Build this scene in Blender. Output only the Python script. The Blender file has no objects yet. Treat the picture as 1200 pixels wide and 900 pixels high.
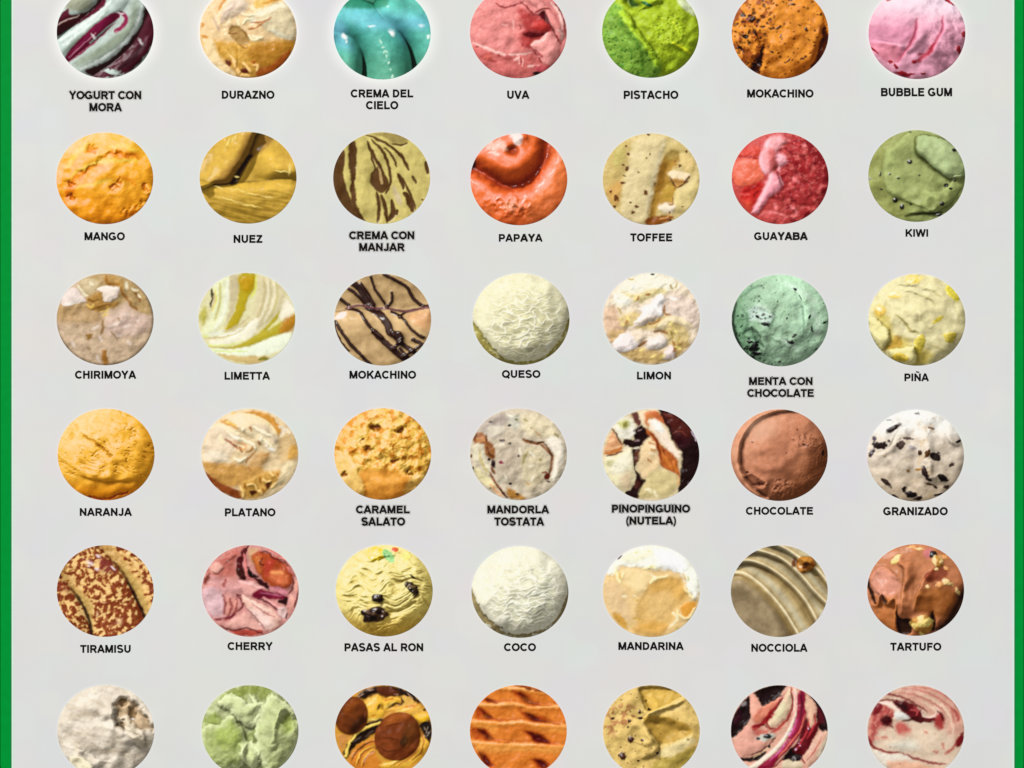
# Ice-cream flavour poster. The thing photographed is itself flat: a printed board with 42 round
# printed photographs, captions and green strips. Each round picture is a thin flat disc of its own;
# its picture content, with the subject's light and shade, is ink (vertex colour made by a small procedural picture generator below).
import bpy, math, random
import numpy as np
from mathutils import Vector
from mathutils.geometry import delaunay_2d_cdt

S = bpy.context.scene
COL = S.collection

# ---------------------------------------------------------------- camera, world, light, exposure
cam_data = bpy.data.cameras.new('camera')
cam_data.sensor_width = 36.0
cam_data.lens = 90.0
cam_data.clip_end = 60.0
cam = bpy.data.objects.new('camera', cam_data)
cam.location = (0, -3.0, 0)
cam.rotation_euler = (math.radians(90), 0, 0)
COL.objects.link(cam)
S.camera = cam

world = bpy.data.worlds.new('World')
S.world = world
world.use_nodes = True
bg = world.node_tree.nodes['Background']
bg.inputs['Color'].default_value = (0.98, 0.99, 1.0, 1)
bg.inputs['Strength'].default_value = 0.26

def area(name, loc, size, power, color):
    ld = bpy.data.lights.new(name, 'AREA')
    ld.shape = 'DISK'
    ld.size = size
    ld.energy = power
    ld.color = color
    o = bpy.data.objects.new(name, ld)
    o.location = loc
    o.rotation_euler = Vector(loc).to_track_quat('Z', 'Y').to_euler()
    COL.objects.link(o)
    return o
area('key_lamp', (-9.0, -34.0, 18.0), 11.0, 16500.0, (1.0, 0.985, 0.96))

S.view_settings.view_transform = 'Standard'
S.view_settings.look = 'None'
S.view_settings.exposure = 0.0
S.view_settings.gamma = 1.0
S.view_settings.use_curve_mapping = False
S.render.film_transparent = False

# ---------------------------------------------------------------- small helpers
MM = 0.001
LIGHT = 1.145        # light falling on the poster, so that ink colours come out as printed
RX, RY = 56.7, 53.6          # half width and half height of every round, mm

def lin(c):
    c = np.asarray(c, dtype=np.float32) / 255.0
    return np.where(c <= 0.04045, c / 12.92, ((c + 0.055) / 1.055) ** 2.4)

def W3(px, py, h=0.0):
    """poster millimetres (x right, y down from the top left corner of the frame), height off the board"""
    return (px * MM - 0.6, -h * MM, 0.45 - py * MM)

def tag(o, label=None, cat=None, group=None, kind=None):
    if label: o['label'] = label
    if cat: o['category'] = cat
    if group: o['group'] = group
    if kind: o['kind'] = kind
    return o

def link(name, me, mat=None, parent=None):
    o = bpy.data.objects.new(name, me)
    if mat and not me.materials: me.materials.append(mat)
    COL.objects.link(o)
    if parent: o.parent = parent
    return o

def np_mesh(name, V, F, normals=None, cols=None, smooth=True):
    """V (n,3) float, F (m,4) or (m,3) int"""
    me = bpy.data.meshes.new(name)
    k = F.shape[1]
    me.vertices.add(len(V)); me.loops.add(F.size); me.polygons.add(len(F))
    me.vertices.foreach_set('co', V.astype(np.float32).ravel())
    me.loops.foreach_set('vertex_index', F.astype(np.int32).ravel())
    me.polygons.foreach_set('loop_start', (np.arange(len(F)) * k).astype(np.int32))
    me.polygons.foreach_set('loop_total', np.full(len(F), k, dtype=np.int32))
    me.polygons.foreach_set('use_smooth', np.full(len(F), smooth, dtype=bool))
    if cols is not None:
        at = me.color_attributes.new('Col', 'FLOAT_COLOR', 'POINT')
        c4 = np.ones((len(V), 4), dtype=np.float32); c4[:, :3] = cols
        at.data.foreach_set('color', c4.ravel())
    me.update(calc_edges=True)
    if normals is not None:
        me.normals_split_custom_set_from_vertices([tuple(n) for n in normals.tolist()])
    return me

# ---------------------------------------------------------------- materials
MATS = {}
def surface(name, rough=0.5, spec=0.5, bump=0.0, bscale=900.0, color=None, vary=0.06, coat=0.0):
    """procedural material; colour from the 'Col' attribute or a fixed colour, broken up by noise"""
    if name in MATS: return MATS[name]
    m = bpy.data.materials.new(name); m.use_nodes = True
    nt = m.node_tree; b = nt.nodes['Principled BSDF']
    tc = nt.nodes.new('ShaderNodeTexCoord')
    nz = nt.nodes.new('ShaderNodeTexNoise')
    nz.inputs['Scale'].default_value = bscale * 0.35
    nz.inputs['Detail'].default_value = 4.0
    nt.links.new(tc.outputs['Object'], nz.inputs['Vector'])
    mr = nt.nodes.new('ShaderNodeMapRange')
    mr.inputs['From Min'].default_value = 0.3; mr.inputs['From Max'].default_value = 0.7
    mr.inputs['To Min'].default_value = 1.0 - vary; mr.inputs['To Max'].default_value = 1.0 + vary
    nt.links.new(nz.outputs['Fac'], mr.inputs['Value'])
    vm = nt.nodes.new('ShaderNodeVectorMath'); vm.operation = 'SCALE'
    if color is None:
        at = nt.nodes.new('ShaderNodeAttribute'); at.attribute_name = 'Col'
        nt.links.new(at.outputs['Color'], vm.inputs[0])
    else:
        vm.inputs[0].default_value = tuple(float(v) / LIGHT for v in lin(color))
    nt.links.new(mr.outputs['Result'], vm.inputs['Scale'])
    nt.links.new(vm.outputs['Vector'], b.inputs['Base Color'])
    b.inputs['Roughness'].default_value = rough
    b.inputs['Specular IOR Level'].default_value = spec
    b.inputs['Coat Weight'].default_value = coat
    b.inputs['Coat Roughness'].default_value = 0.15
    if bump > 0:
        n2 = nt.nodes.new('ShaderNodeTexNoise'); n2.inputs['Scale'].default_value = bscale
        n2.inputs['Detail'].default_value = 3.0
        nt.links.new(tc.outputs['Object'], n2.inputs['Vector'])
        bp = nt.nodes.new('ShaderNodeBump'); bp.inputs['Strength'].default_value = bump
        bp.inputs['Distance'].default_value = 0.0008
        nt.links.new(n2.outputs['Fac'], bp.inputs['Height'])
        nt.links.new(bp.outputs['Normal'], b.inputs['Normal'])
    MATS[name] = m
    return m

# ---------------------------------------------------------------- noise toolkit (numpy)
_rng = np.random.RandomState(7)
PERM = _rng.permutation(256).astype(np.int32)
PERM = np.concatenate([PERM, PERM])
GA = _rng.rand(256).astype(np.float32) * 2 * np.pi
GX, GY = np.cos(GA), np.sin(GA)
RV = _rng.rand(256, 3).astype(np.float32)

def _h(ix, iy, seed):
    return PERM[(PERM[(ix + seed * 17) & 255] + iy + seed * 31) & 255]

def perlin(x, y, seed=0):
    ix = np.floor(x).astype(np.int32); iy = np.floor(y).astype(np.int32)
    fx = x - ix; fy = y - iy
    u = fx * fx * fx * (fx * (fx * 6 - 15) + 10); v = fy * fy * fy * (fy * (fy * 6 - 15) + 10)
    def g(dx, dy):
        k = _h(ix + dx, iy + dy, seed)
        return GX[k] * (fx - dx) + GY[k] * (fy - dy)
    a = g(0, 0) * (1 - u) + g(1, 0) * u
    b = g(0, 1) * (1 - u) + g(1, 1) * u
    return (a * (1 - v) + b * v) * 1.5

def sm(a, b, x):
    t = np.clip((x - a) / (b - a), 0, 1)
    return t * t * (3 - 2 * t)

def mix(a, b, t):
    return a + (b - a) * t

NG = 150                      # mesh cells per side of each round picture
_u = np.linspace(-1, 1, NG + 1, dtype=np.float32)
U, Vv = np.meshgrid(_u, _u)
GXX = U * np.sqrt(1 - Vv * Vv / 2)
GYY = Vv * np.sqrt(1 - U * U / 2)
NC = 190                      # picture generator grid
EXT = 1.06
_c = np.linspace(-EXT, EXT, NC, dtype=np.float32)
CXX, CYY = np.meshgrid(_c, _c)
CR = np.sqrt(CXX ** 2 + CYY ** 2)
_fx = np.fft.fftfreq(NC + 60)[None, :]; _fy = np.fft.fftfreq(NC + 60)[:, None]

def blur(A, sig):
    """gaussian blur, sigma in radii"""
    k = sig / (2 * EXT / (NC - 1))
    P = np.pad(A, 30, mode='edge')
    F = np.fft.fft2(P) * np.exp(-2 * (np.pi * k) ** 2 * (_fx ** 2 + _fy ** 2))
    return np.fft.ifft2(F).real[30:-30, 30:-30].astype(np.float32)

def sample(A, x, y):
    """bilinear lookup of a picture grid at local coordinates"""
    u = np.clip((x + EXT) / (2 * EXT) * (NC - 1), 0, NC - 1.001); v = np.clip((y + EXT) / (2 * EXT) * (NC - 1), 0, NC - 1.001)
    i = u.astype(int); j = v.astype(int); a = u - i; b = v - j
    if A.ndim == 3: a = a[..., None]; b = b[..., None]
    return (A[j, i] * (1 - a) + A[j, i + 1] * a) * (1 - b) + (A[j + 1, i] * (1 - a) + A[j + 1, i + 1] * a) * b

def catmull(P, closed=False, sub=5):
    P = np.asarray(P, dtype=np.float32); n = len(P)
    out = []
    rng = range(n) if closed else range(n - 1)
    for i in rng:
        if closed: p0, p1, p2, p3 = P[i - 1], P[i], P[(i + 1) % n], P[(i + 2) % n]
        else: p0, p1, p2, p3 = P[max(i - 1, 0)], P[i], P[i + 1], P[min(i + 2, n - 1)]
        for k in range(sub):
            t = k / sub
            out.append(0.5 * ((2 * p1) + (-p0 + p2) * t + (2 * p0 - 5 * p1 + 4 * p2 - p3) * t * t + (-p0 + 3 * p1 - 3 * p2 + p3) * t ** 3))
    if not closed: out.append(P[-1])
    return np.array(out, dtype=np.float32)

class Round:
    """one round of ice cream: height field H (in radii), colour C, parts and loose pieces"""
    def __init__(s, cx, cy, view, base, seed):
        s.cx, s.cy = cx, cy
        s.view = view; s.seed = seed
        s.X, s.Y = CXX.copy(), CYY.copy(); s.R = CR
        s.H = np.zeros_like(CXX)
        s.C = np.empty(CXX.shape + (3,), dtype=np.float32); s.C[:] = tone(base)
        s.parts = []; s.extra = []
        s.gloss = 'matte'; s.dome = 0.0; s.lump = 1.0; s.mott = 1.0; s.nz = .42; s.light = (-.50, .72, .80); s.amb = .30; s.spec = 1.0; s.sat = .28; s.ao = 1.0; s.expo = 1.02; s.con = 1.15; s.hi = []; s.late = None; s.sharp = .2; s.cblur = 0; s.tex = .3; s.chroma = 1.0; s.gam = 1.18
    # traced points (pixels of the enlarged view) to local coordinates
    def q(s, pts):
        x0, y0, sc = s.view
        P = np.asarray(pts, dtype=np.float32)
        return np.stack([((P[:, 0] / sc + x0) - s.cx) / RX, -((P[:, 1] / sc + y0) - s.cy) / RY], 1)
    def w(s, px): return px / s.view[2] / 55.0
    def fb(s, f, oct=4, sd=0, sx=1.0, sy=1.0, rot=0.0, wp=0.0, gain=0.5):
        X, Y = s.X, s.Y
        if wp:
            wx = perlin(X * 2.3 + 9.1, Y * 2.3, s.seed + sd + 5); wy = perlin(X * 2.3, Y * 2.3 + 7.7, s.seed + sd + 6)
            X = X + wp * wx; Y = Y + wp * wy
        c, n = math.cos(rot), math.sin(rot)
        x = (c * X + n * Y) * f * sx; y = (-n * X + c * Y) * f * sy
        o = 0; a = 1.0; t = 0
        for k in range(oct):
            o = o + a * perlin(x + 13.7 * k + s.seed, y - 7.3 * k, s.seed + sd + k); t += a
            x = x * 2.03; y = y * 2.03; a *= gain
        return o / t * 1.4
    def rg(s, f, **k):
        """ridged noise, 1 on the ridges"""
        return 1 - np.abs(s.fb(f, **k)) * 2.0
    def wor(s, f, sd=0, sx=1.0, sy=1.0, rot=0.0, wp=0.0):
        X, Y = s.X, s.Y
        if wp:
            X = X + wp * s.fb(3, 2, sd + 3); Y = Y + wp * s.fb(3, 2, sd + 4)
        c, n = math.cos(rot), math.sin(rot)
        x = (c * X + n * Y) * f * sx; y = (-n * X + c * Y) * f * sy
        ix = np.floor(x).astype(np.int32); iy = np.floor(y).astype(np.int32)
        d1 = np.full(x.shape, 9.0, np.float32); d2 = d1.copy(); cid = np.zeros(x.shape, np.float32)
        for a in (-1, 0, 1):
            for b in (-1, 0, 1):
                k = _h(ix + a, iy + b, s.seed + sd)
                d = np.hypot(ix + a + RV[k, 0] - x, iy + b + RV[k, 1] - y)
                n1 = d < d1
                d2 = np.where(n1, d1, np.minimum(d2, d)); cid = np.where(n1, RV[k, 2], cid); d1 = np.where(n1, d, d1)
        return d1, d2, cid
    def crv(s, pts, closed=False, wp=0.0, wf=5.0):
        P = catmull(s.q(pts), closed)
        if closed: P = np.vstack([P, P[:1]])
        X, Y = s.X, s.Y
        if wp:
            X = X + wp * s.fb(wf, 3, 41); Y = Y + wp * s.fb(wf, 3, 47)
        A, B = P[:-1], P[1:]
        x = X.ravel()[None]; y = Y.ravel()[None]
        ax, ay = A[:, :1], A[:, 1:]; dx, dy = (B - A)[:, :1], (B - A)[:, 1:]
        L = np.maximum(dx * dx + dy * dy, 1e-9)
        t = np.clip(((x - ax) * dx + (y - ay) * dy) / L, 0, 1)
        ex = x - ax - t * dx; ey = y - ay - t * dy
        d = ex * ex + ey * ey
        i = d.argmin(0); j = np.arange(d.shape[1])
        dist = np.sqrt(d[i, j]); cr = (dx[i, 0] * ey[i, j] - dy[i, 0] * ex[i, j])
        tt = (i + t[i, j]) / len(A)
        sh = s.X.shape
        if closed:
            ins = np.zeros(x.shape[1], bool)
            for k in range(len(A)):
                y0, y1 = A[k, 1], B[k, 1]
                c = ((y0 > y[0]) != (y1 > y[0]))
                if y1 != y0:
                    c &= x[0] < (B[k, 0] - A[k, 0]) * (y[0] - y0) / (y1 - y0) + A[k, 0]
                ins ^= c
            return dist.reshape(sh), np.where(ins, dist, -dist).reshape(sh), tt.reshape(sh)
        return dist.reshape(sh), (dist * np.sign(cr)).reshape(sh), tt.reshape(sh)
    def reg(s, pts, soft=6, wp=0.02, wf=6.0):
        """mask of a traced patch and its signed distance (+ inside)"""
        _, sd, _ = s.crv(pts, True, wp, wf)
        e = s.w(soft)
        return sm(-e, e, sd), sd
    def ln(s, pts, w, soft=4, wp=0.015, taper=False, wf=6.0):
        d, _, t = s.crv(pts, False, wp, wf)
        ww = s.w(w)
        if taper: ww = ww * (0.15 + 0.85 * np.sqrt(np.clip(4 * t * (1 - t), 0, 1)))
        e = s.w(soft)
        return 1 - sm(ww - e, ww + e, d)
    def paint(s, m, c, k=1.0):
        s.C = mix(s.C, tone(c), (np.clip(m, 0, 1) * k)[..., None])
    def part(s, m, name, gloss=None, label=None):
        s.parts.append((m, name, gloss or s.gloss, label))
    def syr(s, m, c, name='syrup', h=0.0, gloss='syrup', label=None):
        s.paint(m, c); s.H += h * m; s.part(m, name, gloss, label)
    def ledge(s, pts, amp, fall=40, e=9, wp=0.02, side=1, wf=6.0):
        """raised lip on the left side of the direction of the curve, a drop on its right"""
        d, sd, t = s.crv(pts, False, wp, wf)
        sd = sd * side; e = s.w(e); f = s.w(fall)
        fade = sm(0, 0.3, t) * sm(0, 0.3, 1 - t) * (0.75 + 0.6 * s.fb(3.5, 2, 77)); amp = amp * 1.25
        s.H += amp * fade * np.where(sd > 0, np.exp(-sd / f) * sm(0, e, sd), 0)
        s.H -= amp * 0.45 * fade * np.where(sd <= 0, np.exp(sd / (f * 0.45)), 0) * (1 - sm(0, e, sd))
    def ridge(s, pts, amp, w=8, wp=0.015, wf=6.0):
        d, _, t = s.crv(pts, False, wp, wf)
        s.H += amp * np.exp(-(d / s.w(w)) ** 2) * sm(0, 0.1, t + 0.03) * sm(0, 0.1, 1.03 - t)
    def rope(s, pts, w, amp=1.0, base=0.0, wp=0.0):
        """rounded rope of soft ice; returns its height to be combined with max"""
        d, _, t = s.crv(pts, False, wp)
        ww = s.w(w)
        return base + amp * ww * np.sqrt(np.clip(1 - (d / ww) ** 2, 0, 1)) - np.where(d > ww, 0.6, 0)
    def sheet(s, pts, amp, e=5, wp=0.02, wf=6.0):
        m, sd = s.reg(pts, e, wp, wf)
        s.H += amp * m
        return m, sd
    def hole(s, x, y, a, b, depth, rot=0, wp=0.08):
        """dent with a soft edge"""
        m = s.spot(x, y, a, b, rot, 0.5, wp)
        s.H -= depth * m
        return m
    def spot(s, x, y, a, b=None, rot=0, soft=0.25, wp=0.0):
        P = s.q([(x, y)])[0]; b = b or a
        X, Y = s.X - P[0], s.Y - P[1]
        if wp: X = X + wp * s.fb(7, 3, 61); Y = Y + wp * s.fb(7, 3, 67)
        c, n = math.cos(math.radians(rot)), math.sin(math.radians(rot))
        u = (c * X - n * Y) / s.w(a); v = (n * X + c * Y) / s.w(b)
        return 1 - sm(1 - soft, 1 + soft, np.hypot(u, v))
    def specks(s, n, c, size=2.5, sd=0, region=None, k=0.9, amp=0.0):
        r = np.random.RandomState(s.seed * 7 + sd)
        m = np.zeros_like(s.H); tries = 0
        while n > 0 and tries < 4000:
            tries += 1
            x, y = r.rand(2) * 2 - 1
            if x * x + y * y > 0.95: continue
            if region is not None:
                i = np.argmin((s.X - x) ** 2 + (s.Y - y) ** 2)
                if r.rand() > region.ravel()[i]: continue
            a = s.w(size) * 1.5 * (0.5 + r.rand()); e = 0.5 + r.rand() * 0.5; ro = r.rand() * 3.1
            dx, dy = s.X - x, s.Y - y
            u = (math.cos(ro) * dx + math.sin(ro) * dy) / a; v = (-math.sin(ro) * dx + math.cos(ro) * dy) / (a * e)
            m = np.maximum(m, (1 - sm(0.6, 1.3, np.hypot(u, v))) * (0.6 + 0.4 * r.rand())); n -= 1
        s.paint(m, c, k); s.H += amp * m
        return m
    def piece(s, name, x, y, a, b, rot, color, h=0.6, gloss='matte', label=None, flat=False, rough=0.25, lift=0.25, color2=None):
        s.extra.append(dict(name=name, x=x, y=y, a=a, b=b, rot=rot, color=color, h=h, gloss=gloss, label=label, flat=flat, rough=rough, lift=lift, color2=color2))

    def st(s, strokes, c, k=.8, soft=7, wp=.03):
        """several tapered streaks of one ink"""
        m = np.zeros_like(s.H)
        for pts, w in strokes: m = np.maximum(m, s.ln(pts, w, soft, wp, True))
        s.paint(m, c, k); return m
    def P(s, c, pts, soft=12, k=1.0, wp=.03, h=.018, wf=8.0):
        """a patch of one printed colour"""
        m, sd = s.reg(pts, soft * 1.15, wp, wf); s.paint(m, c, k); s.H += 1.5 * h * m * (1 - .7 * np.exp(-np.maximum(sd, 0) / .10))
        return m
    def L(s, c, w, soft, *curves, k=.9, h=0.0, wp=.02, taper=True):
        """streaks of one printed colour"""
        m = np.zeros_like(s.H)
        for pts in curves: m = np.maximum(m, s.ln(pts, w * .95, soft * 1.1, wp, taper, 9.0))
        s.paint(m, c, k); s.H += h * m
        return m
    def painted(s, con=.7, amb=.4, ao=.9, lump=.5, mott=.5, nz=.4):
        s.cblur = .005; s.tex = .5; nz = .4; lump = .5; con = con * 1.1; ao = .9
        s.con, s.amb, s.ao, s.lump, s.mott, s.nz, s.expo = con, amb, ao, lump, mott, nz, 1.06
    def glint(s, *spots, c=(255, 255, 252), k=.9):
        """soft reflections in the photographed surface: (x, y, a, b, rot)"""
        for x, y, a, b, r in spots: s.hi.append((s.spot(x, y, a, b, r, .75, .03), c, k))
    def stamp(s, e):
        """a loose piece in the picture: colour, height and its own part mask"""
        P = s.q([(e['x'], e['y'])])[0]; a, b = s.w(e['a']), s.w(e['b'])
        X, Y = s.X - P[0], s.Y - P[1]
        r = math.radians(e['rot']); c, n = math.cos(r), math.sin(r)
        u = (c * X - n * Y) / a; v = (n * X + c * Y) / b
        k = e['rough'] * (1.0 if e['flat'] else .7)
        ox, oy = e['x'] * .37, e['y'] * .53
        f = .9 / max(a, b)
        d = np.hypot(u, v) * (1 + k * (perlin(X * f + ox, Y * f + oy, 3) + .5 * perlin(X * f * 2.6 + ox, Y * f * 2.6, 4)))
        soft = min(.35, .016 / min(a, b))
        m = 1 - sm(1 - soft, 1 + soft, d)
        col = tone(e['color'])[None, None] * np.ones(X.shape + (1,), np.float32)
        if e['color2'] is not None:
            col = mix(col, tone(e['color2']), sm(-.2, .3, perlin(X * f * 1.6 + ox, Y * f * 1.6 + oy, 5))[..., None])
        col = col * (1 + .25 * perlin(X * f * 3 + oy, Y * f * 3 + ox, 8))[..., None]
        s.C = mix(s.C, col, m[..., None])
        hh = min(a, b) * e['h']
        s.H = s.H + hh * np.sqrt(np.clip(1 - np.minimum(d, 1) ** 2, 0, 1)) + .15 * hh * m * perlin(X * f * 4, Y * f * 4 + ox, 6)
        s.parts.append((m, e['name'], e['gloss'], e['label']))
        s.gl = mix(s.gl, {'matte': .12, 'rough': .1, 'satin': .35, 'gloss': .8, 'syrup': 1.0}[e['gloss']], m)

    def picture(s):
        """develop the round picture: relief shading of the photographed subject, as printed"""
        G = {'matte': (.10, 12), 'rough': (.10, 10), 'satin': (.28, 26), 'gloss': (.75, 60), 'syrup': (1.0, 80)}
        s.gl = np.full(s.X.shape, G[s.gloss][0], np.float32)
        for (m, nm, gl, lb) in s.parts: s.gl = mix(s.gl, G[gl][0], m)
        s.H += s.lump * {'gloss': .3, 'satin': .4, 'matte': .8, 'rough': .9}[s.gloss] * (0.05 * s.fb(2.4, 2, 91) + 0.010 * s.fb(6.5, 3, 95, wp=.1))
        mo = 1 + s.mott * (0.16 * s.fb(3.1, 4, 83, wp=.15) + 0.12 * s.fb(9, 3, 87))
        s.C = np.clip(s.C * mo[..., None] ** np.array([.9, 1.0, 1.1], dtype=np.float32), 0.002, 1.0)
        for e in s.extra: s.stamp(e)
        if s.late: s.late()
        if s.cblur: s.C = np.stack([blur(s.C[..., i], s.cblur) for i in range(3)], -1)
        tx = 1 + s.tex * (.10 * s.fb(13, 3, 71, wp=.1) + .10 * s.fb(5.5, 4, 73, wp=.3) + .08 * s.fb(26, 2, 75))
        s.C = np.clip(s.C, .002, 1) * np.clip(tx, .5, 1.5)[..., None]
        g0 = (s.C @ np.array([.3, .6, .1], np.float32))[..., None]; s.C = np.clip(g0 + (s.C - g0) * s.chroma, .002, 1)
        s.H += s.dome * (np.sqrt(np.clip(1.16 - s.R ** 2, 0.02, 2)) - .4)
        grain = {'gloss': .0006, 'satin': .001, 'matte': .002, 'rough': .0045}[s.gloss]
        H = s.H + grain * s.fb(15, 3, 99)
        H = blur(H, .008)
        st = 2 * EXT / (NC - 1)
        g1 = np.gradient(H, st); g2 = np.gradient(blur(H, .045), st)      # soft, translucent stuff: broad forms count more than grain
        gy = s.con * (.48 * g1[0] + 1.15 * g2[0]); gx = s.con * (.48 * g1[1] + 1.15 * g2[1])
        L = np.array(s.light, float); L /= np.linalg.norm(L)
        nn = 1 / np.sqrt(1 + gx ** 2 + gy ** 2)
        ndl = (-gx * L[0] - gy * L[1] + L[2]) * nn
        # cast shadows along the light
        sh = np.zeros_like(H); l2 = L[:2] / np.linalg.norm(L[:2]); tan = L[2] / np.hypot(L[0], L[1])
        for k in range(1, 15):
            dd = .022 * k
            hs = sample(H, s.X + l2[0] * dd, s.Y + l2[1] * dd)
            sh = np.maximum(sh, sm(0.0, .035, hs - H - dd * tan * .9))
        sh = blur(sh, .010)
        cav = np.zeros_like(H)
        for sg, k in ((.03, 8.0), (.09, 3.6), (.22, 1.3)):
            cav += np.clip((blur(H, sg) - H) * k, -.25, 1.0)
        ao = np.clip(1 - s.ao * .55 * np.clip(cav, -.25, 1.3), .12, 1.2)
        key = np.clip((ndl + .12) / (L[2] + .12), 0, 2) * (1 - .8 * sh)
        shade = np.clip((s.amb + (1 - s.amb) * key) * ao, .02, 1.7) * s.expo
        shade = np.where(shade > 1, 1 + .38 * np.tanh((shade - 1) / .38), shade)
        C = s.C.astype(np.float32)
        lum = (C @ np.array([.3, .6, .1], np.float32))[..., None]
        dk = np.clip(1 - shade, 0, 1)[..., None]
        Cs = np.clip(C, .002, 1) ** (1 + s.sat * dk) * (lum ** (-s.sat * dk * .55))
        out = Cs * shade[..., None]
        mx = out.max(-1, keepdims=True); out = mix(out * np.minimum(1, .96 / np.maximum(mx, .96)), .96, np.clip((mx - .96) * .8, 0, .35))
        hv = L + np.array([0, 0, 1.0]); hv /= np.linalg.norm(hv)
        # highlights added into the print colour: a tight lobe plus a wide one
        hgy, hgx = np.gradient(blur(H, .014), st); n2 = 1 / np.sqrt(1 + hgx ** 2 + hgy ** 2)
        ndh = np.clip((-hgx * hv[0] - hgy * hv[1] + hv[2]) * n2, 0, 1)
        ex = G[s.gloss][1] * 2.2
        sp = s.spec * s.gl * (.55 * sm(.25, .9, ndh ** ex) * sm(.06, .25, np.hypot(gx, gy)) + .10 * ndh ** 10 * (1 - sh))
        out = out + sp[..., None] * np.array([1, 1, .98], np.float32) * (1 - .6 * np.clip(out, 0, 1))
        for m, c, k in s.hi: out = mix(out, np.clip(lin(c), 0, 1), (m * k)[..., None])
        # rolled-off highlights like a camera
        out = np.where(out > .85, .85 + .15 * np.tanh((out - .85) / .15), out)
        # print contrast
        v = np.clip(out, .0005, 1) ** (1 / 2.2); lm = (v @ np.array([.3, .6, .1], np.float32))[..., None]
        t = np.where(lm < .66, .66 * (lm / .66) ** s.gam, 1 - .34 * ((1 - lm) / .34) ** (1 + (s.gam - 1) * .6))
        v = np.clip(v * (t / np.maximum(lm, .02)), 0, 1)
        if s.sharp: v = np.clip(v + s.sharp * (v - np.stack([blur(v[..., i].astype(np.float32), .018) for i in range(3)], -1)), 0, 1)
        out = v ** 2.2
        s.out = np.clip(out, .002, .98).astype(np.float32)

    def finish(s, name, label, group):
        s.picture()
        Cf = (sample(s.out, GXX, GYY) / LIGHT).reshape(-1, 3)
        P = np.stack([GXX * RX, np.full_like(GXX, -.35), GYY * RY], -1) * MM
        n1 = NG + 1
        idx = np.arange(n1 * n1).reshape(n1, n1)
        Q = np.stack([idx[:-1, :-1], idx[:-1, 1:], idx[1:, 1:], idx[1:, :-1]], -1).reshape(-1, 4)
        own = np.zeros(len(Q), np.int32)
        for i, (m, nm, gl, lb) in enumerate(s.parts):
            mm = sample(m.astype(np.float32), GXX, GYY)
            mc = (mm[:-1, :-1] + mm[:-1, 1:] + mm[1:, 1:] + mm[1:, :-1]).ravel() / 4
            own[mc > 0.5] = i + 1
        for i in range(1, len(s.parts) + 1):
            if (own == i).sum() < 14: own[own == i] = 0
        root = bpy.data.objects.new(name, None)
        root.empty_display_size = 0.02
        root.location = W3(s.cx, s.cy)
        COL.objects.link(root)
        tag(root, label, 'ice cream', group)
        Pf = P.reshape(-1, 3)
        names = [('ice_cream', s.gloss, None)] + [(nm, gl, lb) for (_, nm, gl, lb) in s.parts]
        for i, (nm, gl, lb) in enumerate(names):
            f = Q[own == i]
            if len(f) < (1 if i == 0 else 14): 
                continue
            used, inv = np.unique(f, return_inverse=True)
            V, C_ = Pf[used], Cf[used]
            Fq = inv.reshape(-1, 4)
            if i == 0:      # the cut edge of the disc
                b = np.concatenate([idx[0, :-1], idx[:-1, -1], idx[-1, :0:-1], idx[:0:-1, 0]])
                top = Pf[b]; bot = top.copy(); bot[:, 1] = 0.0
                o0 = len(V); nb = len(b)
                V = np.vstack([V, top, bot]); C_ = np.vstack([C_, Cf[b], Cf[b]])
                k0 = np.arange(nb); k1 = (k0 + 1) % nb
                Fq = np.vstack([Fq, np.stack([o0 + k1, o0 + k0, o0 + nb + k0, o0 + nb + k1], 1)])
            me = np_mesh(name + '_' + nm, V, Fq, None, C_, smooth=False)
            ob = link(nm, me, surface('printed_picture_ink', .6, .03, 0, 900, vary=.025), root)
            if lb: ob['label'] = lb
        return root


def tone(c):
    return np.clip(lin(c) * 1.0, 0.003, 0.92).astype(np.float32)

# ---------------------------------------------------------------- the 42 rounds
ROUNDS = []
S4 = 3.871
def view(r, c):
    x0 = [50, 50, 370, 370, 690, 690, 1000][c]
    y0 = [0, 145, 310, 470, 630, 790][r]
    return (x0, y0, 6.0 if c == 6 else S4)
CX = [[123.3, 290.8, 447.8, 607.4, 762.3, 914.2, 1074.5],
      [122.8, 290.7, 447.2, 608.0, 763.0, 914.2, 1074.2],
      [123.2, 289.2, 448.5, 610.6, 763.3, 914.1, 1074.5],
      [124.3, 292.8, 448.5, 607.6, 762.8, 913.2, 1072.9],
      [123.4, 293.3, 450.3, 609.3, 763.3, 913.2, 1073.0],
      [124.0, 293.0, 449.3, 607.4, 763.3, 913.2, 1073.2]]
CY = [[38.0, 37.5, 39.3, 38.0, 37.4, 38.6, 38.9],
      [209.0, 208.3, 208.6, 210.2, 210.0, 209.0, 206.2],
      [374.3, 373.4, 374.6, 373.9, 373.7, 375.5, 374.8],
      [532.6, 532.6, 532.0, 532.4, 533.0, 533.3, 533.9],
      [692.5, 692.5, 692.2, 693.7, 692.7, 692.7, 691.3],
      [856.6, 856.6, 856.6, 856.6, 856.6, 856.6, 856.6]]

def rnd(r, c, name, label, base):
    def deco(fn):
        ROUNDS.append((r, c, name, label, base, fn))
        return fn
    return deco

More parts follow.
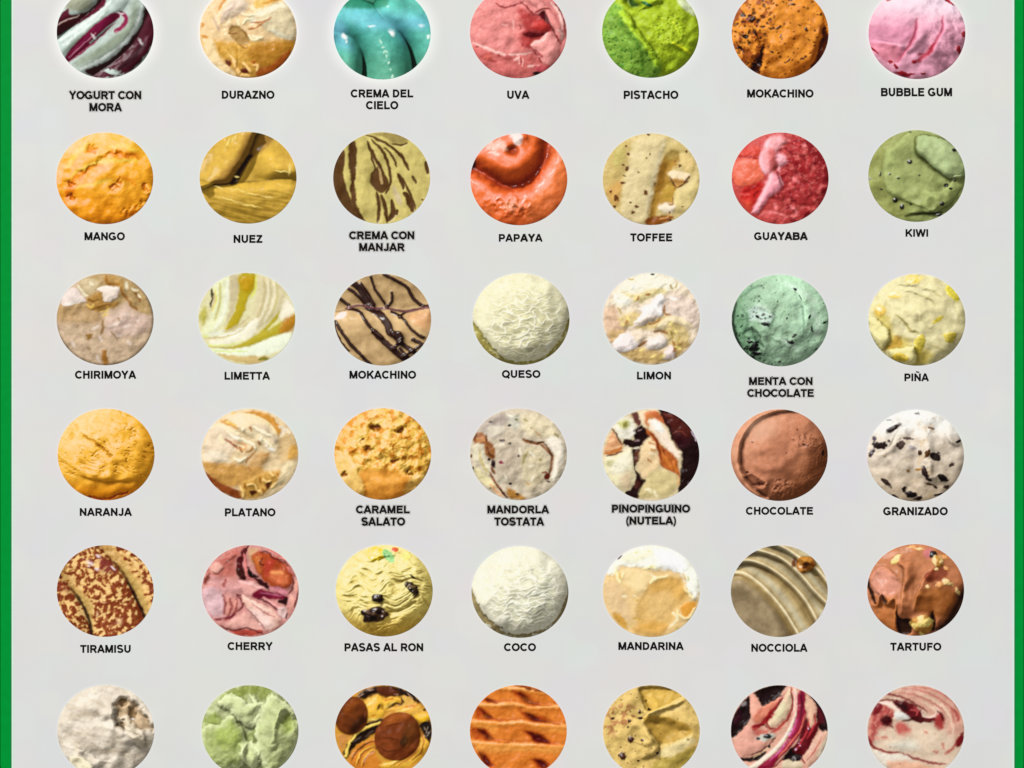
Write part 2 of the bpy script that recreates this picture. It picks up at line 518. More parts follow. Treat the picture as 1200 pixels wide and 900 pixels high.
# ---- row 1
@rnd(0, 0, 'blackberry_yogurt_ice_cream', 'pale grey-green yogurt ice cream rippled with dark magenta berry sauce, above YOGURT CON MORA', (180, 194, 186))
def _(s):
    s.expo = 0.98
    s.gloss = 'satin'
    H = s.rope([(-10, 330), (150, 190), (300, 60), (420, -80)], 62, 1.0)
    H = np.maximum(H, s.rope([(60, 400), (200, 290), (330, 190), (400, 100), (470, -60)], 66, 1.0, 0.02))
    H = np.maximum(H, s.rope([(140, 430), (330, 330), (440, 220), (480, 120), (500, 0)], 60, 0.9, -0.02))
    H = np.maximum(H, s.rope([(-20, 130), (120, 60), (250, -60)], 60, 0.9, -0.03))
    s.H += np.maximum(H, -0.1) * 0.8
    s.H += 0.03 * s.nz * s.fb(3, 3, 0, sx=.4, sy=2.4, rot=.75) + 0.008 * s.nz * s.fb(9, 3, 5, sx=.35, sy=1.8, rot=0.7)
    s.C *= (1 + 0.10 * s.fb(4, 3, 2, sx=.3, sy=2.4, rot=.75))[..., None]
    s.paint(s.spot(150, 10, 75, 40, 10, .3), (150, 150, 120), .8)
    for pts in ([(90, 240), (200, 140), (300, 50)], [(210, 290), (330, 220), (420, 120)], [(140, 290), (260, 230), (350, 160)]): s.paint(s.ln(pts, 9, 12, .02, True), (120, 132, 110), .6)  # grey-green shadow stripes painted along the folds
    m1 = s.reg([(62, 165), (68, 95), (112, 38), (130, 66), (165, 62), (205, 50), (240, 20), (262, -10), (290, 0), (270, 35), (225, 70), (160, 108), (110, 135)], 5)[0]
    m2 = np.maximum(s.ln([(108, 275), (165, 218), (240, 150), (300, 98), (345, 64)], 30, 5, .02, True), s.ln([(300, 95), (350, 60), (380, 82), (366, 115), (332, 142)], 9, 5, .015))
    m2 = m2 * (1 - s.ln([(215, 195), (290, 130), (345, 88)], 4, 4, .01))
    m3 = s.reg([(470, 30), (510, 90), (505, 190), (450, 270), (390, 330), (300, 352), (215, 345), (192, 320), (240, 302), (300, 272), (352, 226), (400, 182), (432, 140), (452, 90)], 5, .03)[0]
    m3 = m3 * (1 - s.spot(318, 328, 44, 12, 15, .4, .06))
    s.L((140, 152, 130), 22, 18, [(150, 300), (250, 240), (340, 180), (400, 120), (425, 0)]); s.L((228, 236, 230), 8, 7, [(170, 315), (280, 262), (370, 195), (432, 105), (455, 0)], [(75, 185), (180, 115), (310, 5)])
    s.syr(m1, (108, 20, 48), 'berry_sauce', -0.015); s.syr(m2, (158, 22, 82), 'berry_sauce', -0.015); s.syr(m3, (92, 10, 38), 'berry_sauce', -0.02); s.spec = .3; s.L((150, 110, 122), 8, 8, [(395, 262), (440, 235), (475, 165)], k=.6); s.glint((355, 60, 14, 5, 0), (445, 190, 5, 16, -30), (230, 165, 5, 14, -40), k=.5)
    s.st([([(330, 320), (400, 270), (460, 200)], 14)], (54, 8, 24), .8, 12)
    s.st([([(225, 300), (320, 240), (400, 165)], 8), ([(95, 205), (190, 130), (280, 60)], 6)], (222, 232, 226), .8)
    s.paint(s.ln([(70, 112), (110, 90), (150, 78), (165, 66)], 3.5, 3), (226, 200, 190))
    s.paint(s.ln([(120, 262), (185, 200), (225, 165), (240, 150)], 3, 3), (230, 140, 170))

@rnd(0, 1, 'peach_ice_cream', 'cream and peach scraped ice cream with a torn peak and holes, above DURAZNO', (240, 214, 170))
def _(s):
    s.view = (231, 0, 9.0); s.painted(.8); s.dome = .15; s.gloss = 'satin'
    s.P((232, 200, 150), [(20, 60), (300, -80), (700, -80), (1040, 200), (1060, 420), (600, 460), (300, 420), (20, 420)], 40)
    s.P((212, 160, 66), [(20, 430), (400, 430), (700, 430), (1060, 420), (1020, 600), (700, 830), (300, 800), (60, 600)], 40)
    s.P((186, 128, 38), [(520, 560), (640, 470), (1000, 440), (1000, 560), (860, 660), (700, 720), (620, 660)], 30)
    s.P((178, 92, 26), [(640, 720), (740, 700), (860, 620), (980, 520), (940, 640), (800, 780), (620, 815)], 14)
    s.P((240, 212, 160), [(60, 440), (160, 420), (240, 600), (420, 790), (300, 790), (100, 640)], 26)
    s.P((216, 200, 162), [(620, 110), (860, 30), (980, 90), (1040, 300), (1030, 410), (900, 390), (700, 300)], 22, h=.05)
    s.L((252, 238, 208), 24, 18, [(560, 180), (700, 130), (860, 60), (960, 60)], [(780, 310), (880, 370), (1000, 410)], [(520, 200), (600, 220), (560, 260)])
    s.P((228, 188, 104), [(600, 20), (760, -30), (900, -60), (860, 10), (700, 70), (620, 90)], 14)
    s.L((212, 140, 40), 14, 12, [(700, 40), (820, 0), (900, -30)], [(230, 110), (270, 30), (330, -40)], [(40, 370), (120, 400)], [(50, 290), (60, 240)])
    s.P((218, 198, 176), [(280, 60), (420, -40), (540, 40), (480, 140), (380, 160), (260, 220)], 22, .9, h=.05)
    s.L((196, 170, 150), 12, 12, [(250, 250), (300, 130), (420, 40)], [(290, 230), (340, 200), (420, 160)], [(170, 180), (200, 260), (240, 320)])
    s.L((244, 224, 178), 14, 12, [(160, 110), (210, 180), (230, 260)], [(230, 170), (290, 60), (380, -30)], [(270, 260), (330, 240), (350, 180)], [(400, 180), (430, 230), (450, 280)], [(540, 60), (600, 90), (610, 130)])
    s.P((192, 150, 86), [(330, 340), (370, 270), (450, 290), (540, 370), (560, 440), (480, 480), (380, 410)], 14, h=-.05)
    s.L((150, 96, 36), 9, 8, [(480, 310), (520, 370), (560, 410)], [(320, 345), (370, 360), (430, 350)], [(440, 470), (490, 500), (540, 500)])
    s.L((184, 104, 34), 10, 8, [(630, 290), (690, 240), (790, 180)], [(560, 240), (640, 240), (700, 215)], [(540, 300), (590, 300), (640, 290)])
    s.L((250, 236, 190), 15, 11, [(480, 260), (510, 210), (560, 200)], [(590, 380), (640, 400), (690, 390)], [(540, 370), (580, 420), (650, 420)], [(480, 150), (540, 160), (620, 150)], h=.05)
    s.L((226, 182, 96), 12, 12, [(350, 490), (390, 600), (400, 700)], [(440, 480), (430, 580), (440, 660)], [(300, 520), (330, 580), (330, 620)])
    s.L((190, 136, 30), 12, 12, [(415, 500), (425, 580), (410, 690)], [(230, 480), (240, 570)], [(540, 590), (600, 640)])
    s.P((120, 44, 8), [(290, 640), (330, 630), (370, 660), (350, 700), (310, 680)], 11)
    s.P((110, 34, 8), [(460, 730), (510, 720), (550, 750), (520, 775), (470, 765)], 11)
    s.L((244, 200, 130), 16, 9, [(480, 660), (520, 700), (570, 760)], [(590, 690), (640, 690), (620, 760)], [(350, 590), (390, 640), (400, 720)], [(430, 720), (440, 790)], [(450, 790), (560, 800)], h=.04)
    s.P((180, 92, 20), [(560, 640), (620, 640), (590, 680)], 10)
    s.H += .03 * s.fb(6, 4, 1)
    s.glint((285, 315, 12, 12, 0), (300, 360, 8, 14, 0), (560, 195, 22, 8, -30), (430, 240, 8, 16, 0), (590, 100, 18, 14, 0), c=(252, 250, 210), k=.7)

@rnd(0, 2, 'sky_cream_ice_cream', 'glossy turquoise soft ice cream in thick smooth folds, above CREMA DEL CIELO', (90, 190, 172))
def _(s):
    s.gloss = 'gloss'
    a = s.rope([(60, 120), (120, 150), (145, 220), (140, 380)], 66, 1.3, .0)
    b = s.rope([(120, 75), (220, 110), (290, 180), (330, 280), (335, 420)], 100, 1.25, 0)
    c = s.rope([(340, 50), (440, 100), (510, 180), (550, 300)], 84, 1.25, -.05)
    d = s.rope([(80, -5), (180, 5), (300, 0)], 42, 1.2, -.2)
    e = s.rope([(330, -60), (420, 10), (520, 60)], 80, 1.0, -.02)
    H = np.maximum.reduce([a, b, c, d, e, -0.35 + 0 * s.X])
    s.H += H * 1.0 + .012 * s.nz * s.fb(3, 3, 1)
    s.paint(s.reg([(100, 60), (180, 30), (330, 55), (500, 70), (530, 120), (420, 130), (400, 200), (330, 120), (250, 140), (160, 110)], 40)[0], (112, 200, 215), .75)
    s.paint(s.reg([(70, 90), (130, 120), (170, 220), (150, 230), (80, 200)], 30)[0], (120, 200, 225), .7)
    s.paint(sm(0, .8, -s.Y + .1 * s.fb(2)), (88, 160, 124), .7); s.paint(sm(-.1, -.25, H), (20, 110, 84), .9)  # paler green below; deep green shade painted into the crevices
    s.glint((130, 165, 9, 14, -30), (345, 148, 9, 16, -35), (255, 118, 14, 5, 0), (478, 115, 12, 7, 10), (508, 165, 6, 9, 0), (140, 190, 5, 7, 0), k=.95)
    s.glint((295, 190, 4, 9, -20), (305, 215, 6, 5, 0), (318, 235, 8, 4, 20), (322, 255, 4, 8, 0), (330, 285, 4, 6, 0), (336, 315, 4, 5, 0), (350, 345, 5, 7, 0), (310, 240, 4, 4, 0), c=(200, 240, 215), k=.9)
    s.glint((300, 110, 60, 22, 12), (110, 120, 26, 30, 0), (460, 110, 40, 26, 10), c=(128, 205, 228), k=.45)
    s.H += .03 * np.clip(s.spot(310, 250, 25, 90, -15, .6) * s.fb(9, 3, 7), 0, 1)
    s.paint(s.reg([(120, 30), (150, 0), (320, -30), (330, 10), (300, 35), (180, 38)], 10)[0], (40, 140, 100), .8)

@rnd(0, 3, 'grape_ice_cream', 'coral pink scraped ice cream with a deep hollow at upper right, above UVA', (228, 138, 134))
def _(s):
    s.view = (547, 0, 9.0); s.painted(.9); s.dome = .15; s.gloss = 'rough'
    s.H += .04 * s.fb(4, 4, 1) + .007 * s.fb(12, 3, 1)
    s.P((224, 128, 122), [(560, 60), (700, 160), (640, 320), (560, 420), (640, 540), (560, 560), (500, 300)], 30)
    s.P((214, 112, 108), [(20, 500), (300, 540), (560, 580), (700, 560), (900, 700), (700, 830), (300, 820)], 30)
    s.P((190, 68, 66), [(540, 80), (680, 140), (780, 160), (900, 240), (900, 320), (800, 400), (700, 500), (620, 510), (560, 420), (600, 300), (560, 180)], 30)
    s.P((206, 62, 58), [(690, 240), (780, 220), (860, 260), (840, 320), (720, 320)], 16, h=.03)
    s.P((104, 8, 20), [(600, 350), (680, 330), (760, 345), (850, 330), (800, 380), (700, 400), (620, 385)], 16)
    s.P((98, 10, 20), [(740, 150), (800, 110), (860, 160), (900, 230), (930, 320), (950, 400), (910, 340), (860, 250), (780, 190)], 12)
    s.P((240, 156, 150), [(590, -20), (700, 40), (780, 110), (860, 90), (800, 30), (700, -60)], 12, h=.07)
    s.L((236, 150, 144), 36, 14, [(850, 110), (900, 200), (950, 300), (990, 420)], h=.06)
    s.L((252, 200, 192), 14, 10, [(880, 20), (960, 110), (1000, 230), (1000, 330)], [(950, 310), (1000, 350), (1000, 420)])
    s.L((150, 34, 40), 9, 7, [(560, 10), (620, 60), (700, 150), (760, 150)], [(290, 30), (400, 80), (520, 50), (590, 20)], [(700, 150), (800, 90), (880, 100)], [(980, 440), (1000, 470)], [(950, 380), (970, 440)])
    s.P((236, 156, 150), [(680, 470), (760, 420), (860, 340), (920, 400), (970, 460), (960, 580), (880, 680), (800, 660), (740, 580), (700, 520)], 10, h=.07)
    s.L((250, 196, 186), 15, 10, [(680, 480), (720, 440), (800, 430), (850, 350)], [(60, 450), (200, 500), (340, 560), (480, 580), (680, 555)], [(640, 700), (700, 700), (760, 690)], [(500, 640), (560, 600)])
    s.L((166, 40, 52), 8, 7, [(700, 510), (730, 570), (760, 580)], [(760, 600), (790, 660)], [(580, 450), (600, 490)], [(545, 320), (570, 300), (560, 260)], [(90, 490), (130, 500)])
    s.L((186, 70, 72), 12, 10, [(150, 600), (200, 580), (260, 560)], [(240, 640), (320, 660)], [(640, 590), (660, 640)], [(330, 570), (350, 600)], [(570, 600), (575, 680)], [(720, 520), (800, 610)])
    s.P((216, 104, 92), [(160, 590), (240, 570), (280, 620), (220, 650)], 16); s.P((196, 96, 92), [(390, 600), (430, 570), (470, 610), (430, 640)], 12); s.P((196, 92, 88), [(620, 600), (680, 580), (700, 630), (650, 640)], 12)
    s.L((246, 180, 172), 8, 7, [(480, 200), (495, 260), (490, 310)], [(130, 300), (150, 320)], [(370, 250), (430, 270)], [(590, 620), (590, 700)], [(560, 600), (550, 680)])
    s.specks(46, (178, 66, 74), 1.6, 1, k=.7)
    s.L((74, 14, 26), 7, 6, [(930, 40), (1000, 140), (1030, 260), (1040, 360)])
    s.piece('grape_skin', 740, 775, 42, 24, 10, (48, 8, 20), .3, 'satin')
    s.P((206, 90, 96), [(700, 700), (800, 690), (860, 710), (760, 760)], 10)

@rnd(0, 4, 'pistachio_ice_cream', 'bright lime green pistachio ice cream with a diagonal ridge, above PISTACHO', (166, 190, 40))
def _(s):
    s.expo = 1.1
    s.gloss = 'rough'; s.dome = .34
    left = s.reg([(40, 0), (140, 20), (180, 90), (250, 180), (310, 260), (325, 330), (250, 380), (60, 320), (20, 150)], 12, .03)[0]
    s.paint(left, (134, 176, 66)); s.paint(sm(.1, .5, s.fb(9, 3, 3)) * left, (90, 150, 50), .7)
    s.H += left * (.05 * s.nz * s.fb(11, 3, 2)) + .03 * (1 - left) * s.fb(7, 4, 5)
    s.ledge([(150, 20), (190, 80), (250, 170), (300, 240), (328, 330)], .15, 34, side=-1, wp=.03)
    s.ridge([(120, 30), (170, 110), (240, 190), (300, 270), (318, 325)], .08, 18, .04)
    s.paint(s.ln([(150, 60), (200, 130), (260, 200), (310, 290)], 13, 9), (186, 216, 40), .7)
    s.ridge([(380, 190), (420, 215), (460, 240)], .08, 9, .04); s.paint(s.ln([(385, 195), (460, 238)], 6, 6), (214, 220, 40), .8)
    r = s.reg([(300, 90), (400, 60), (440, 140), (420, 190), (330, 210), (280, 160)], 30)[0]
    s.H += r * .05 * s.nz * s.rg(8, oct=2, sd=8)
    s.specks(60, (74, 124, 40), 3.2, 5, region=left, k=.8, amp=-.02); s.specks(34, (110, 132, 16), 3.2, 6, region=r, k=.8, amp=-.02); s.specks(24, (222, 226, 70), 2.6, 7, region=r, k=.8)
    s.st([([(230, 210), (245, 280), (240, 330)], 8)], (96, 140, 36), .8); s.st([([(330, 205), (390, 200), (430, 175)], 5), ([(205, 95), (215, 150), (260, 190)], 5)], (120, 140, 20), .7)
    s.H -= .16 * s.reg([(170, -20), (215, 0), (240, 30), (200, 45), (165, 20)], 10)[0]
    s.paint(s.reg([(170, -20), (205, 0), (225, 25), (190, 30)], 8)[0], (36, 84, 34), .9)
    s.sheet([(195, -10), (300, -20), (330, 0), (260, 30), (215, 50)], .10, 6, .05)
    s.piece('pistachio_leaf', 262, 18, 26, 8, 25, (42, 120, 56), .4, 'satin')
    s.paint(s.reg([(400, 0), (450, 10), (480, 70), (440, 50)], 6)[0], (232, 234, 215), .6)

@rnd(0, 5, 'coffee_crunch_ice_cream', 'orange-brown ice cream dotted with dark chocolate crumbs, above the MOKACHINO caption of the first row', (222, 140, 48))
def _(s):
    s.sat = .6
    s.expo = 1.14
    s.gloss = 'rough'; s.dome = .28
    s.H += .04 * s.nz * s.fb(5, 4, 1) + .012 * s.nz * s.fb(14, 3, 1)
    left = sm(.0, .5, -s.X + .2 * s.Y + .25 * s.fb(3))
    s.paint(sm(-.05, .25, s.fb(5, 4, 2)) * (.25 + .75 * left), (150, 66, 20), .85)
    s.ledge([(700, 320), (760, 250), (790, 190), (740, 160), (660, 165)], .16, 40, side=1, wp=.08)
    m = s.reg([(735, 320), (765, 265), (790, 210), (785, 270), (770, 335)], 8, .05)[0]
    s.H -= .18 * m; s.paint(m, (80, 30, 12), .9)
    m = s.reg([(1000, 320), (1030, 260), (1050, 180), (1070, 120), (1090, 180), (1070, 270)], 7, .04)[0]
    s.H -= .14 * m; s.paint(m, (120, 52, 20), .85)
    s.ledge([(1010, 320), (1020, 250), (1050, 170), (1065, 90), (1040, 40)], .08, 34, side=1)
    s.specks(120, (98, 44, 16), 3.6, 3, k=.9, amp=-.012); s.specks(60, (60, 26, 14), 5, 4, region=left, amp=-.02)
    for i, (x, y, a, b, r, h) in enumerate([(742, 90, 16, 10, -30, .8), (706, 165, 18, 9, 20, .7), (700, 70, 14, 6, 20, .6), (755, 150, 12, 7, 40, .7), (682, 215, 10, 7, 0, .7), (862, 125, 14, 5, -30, .6), (905, 275, 14, 4, -50, .5), (985, 135, 12, 7, 60, .6), (770, 300, 14, 10, 0, .8), (925, 20, 13, 5, 0, .5), (830, 235, 9, 5, 20, .6), (970, 265, 8, 5, 0, .6), (870, 165, 12, 4, -60, .5)]):
        s.piece('chocolate_crumb', x, y, a, b, r, (52, 24, 12) if i < 5 else (88, 42, 16), h, 'satin', flat=True, rough=.5)

@rnd(0, 6, 'bubble_gum_ice_cream', 'pale pink ice cream with two curved scoop grooves and red crumbs, above BUBBLE GUM', (242, 174, 196))
def _(s):
    s.expo = 1.03
    s.gloss = 'matte'; s.dome = .26
    s.paint(sm(.15, .7, s.Y + .1 * s.X), (250, 222, 234), .9)
    s.paint(s.reg([(100, 170), (240, 180), (420, 190), (440, 290), (330, 310), (110, 285)], 26)[0], (206, 128, 154), .75)
    s.paint(s.reg([(110, 300), (330, 330), (320, 430), (240, 440), (150, 370)], 14)[0], (232, 130, 150), .7)
    s.ledge([(100, 280), (200, 285), (320, 305), (380, 330)], .10, 60, side=-1, wp=.01)
    for pts in ([(445, 130), (440, 200), (410, 290), (360, 370), (310, 440)], [(625, 110), (625, 200), (580, 290), (530, 370), (470, 430)]):
        s.ledge(pts, .13, 70, e=7, side=1, wp=.01)
        s.paint(s.ln(pts, 14, 14, .02, True), (190, 72, 100), .85)
    s.H += .012 * s.nz * s.fb(10, 3, 1)
    s.H += .05 * sm(.3, .7, s.X + .2 * s.Y + .3) * s.rg(5, oct=3, sd=5, rot=.6, sx=1.6, sy=.6) * .5
    s.paint(s.ln([(430, 440), (490, 400), (560, 320), (540, 360), (470, 390)], 12, 10, .05), (196, 40, 60), .75)
    for x, y, a, b, r in [(770, 240, 24, 14, 80), (742, 352, 30, 17, 60), (345, 520, 55, 16, 10), (300, 470, 20, 11, 60), (258, 432, 16, 11, 0), (430, 436, 18, 10, 0), (488, 518, 16, 8, 0), (150, 355, 40, 7, 42), (668, 10, 42, 8, 35), (250, 0, 22, 7, -10), (400, 522, 24, 9, -10)]:
        s.piece('candy_crumb', x, y, a, b, r, (176, 34, 50), .5, 'satin', flat=True, rough=.5)

# ---- row 2
@rnd(1, 0, 'mango_ice_cream', 'saturated yellow-orange mango ice cream with one ragged crease across it, above MANGO', (253, 174, 46))
def _(s):
    s.sat = .6
    s.expo = 1.1
    s.gloss = 'matte'; s.dome = .26
    s.paint(sm(.2, .9, s.Y + .15 * s.fb(3)), (252, 196, 62), .8); s.paint(sm(0, .8, -s.Y - .3 * s.X), (246, 158, 26), .8)
    s.H += .05 * s.nz * s.fb(3.5, 4, 1) + .014 * s.nz * s.fb(11, 3, 1)
    s.ledge([(85, 330), (120, 270), (170, 220), (240, 180), (280, 150), (330, 130), (400, 145), (450, 150)], .055, 60, e=26, side=1, wp=.10)
    s.paint(s.ln([(280, 150), (330, 132), (380, 145), (445, 152)], 13, 16, .1, True), (232, 112, 12), .8)  # shade of the crease painted in as soft darker orange
    s.paint(s.ln([(110, 350), (125, 290), (190, 210), (255, 185)], 15, 18, .12, True), (236, 118, 16), .75)
    s.st([([(130, 240), (190, 195), (270, 175), (350, 165), (430, 170)], 10), ([(160, 290), (240, 270), (310, 255)], 8), ([(300, 110), (360, 100), (420, 120)], 8), ([(110, 200), (150, 140), (210, 90)], 12)], (255, 218, 96), .7, 10)
    s.st([([(200, 200), (250, 190), (290, 210)], 9), ([(340, 240), (390, 250), (420, 280)], 6), ([(430, 370), (400, 400), (370, 410)], 6)], (234, 128, 14), .6, 9)
    for p in [(222, 115, 26, 18, .05), (325, 290, 16, 12, .07), (350, 262, 14, 10, .05), (462, 290, 10, 22, .05), (130, 330, 22, 12, .08), (130, 275, 16, 11, .07)]:
        s.paint(s.hole(*p, wp=.1), (232, 116, 16), .65)
    s.H += .05 * s.reg([(350, 400), (430, 360), (480, 300), (490, 360), (420, 430)], 20)[0] * s.rg(7, oct=3, sd=4)

@rnd(1, 1, 'walnut_ice_cream', 'smooth mustard-brown soft ice cream in broad glossy folds, above NUEZ', (206, 166, 62))
def _(s):
    s.expo = 1.0
    s.gloss = 'gloss'; s.spec = .35
    s.glint((840, 85, 5, 20, 20), (860, 75, 4, 14, 20), (875, 60, 4, 10, 20), (880, 300, 40, 3, 8), (950, 318, 30, 3, 8), (1020, 332, 20, 5, 10), (850, 345, 50, 3, 14), (940, 372, 40, 3, 10), (800, 292, 16, 5, 20), (1120, 205, 7, 22, 5), (1080, 215, 30, 4, 8), (880, 240, 8, 4, 0), c=(246, 222, 130), k=.75)
    low, sdl = s.reg([(690, 272), (780, 276), (860, 274), (940, 265), (1160, 262), (1180, 480), (690, 480)], 5, .005)
    flap, _ = s.reg([(690, 272), (690, 0), (960, 20), (960, 60), (930, 140), (900, 190), (850, 262), (780, 272)], 6, .005)
    d, sd, _ = s.crv([(760, 280), (850, 200), (900, 110), (960, 20)])
    s.H += flap * (.30 * np.exp(-(d / .42) ** 2) + .06)
    s.H += low * (.10 + .34 * (1 - np.exp(-np.maximum(sdl, 0) / .10)) - .25 * np.clip(-s.Y, 0, 1))
    s.H += .30 * sm(.0, .5, s.X) * sm(.55, .1, np.abs(s.Y - .25)) * (1 - low) * (1 - flap)
    s.paint(flap * sm(-.02, .15, -sd + .05 * s.fb(3)) * 0, (150, 110, 40))
    s.paint(s.reg([(770, 270), (850, 180), (900, 100), (935, 40), (1050, 60), (960, 150), (905, 200), (850, 272)], 12, .03)[0], (150, 106, 42), .75)  # shaded right side of the flap painted brown, its crease darker
    s.paint(s.reg([(850, 272), (890, 200), (930, 145), (950, 150), (915, 205), (885, 265)], 7, .02)[0], (92, 56, 22), .85)
    s.H -= .12 * s.reg([(850, 272), (890, 200), (930, 150), (950, 150), (915, 210), (890, 265)], 8, .02)[0]
    s.H += .02 * s.nz * s.fb(2.2, 3, 1, sx=.5, sy=1.6, rot=-.2) + .02 * low * s.rg(3.5, oct=2, sd=3, sx=.4, sy=2, rot=-.22)
    s.H += .05 * s.spot(850, 90, 24, 44, 15, .6) * s.fb(8, 3, 8) + .04 * s.reg([(1040, 190), (1140, 180), (1140, 230), (1060, 215)], 12)[0]

@rnd(1, 2, 'caramel_swirl_ice_cream', 'pale khaki-yellow ice cream marbled with brown caramel streaks and a teardrop, above CREMA CON MANJAR', (196, 180, 104))
def _(s):
    s.expo = 1.1
    s.gloss = 'satin'
    s.H += .05 * s.nz * s.fb(2.2, 3, 1, sx=1.8, sy=.5, rot=.15) + .01 * s.nz * s.fb(9, 3, 2)
    br = (98, 62, 20)
    def sx(m): s.syr(m, br, 'caramel_streak', -.02, 'satin')
    sx(s.reg([(60, 120), (120, 110), (132, 160), (126, 240), (150, 320), (180, 390), (225, 450), (120, 430), (60, 300)], 5, .02)[0])
    sx(s.reg([(150, 95), (182, 85), (186, 180), (178, 260), (186, 360), (215, 430), (190, 420), (160, 350), (158, 260), (150, 180)], 5, .03)[0])
    sx(s.reg([(262, 215), (285, 195), (310, 225), (330, 262), (325, 295), (300, 315), (268, 300), (248, 262), (250, 230)], 5, .015)[0])
    s.paint(s.ln([(245, 110), (285, 195), (300, 270)], 5, 4), (190, 160, 104), .9)
    for pts, w in [([(232, 80), (262, 140), (290, 190), (310, 230)], 8), ([(250, 70), (300, 120), (330, 190), (340, 260), (315, 320)], 7), ([(230, 50), (290, 75), (350, 110), (385, 150)], 6), ([(310, 110), (350, 150), (370, 200)], 5), ([(350, 110), (390, 150), (420, 210)], 5), ([(385, 130), (410, 180), (425, 210)], 4),
                   ([(240, 95), (258, 160), (270, 215)], 5), ([(275, 310), (290, 370), (280, 450)], 8), ([(295, 320), (315, 380), (325, 450)], 9), ([(345, 345), (352, 400), (330, 440)], 11), ([(370, 225), (390, 260), (400, 300)], 9), ([(395, 250), (430, 320), (455, 390)], 6), ([(400, 310), (425, 350), (440, 400)], 14), ([(370, 390), (365, 415)], 8), ([(500, 170), (510, 230)], 9), ([(440, 235), (455, 275)], 5), ([(345, 90), (390, 95), (415, 85)], 5), ([(480, 345), (490, 345)], 5)]:
        sx(s.ln(pts, w, 4, .02, True))
    s.paint(s.reg([(270, 45), (380, 45), (420, 80), (360, 85), (300, 60)], 6)[0], (140, 118, 60), .7)
    s.paint(s.reg([(350, 280), (380, 320), (390, 370), (360, 340)], 8)[0], (190, 172, 140), .8)

@rnd(1, 3, 'papaya_ice_cream', 'glossy red-orange ice cream scooped into a hollow with white highlights on top, above PAPAYA', (240, 112, 48))
def _(s):
    s.expo = 1.1
    s.gloss = 'gloss'; s.dome = .22
    s.paint(s.reg([(1050, 100), (1140, 150), (1150, 300), (1060, 420), (960, 450), (950, 380), (1000, 300), (1050, 200)], 30)[0], (244, 130, 68), .9)
    d, sd, _ = s.crv([(720, 200), (790, 240), (860, 280), (940, 270), (1000, 220), (1040, 150), (1058, 70)], wp=.03)
    s.H += -.30 * np.exp(-(d / .17) ** 2) * (1) + .10 * sm(0, .2, -sd)
    s.paint(np.exp(-(d / .16) ** 2), (206, 64, 24), .8)
    s.H += .25 * s.spot(870, 170, 120, 70, 10, .7)
    s.H -= .16 * s.spot(895, 125, 26, 22, 0, .6); s.paint(s.spot(895, 122, 26, 22, 0, .5), (176, 50, 20), .7)
    s.ridge([(720, 150), (790, 100), (860, 80), (960, 50)], .10, 26, .03)
    s.H += .05 * s.nz * s.fb(3, 4, 1) + .02 * s.nz * s.fb(10, 3, 2) * sm(.0, .6, -s.Y)
    s.H += .08 * s.spot(880, 370, 80, 40, 10, .7, .1) * s.rg(5, oct=3, sd=3)
    s.paint(s.spot(890, 372, 42, 22, 0, .8, .12), (250, 178, 140), .5)
    s.paint(s.reg([(885, 45), (935, 45), (925, 95), (905, 95)], 8, .05)[0], (252, 232, 224), .9)
    s.paint(s.reg([(770, 95), (850, 75), (870, 110), (800, 120)], 10, .08)[0], (250, 200, 176), .7)
    s.paint(s.reg([(695, 190), (725, 165), (720, 210)], 6)[0], (60, 20, 16), .8)

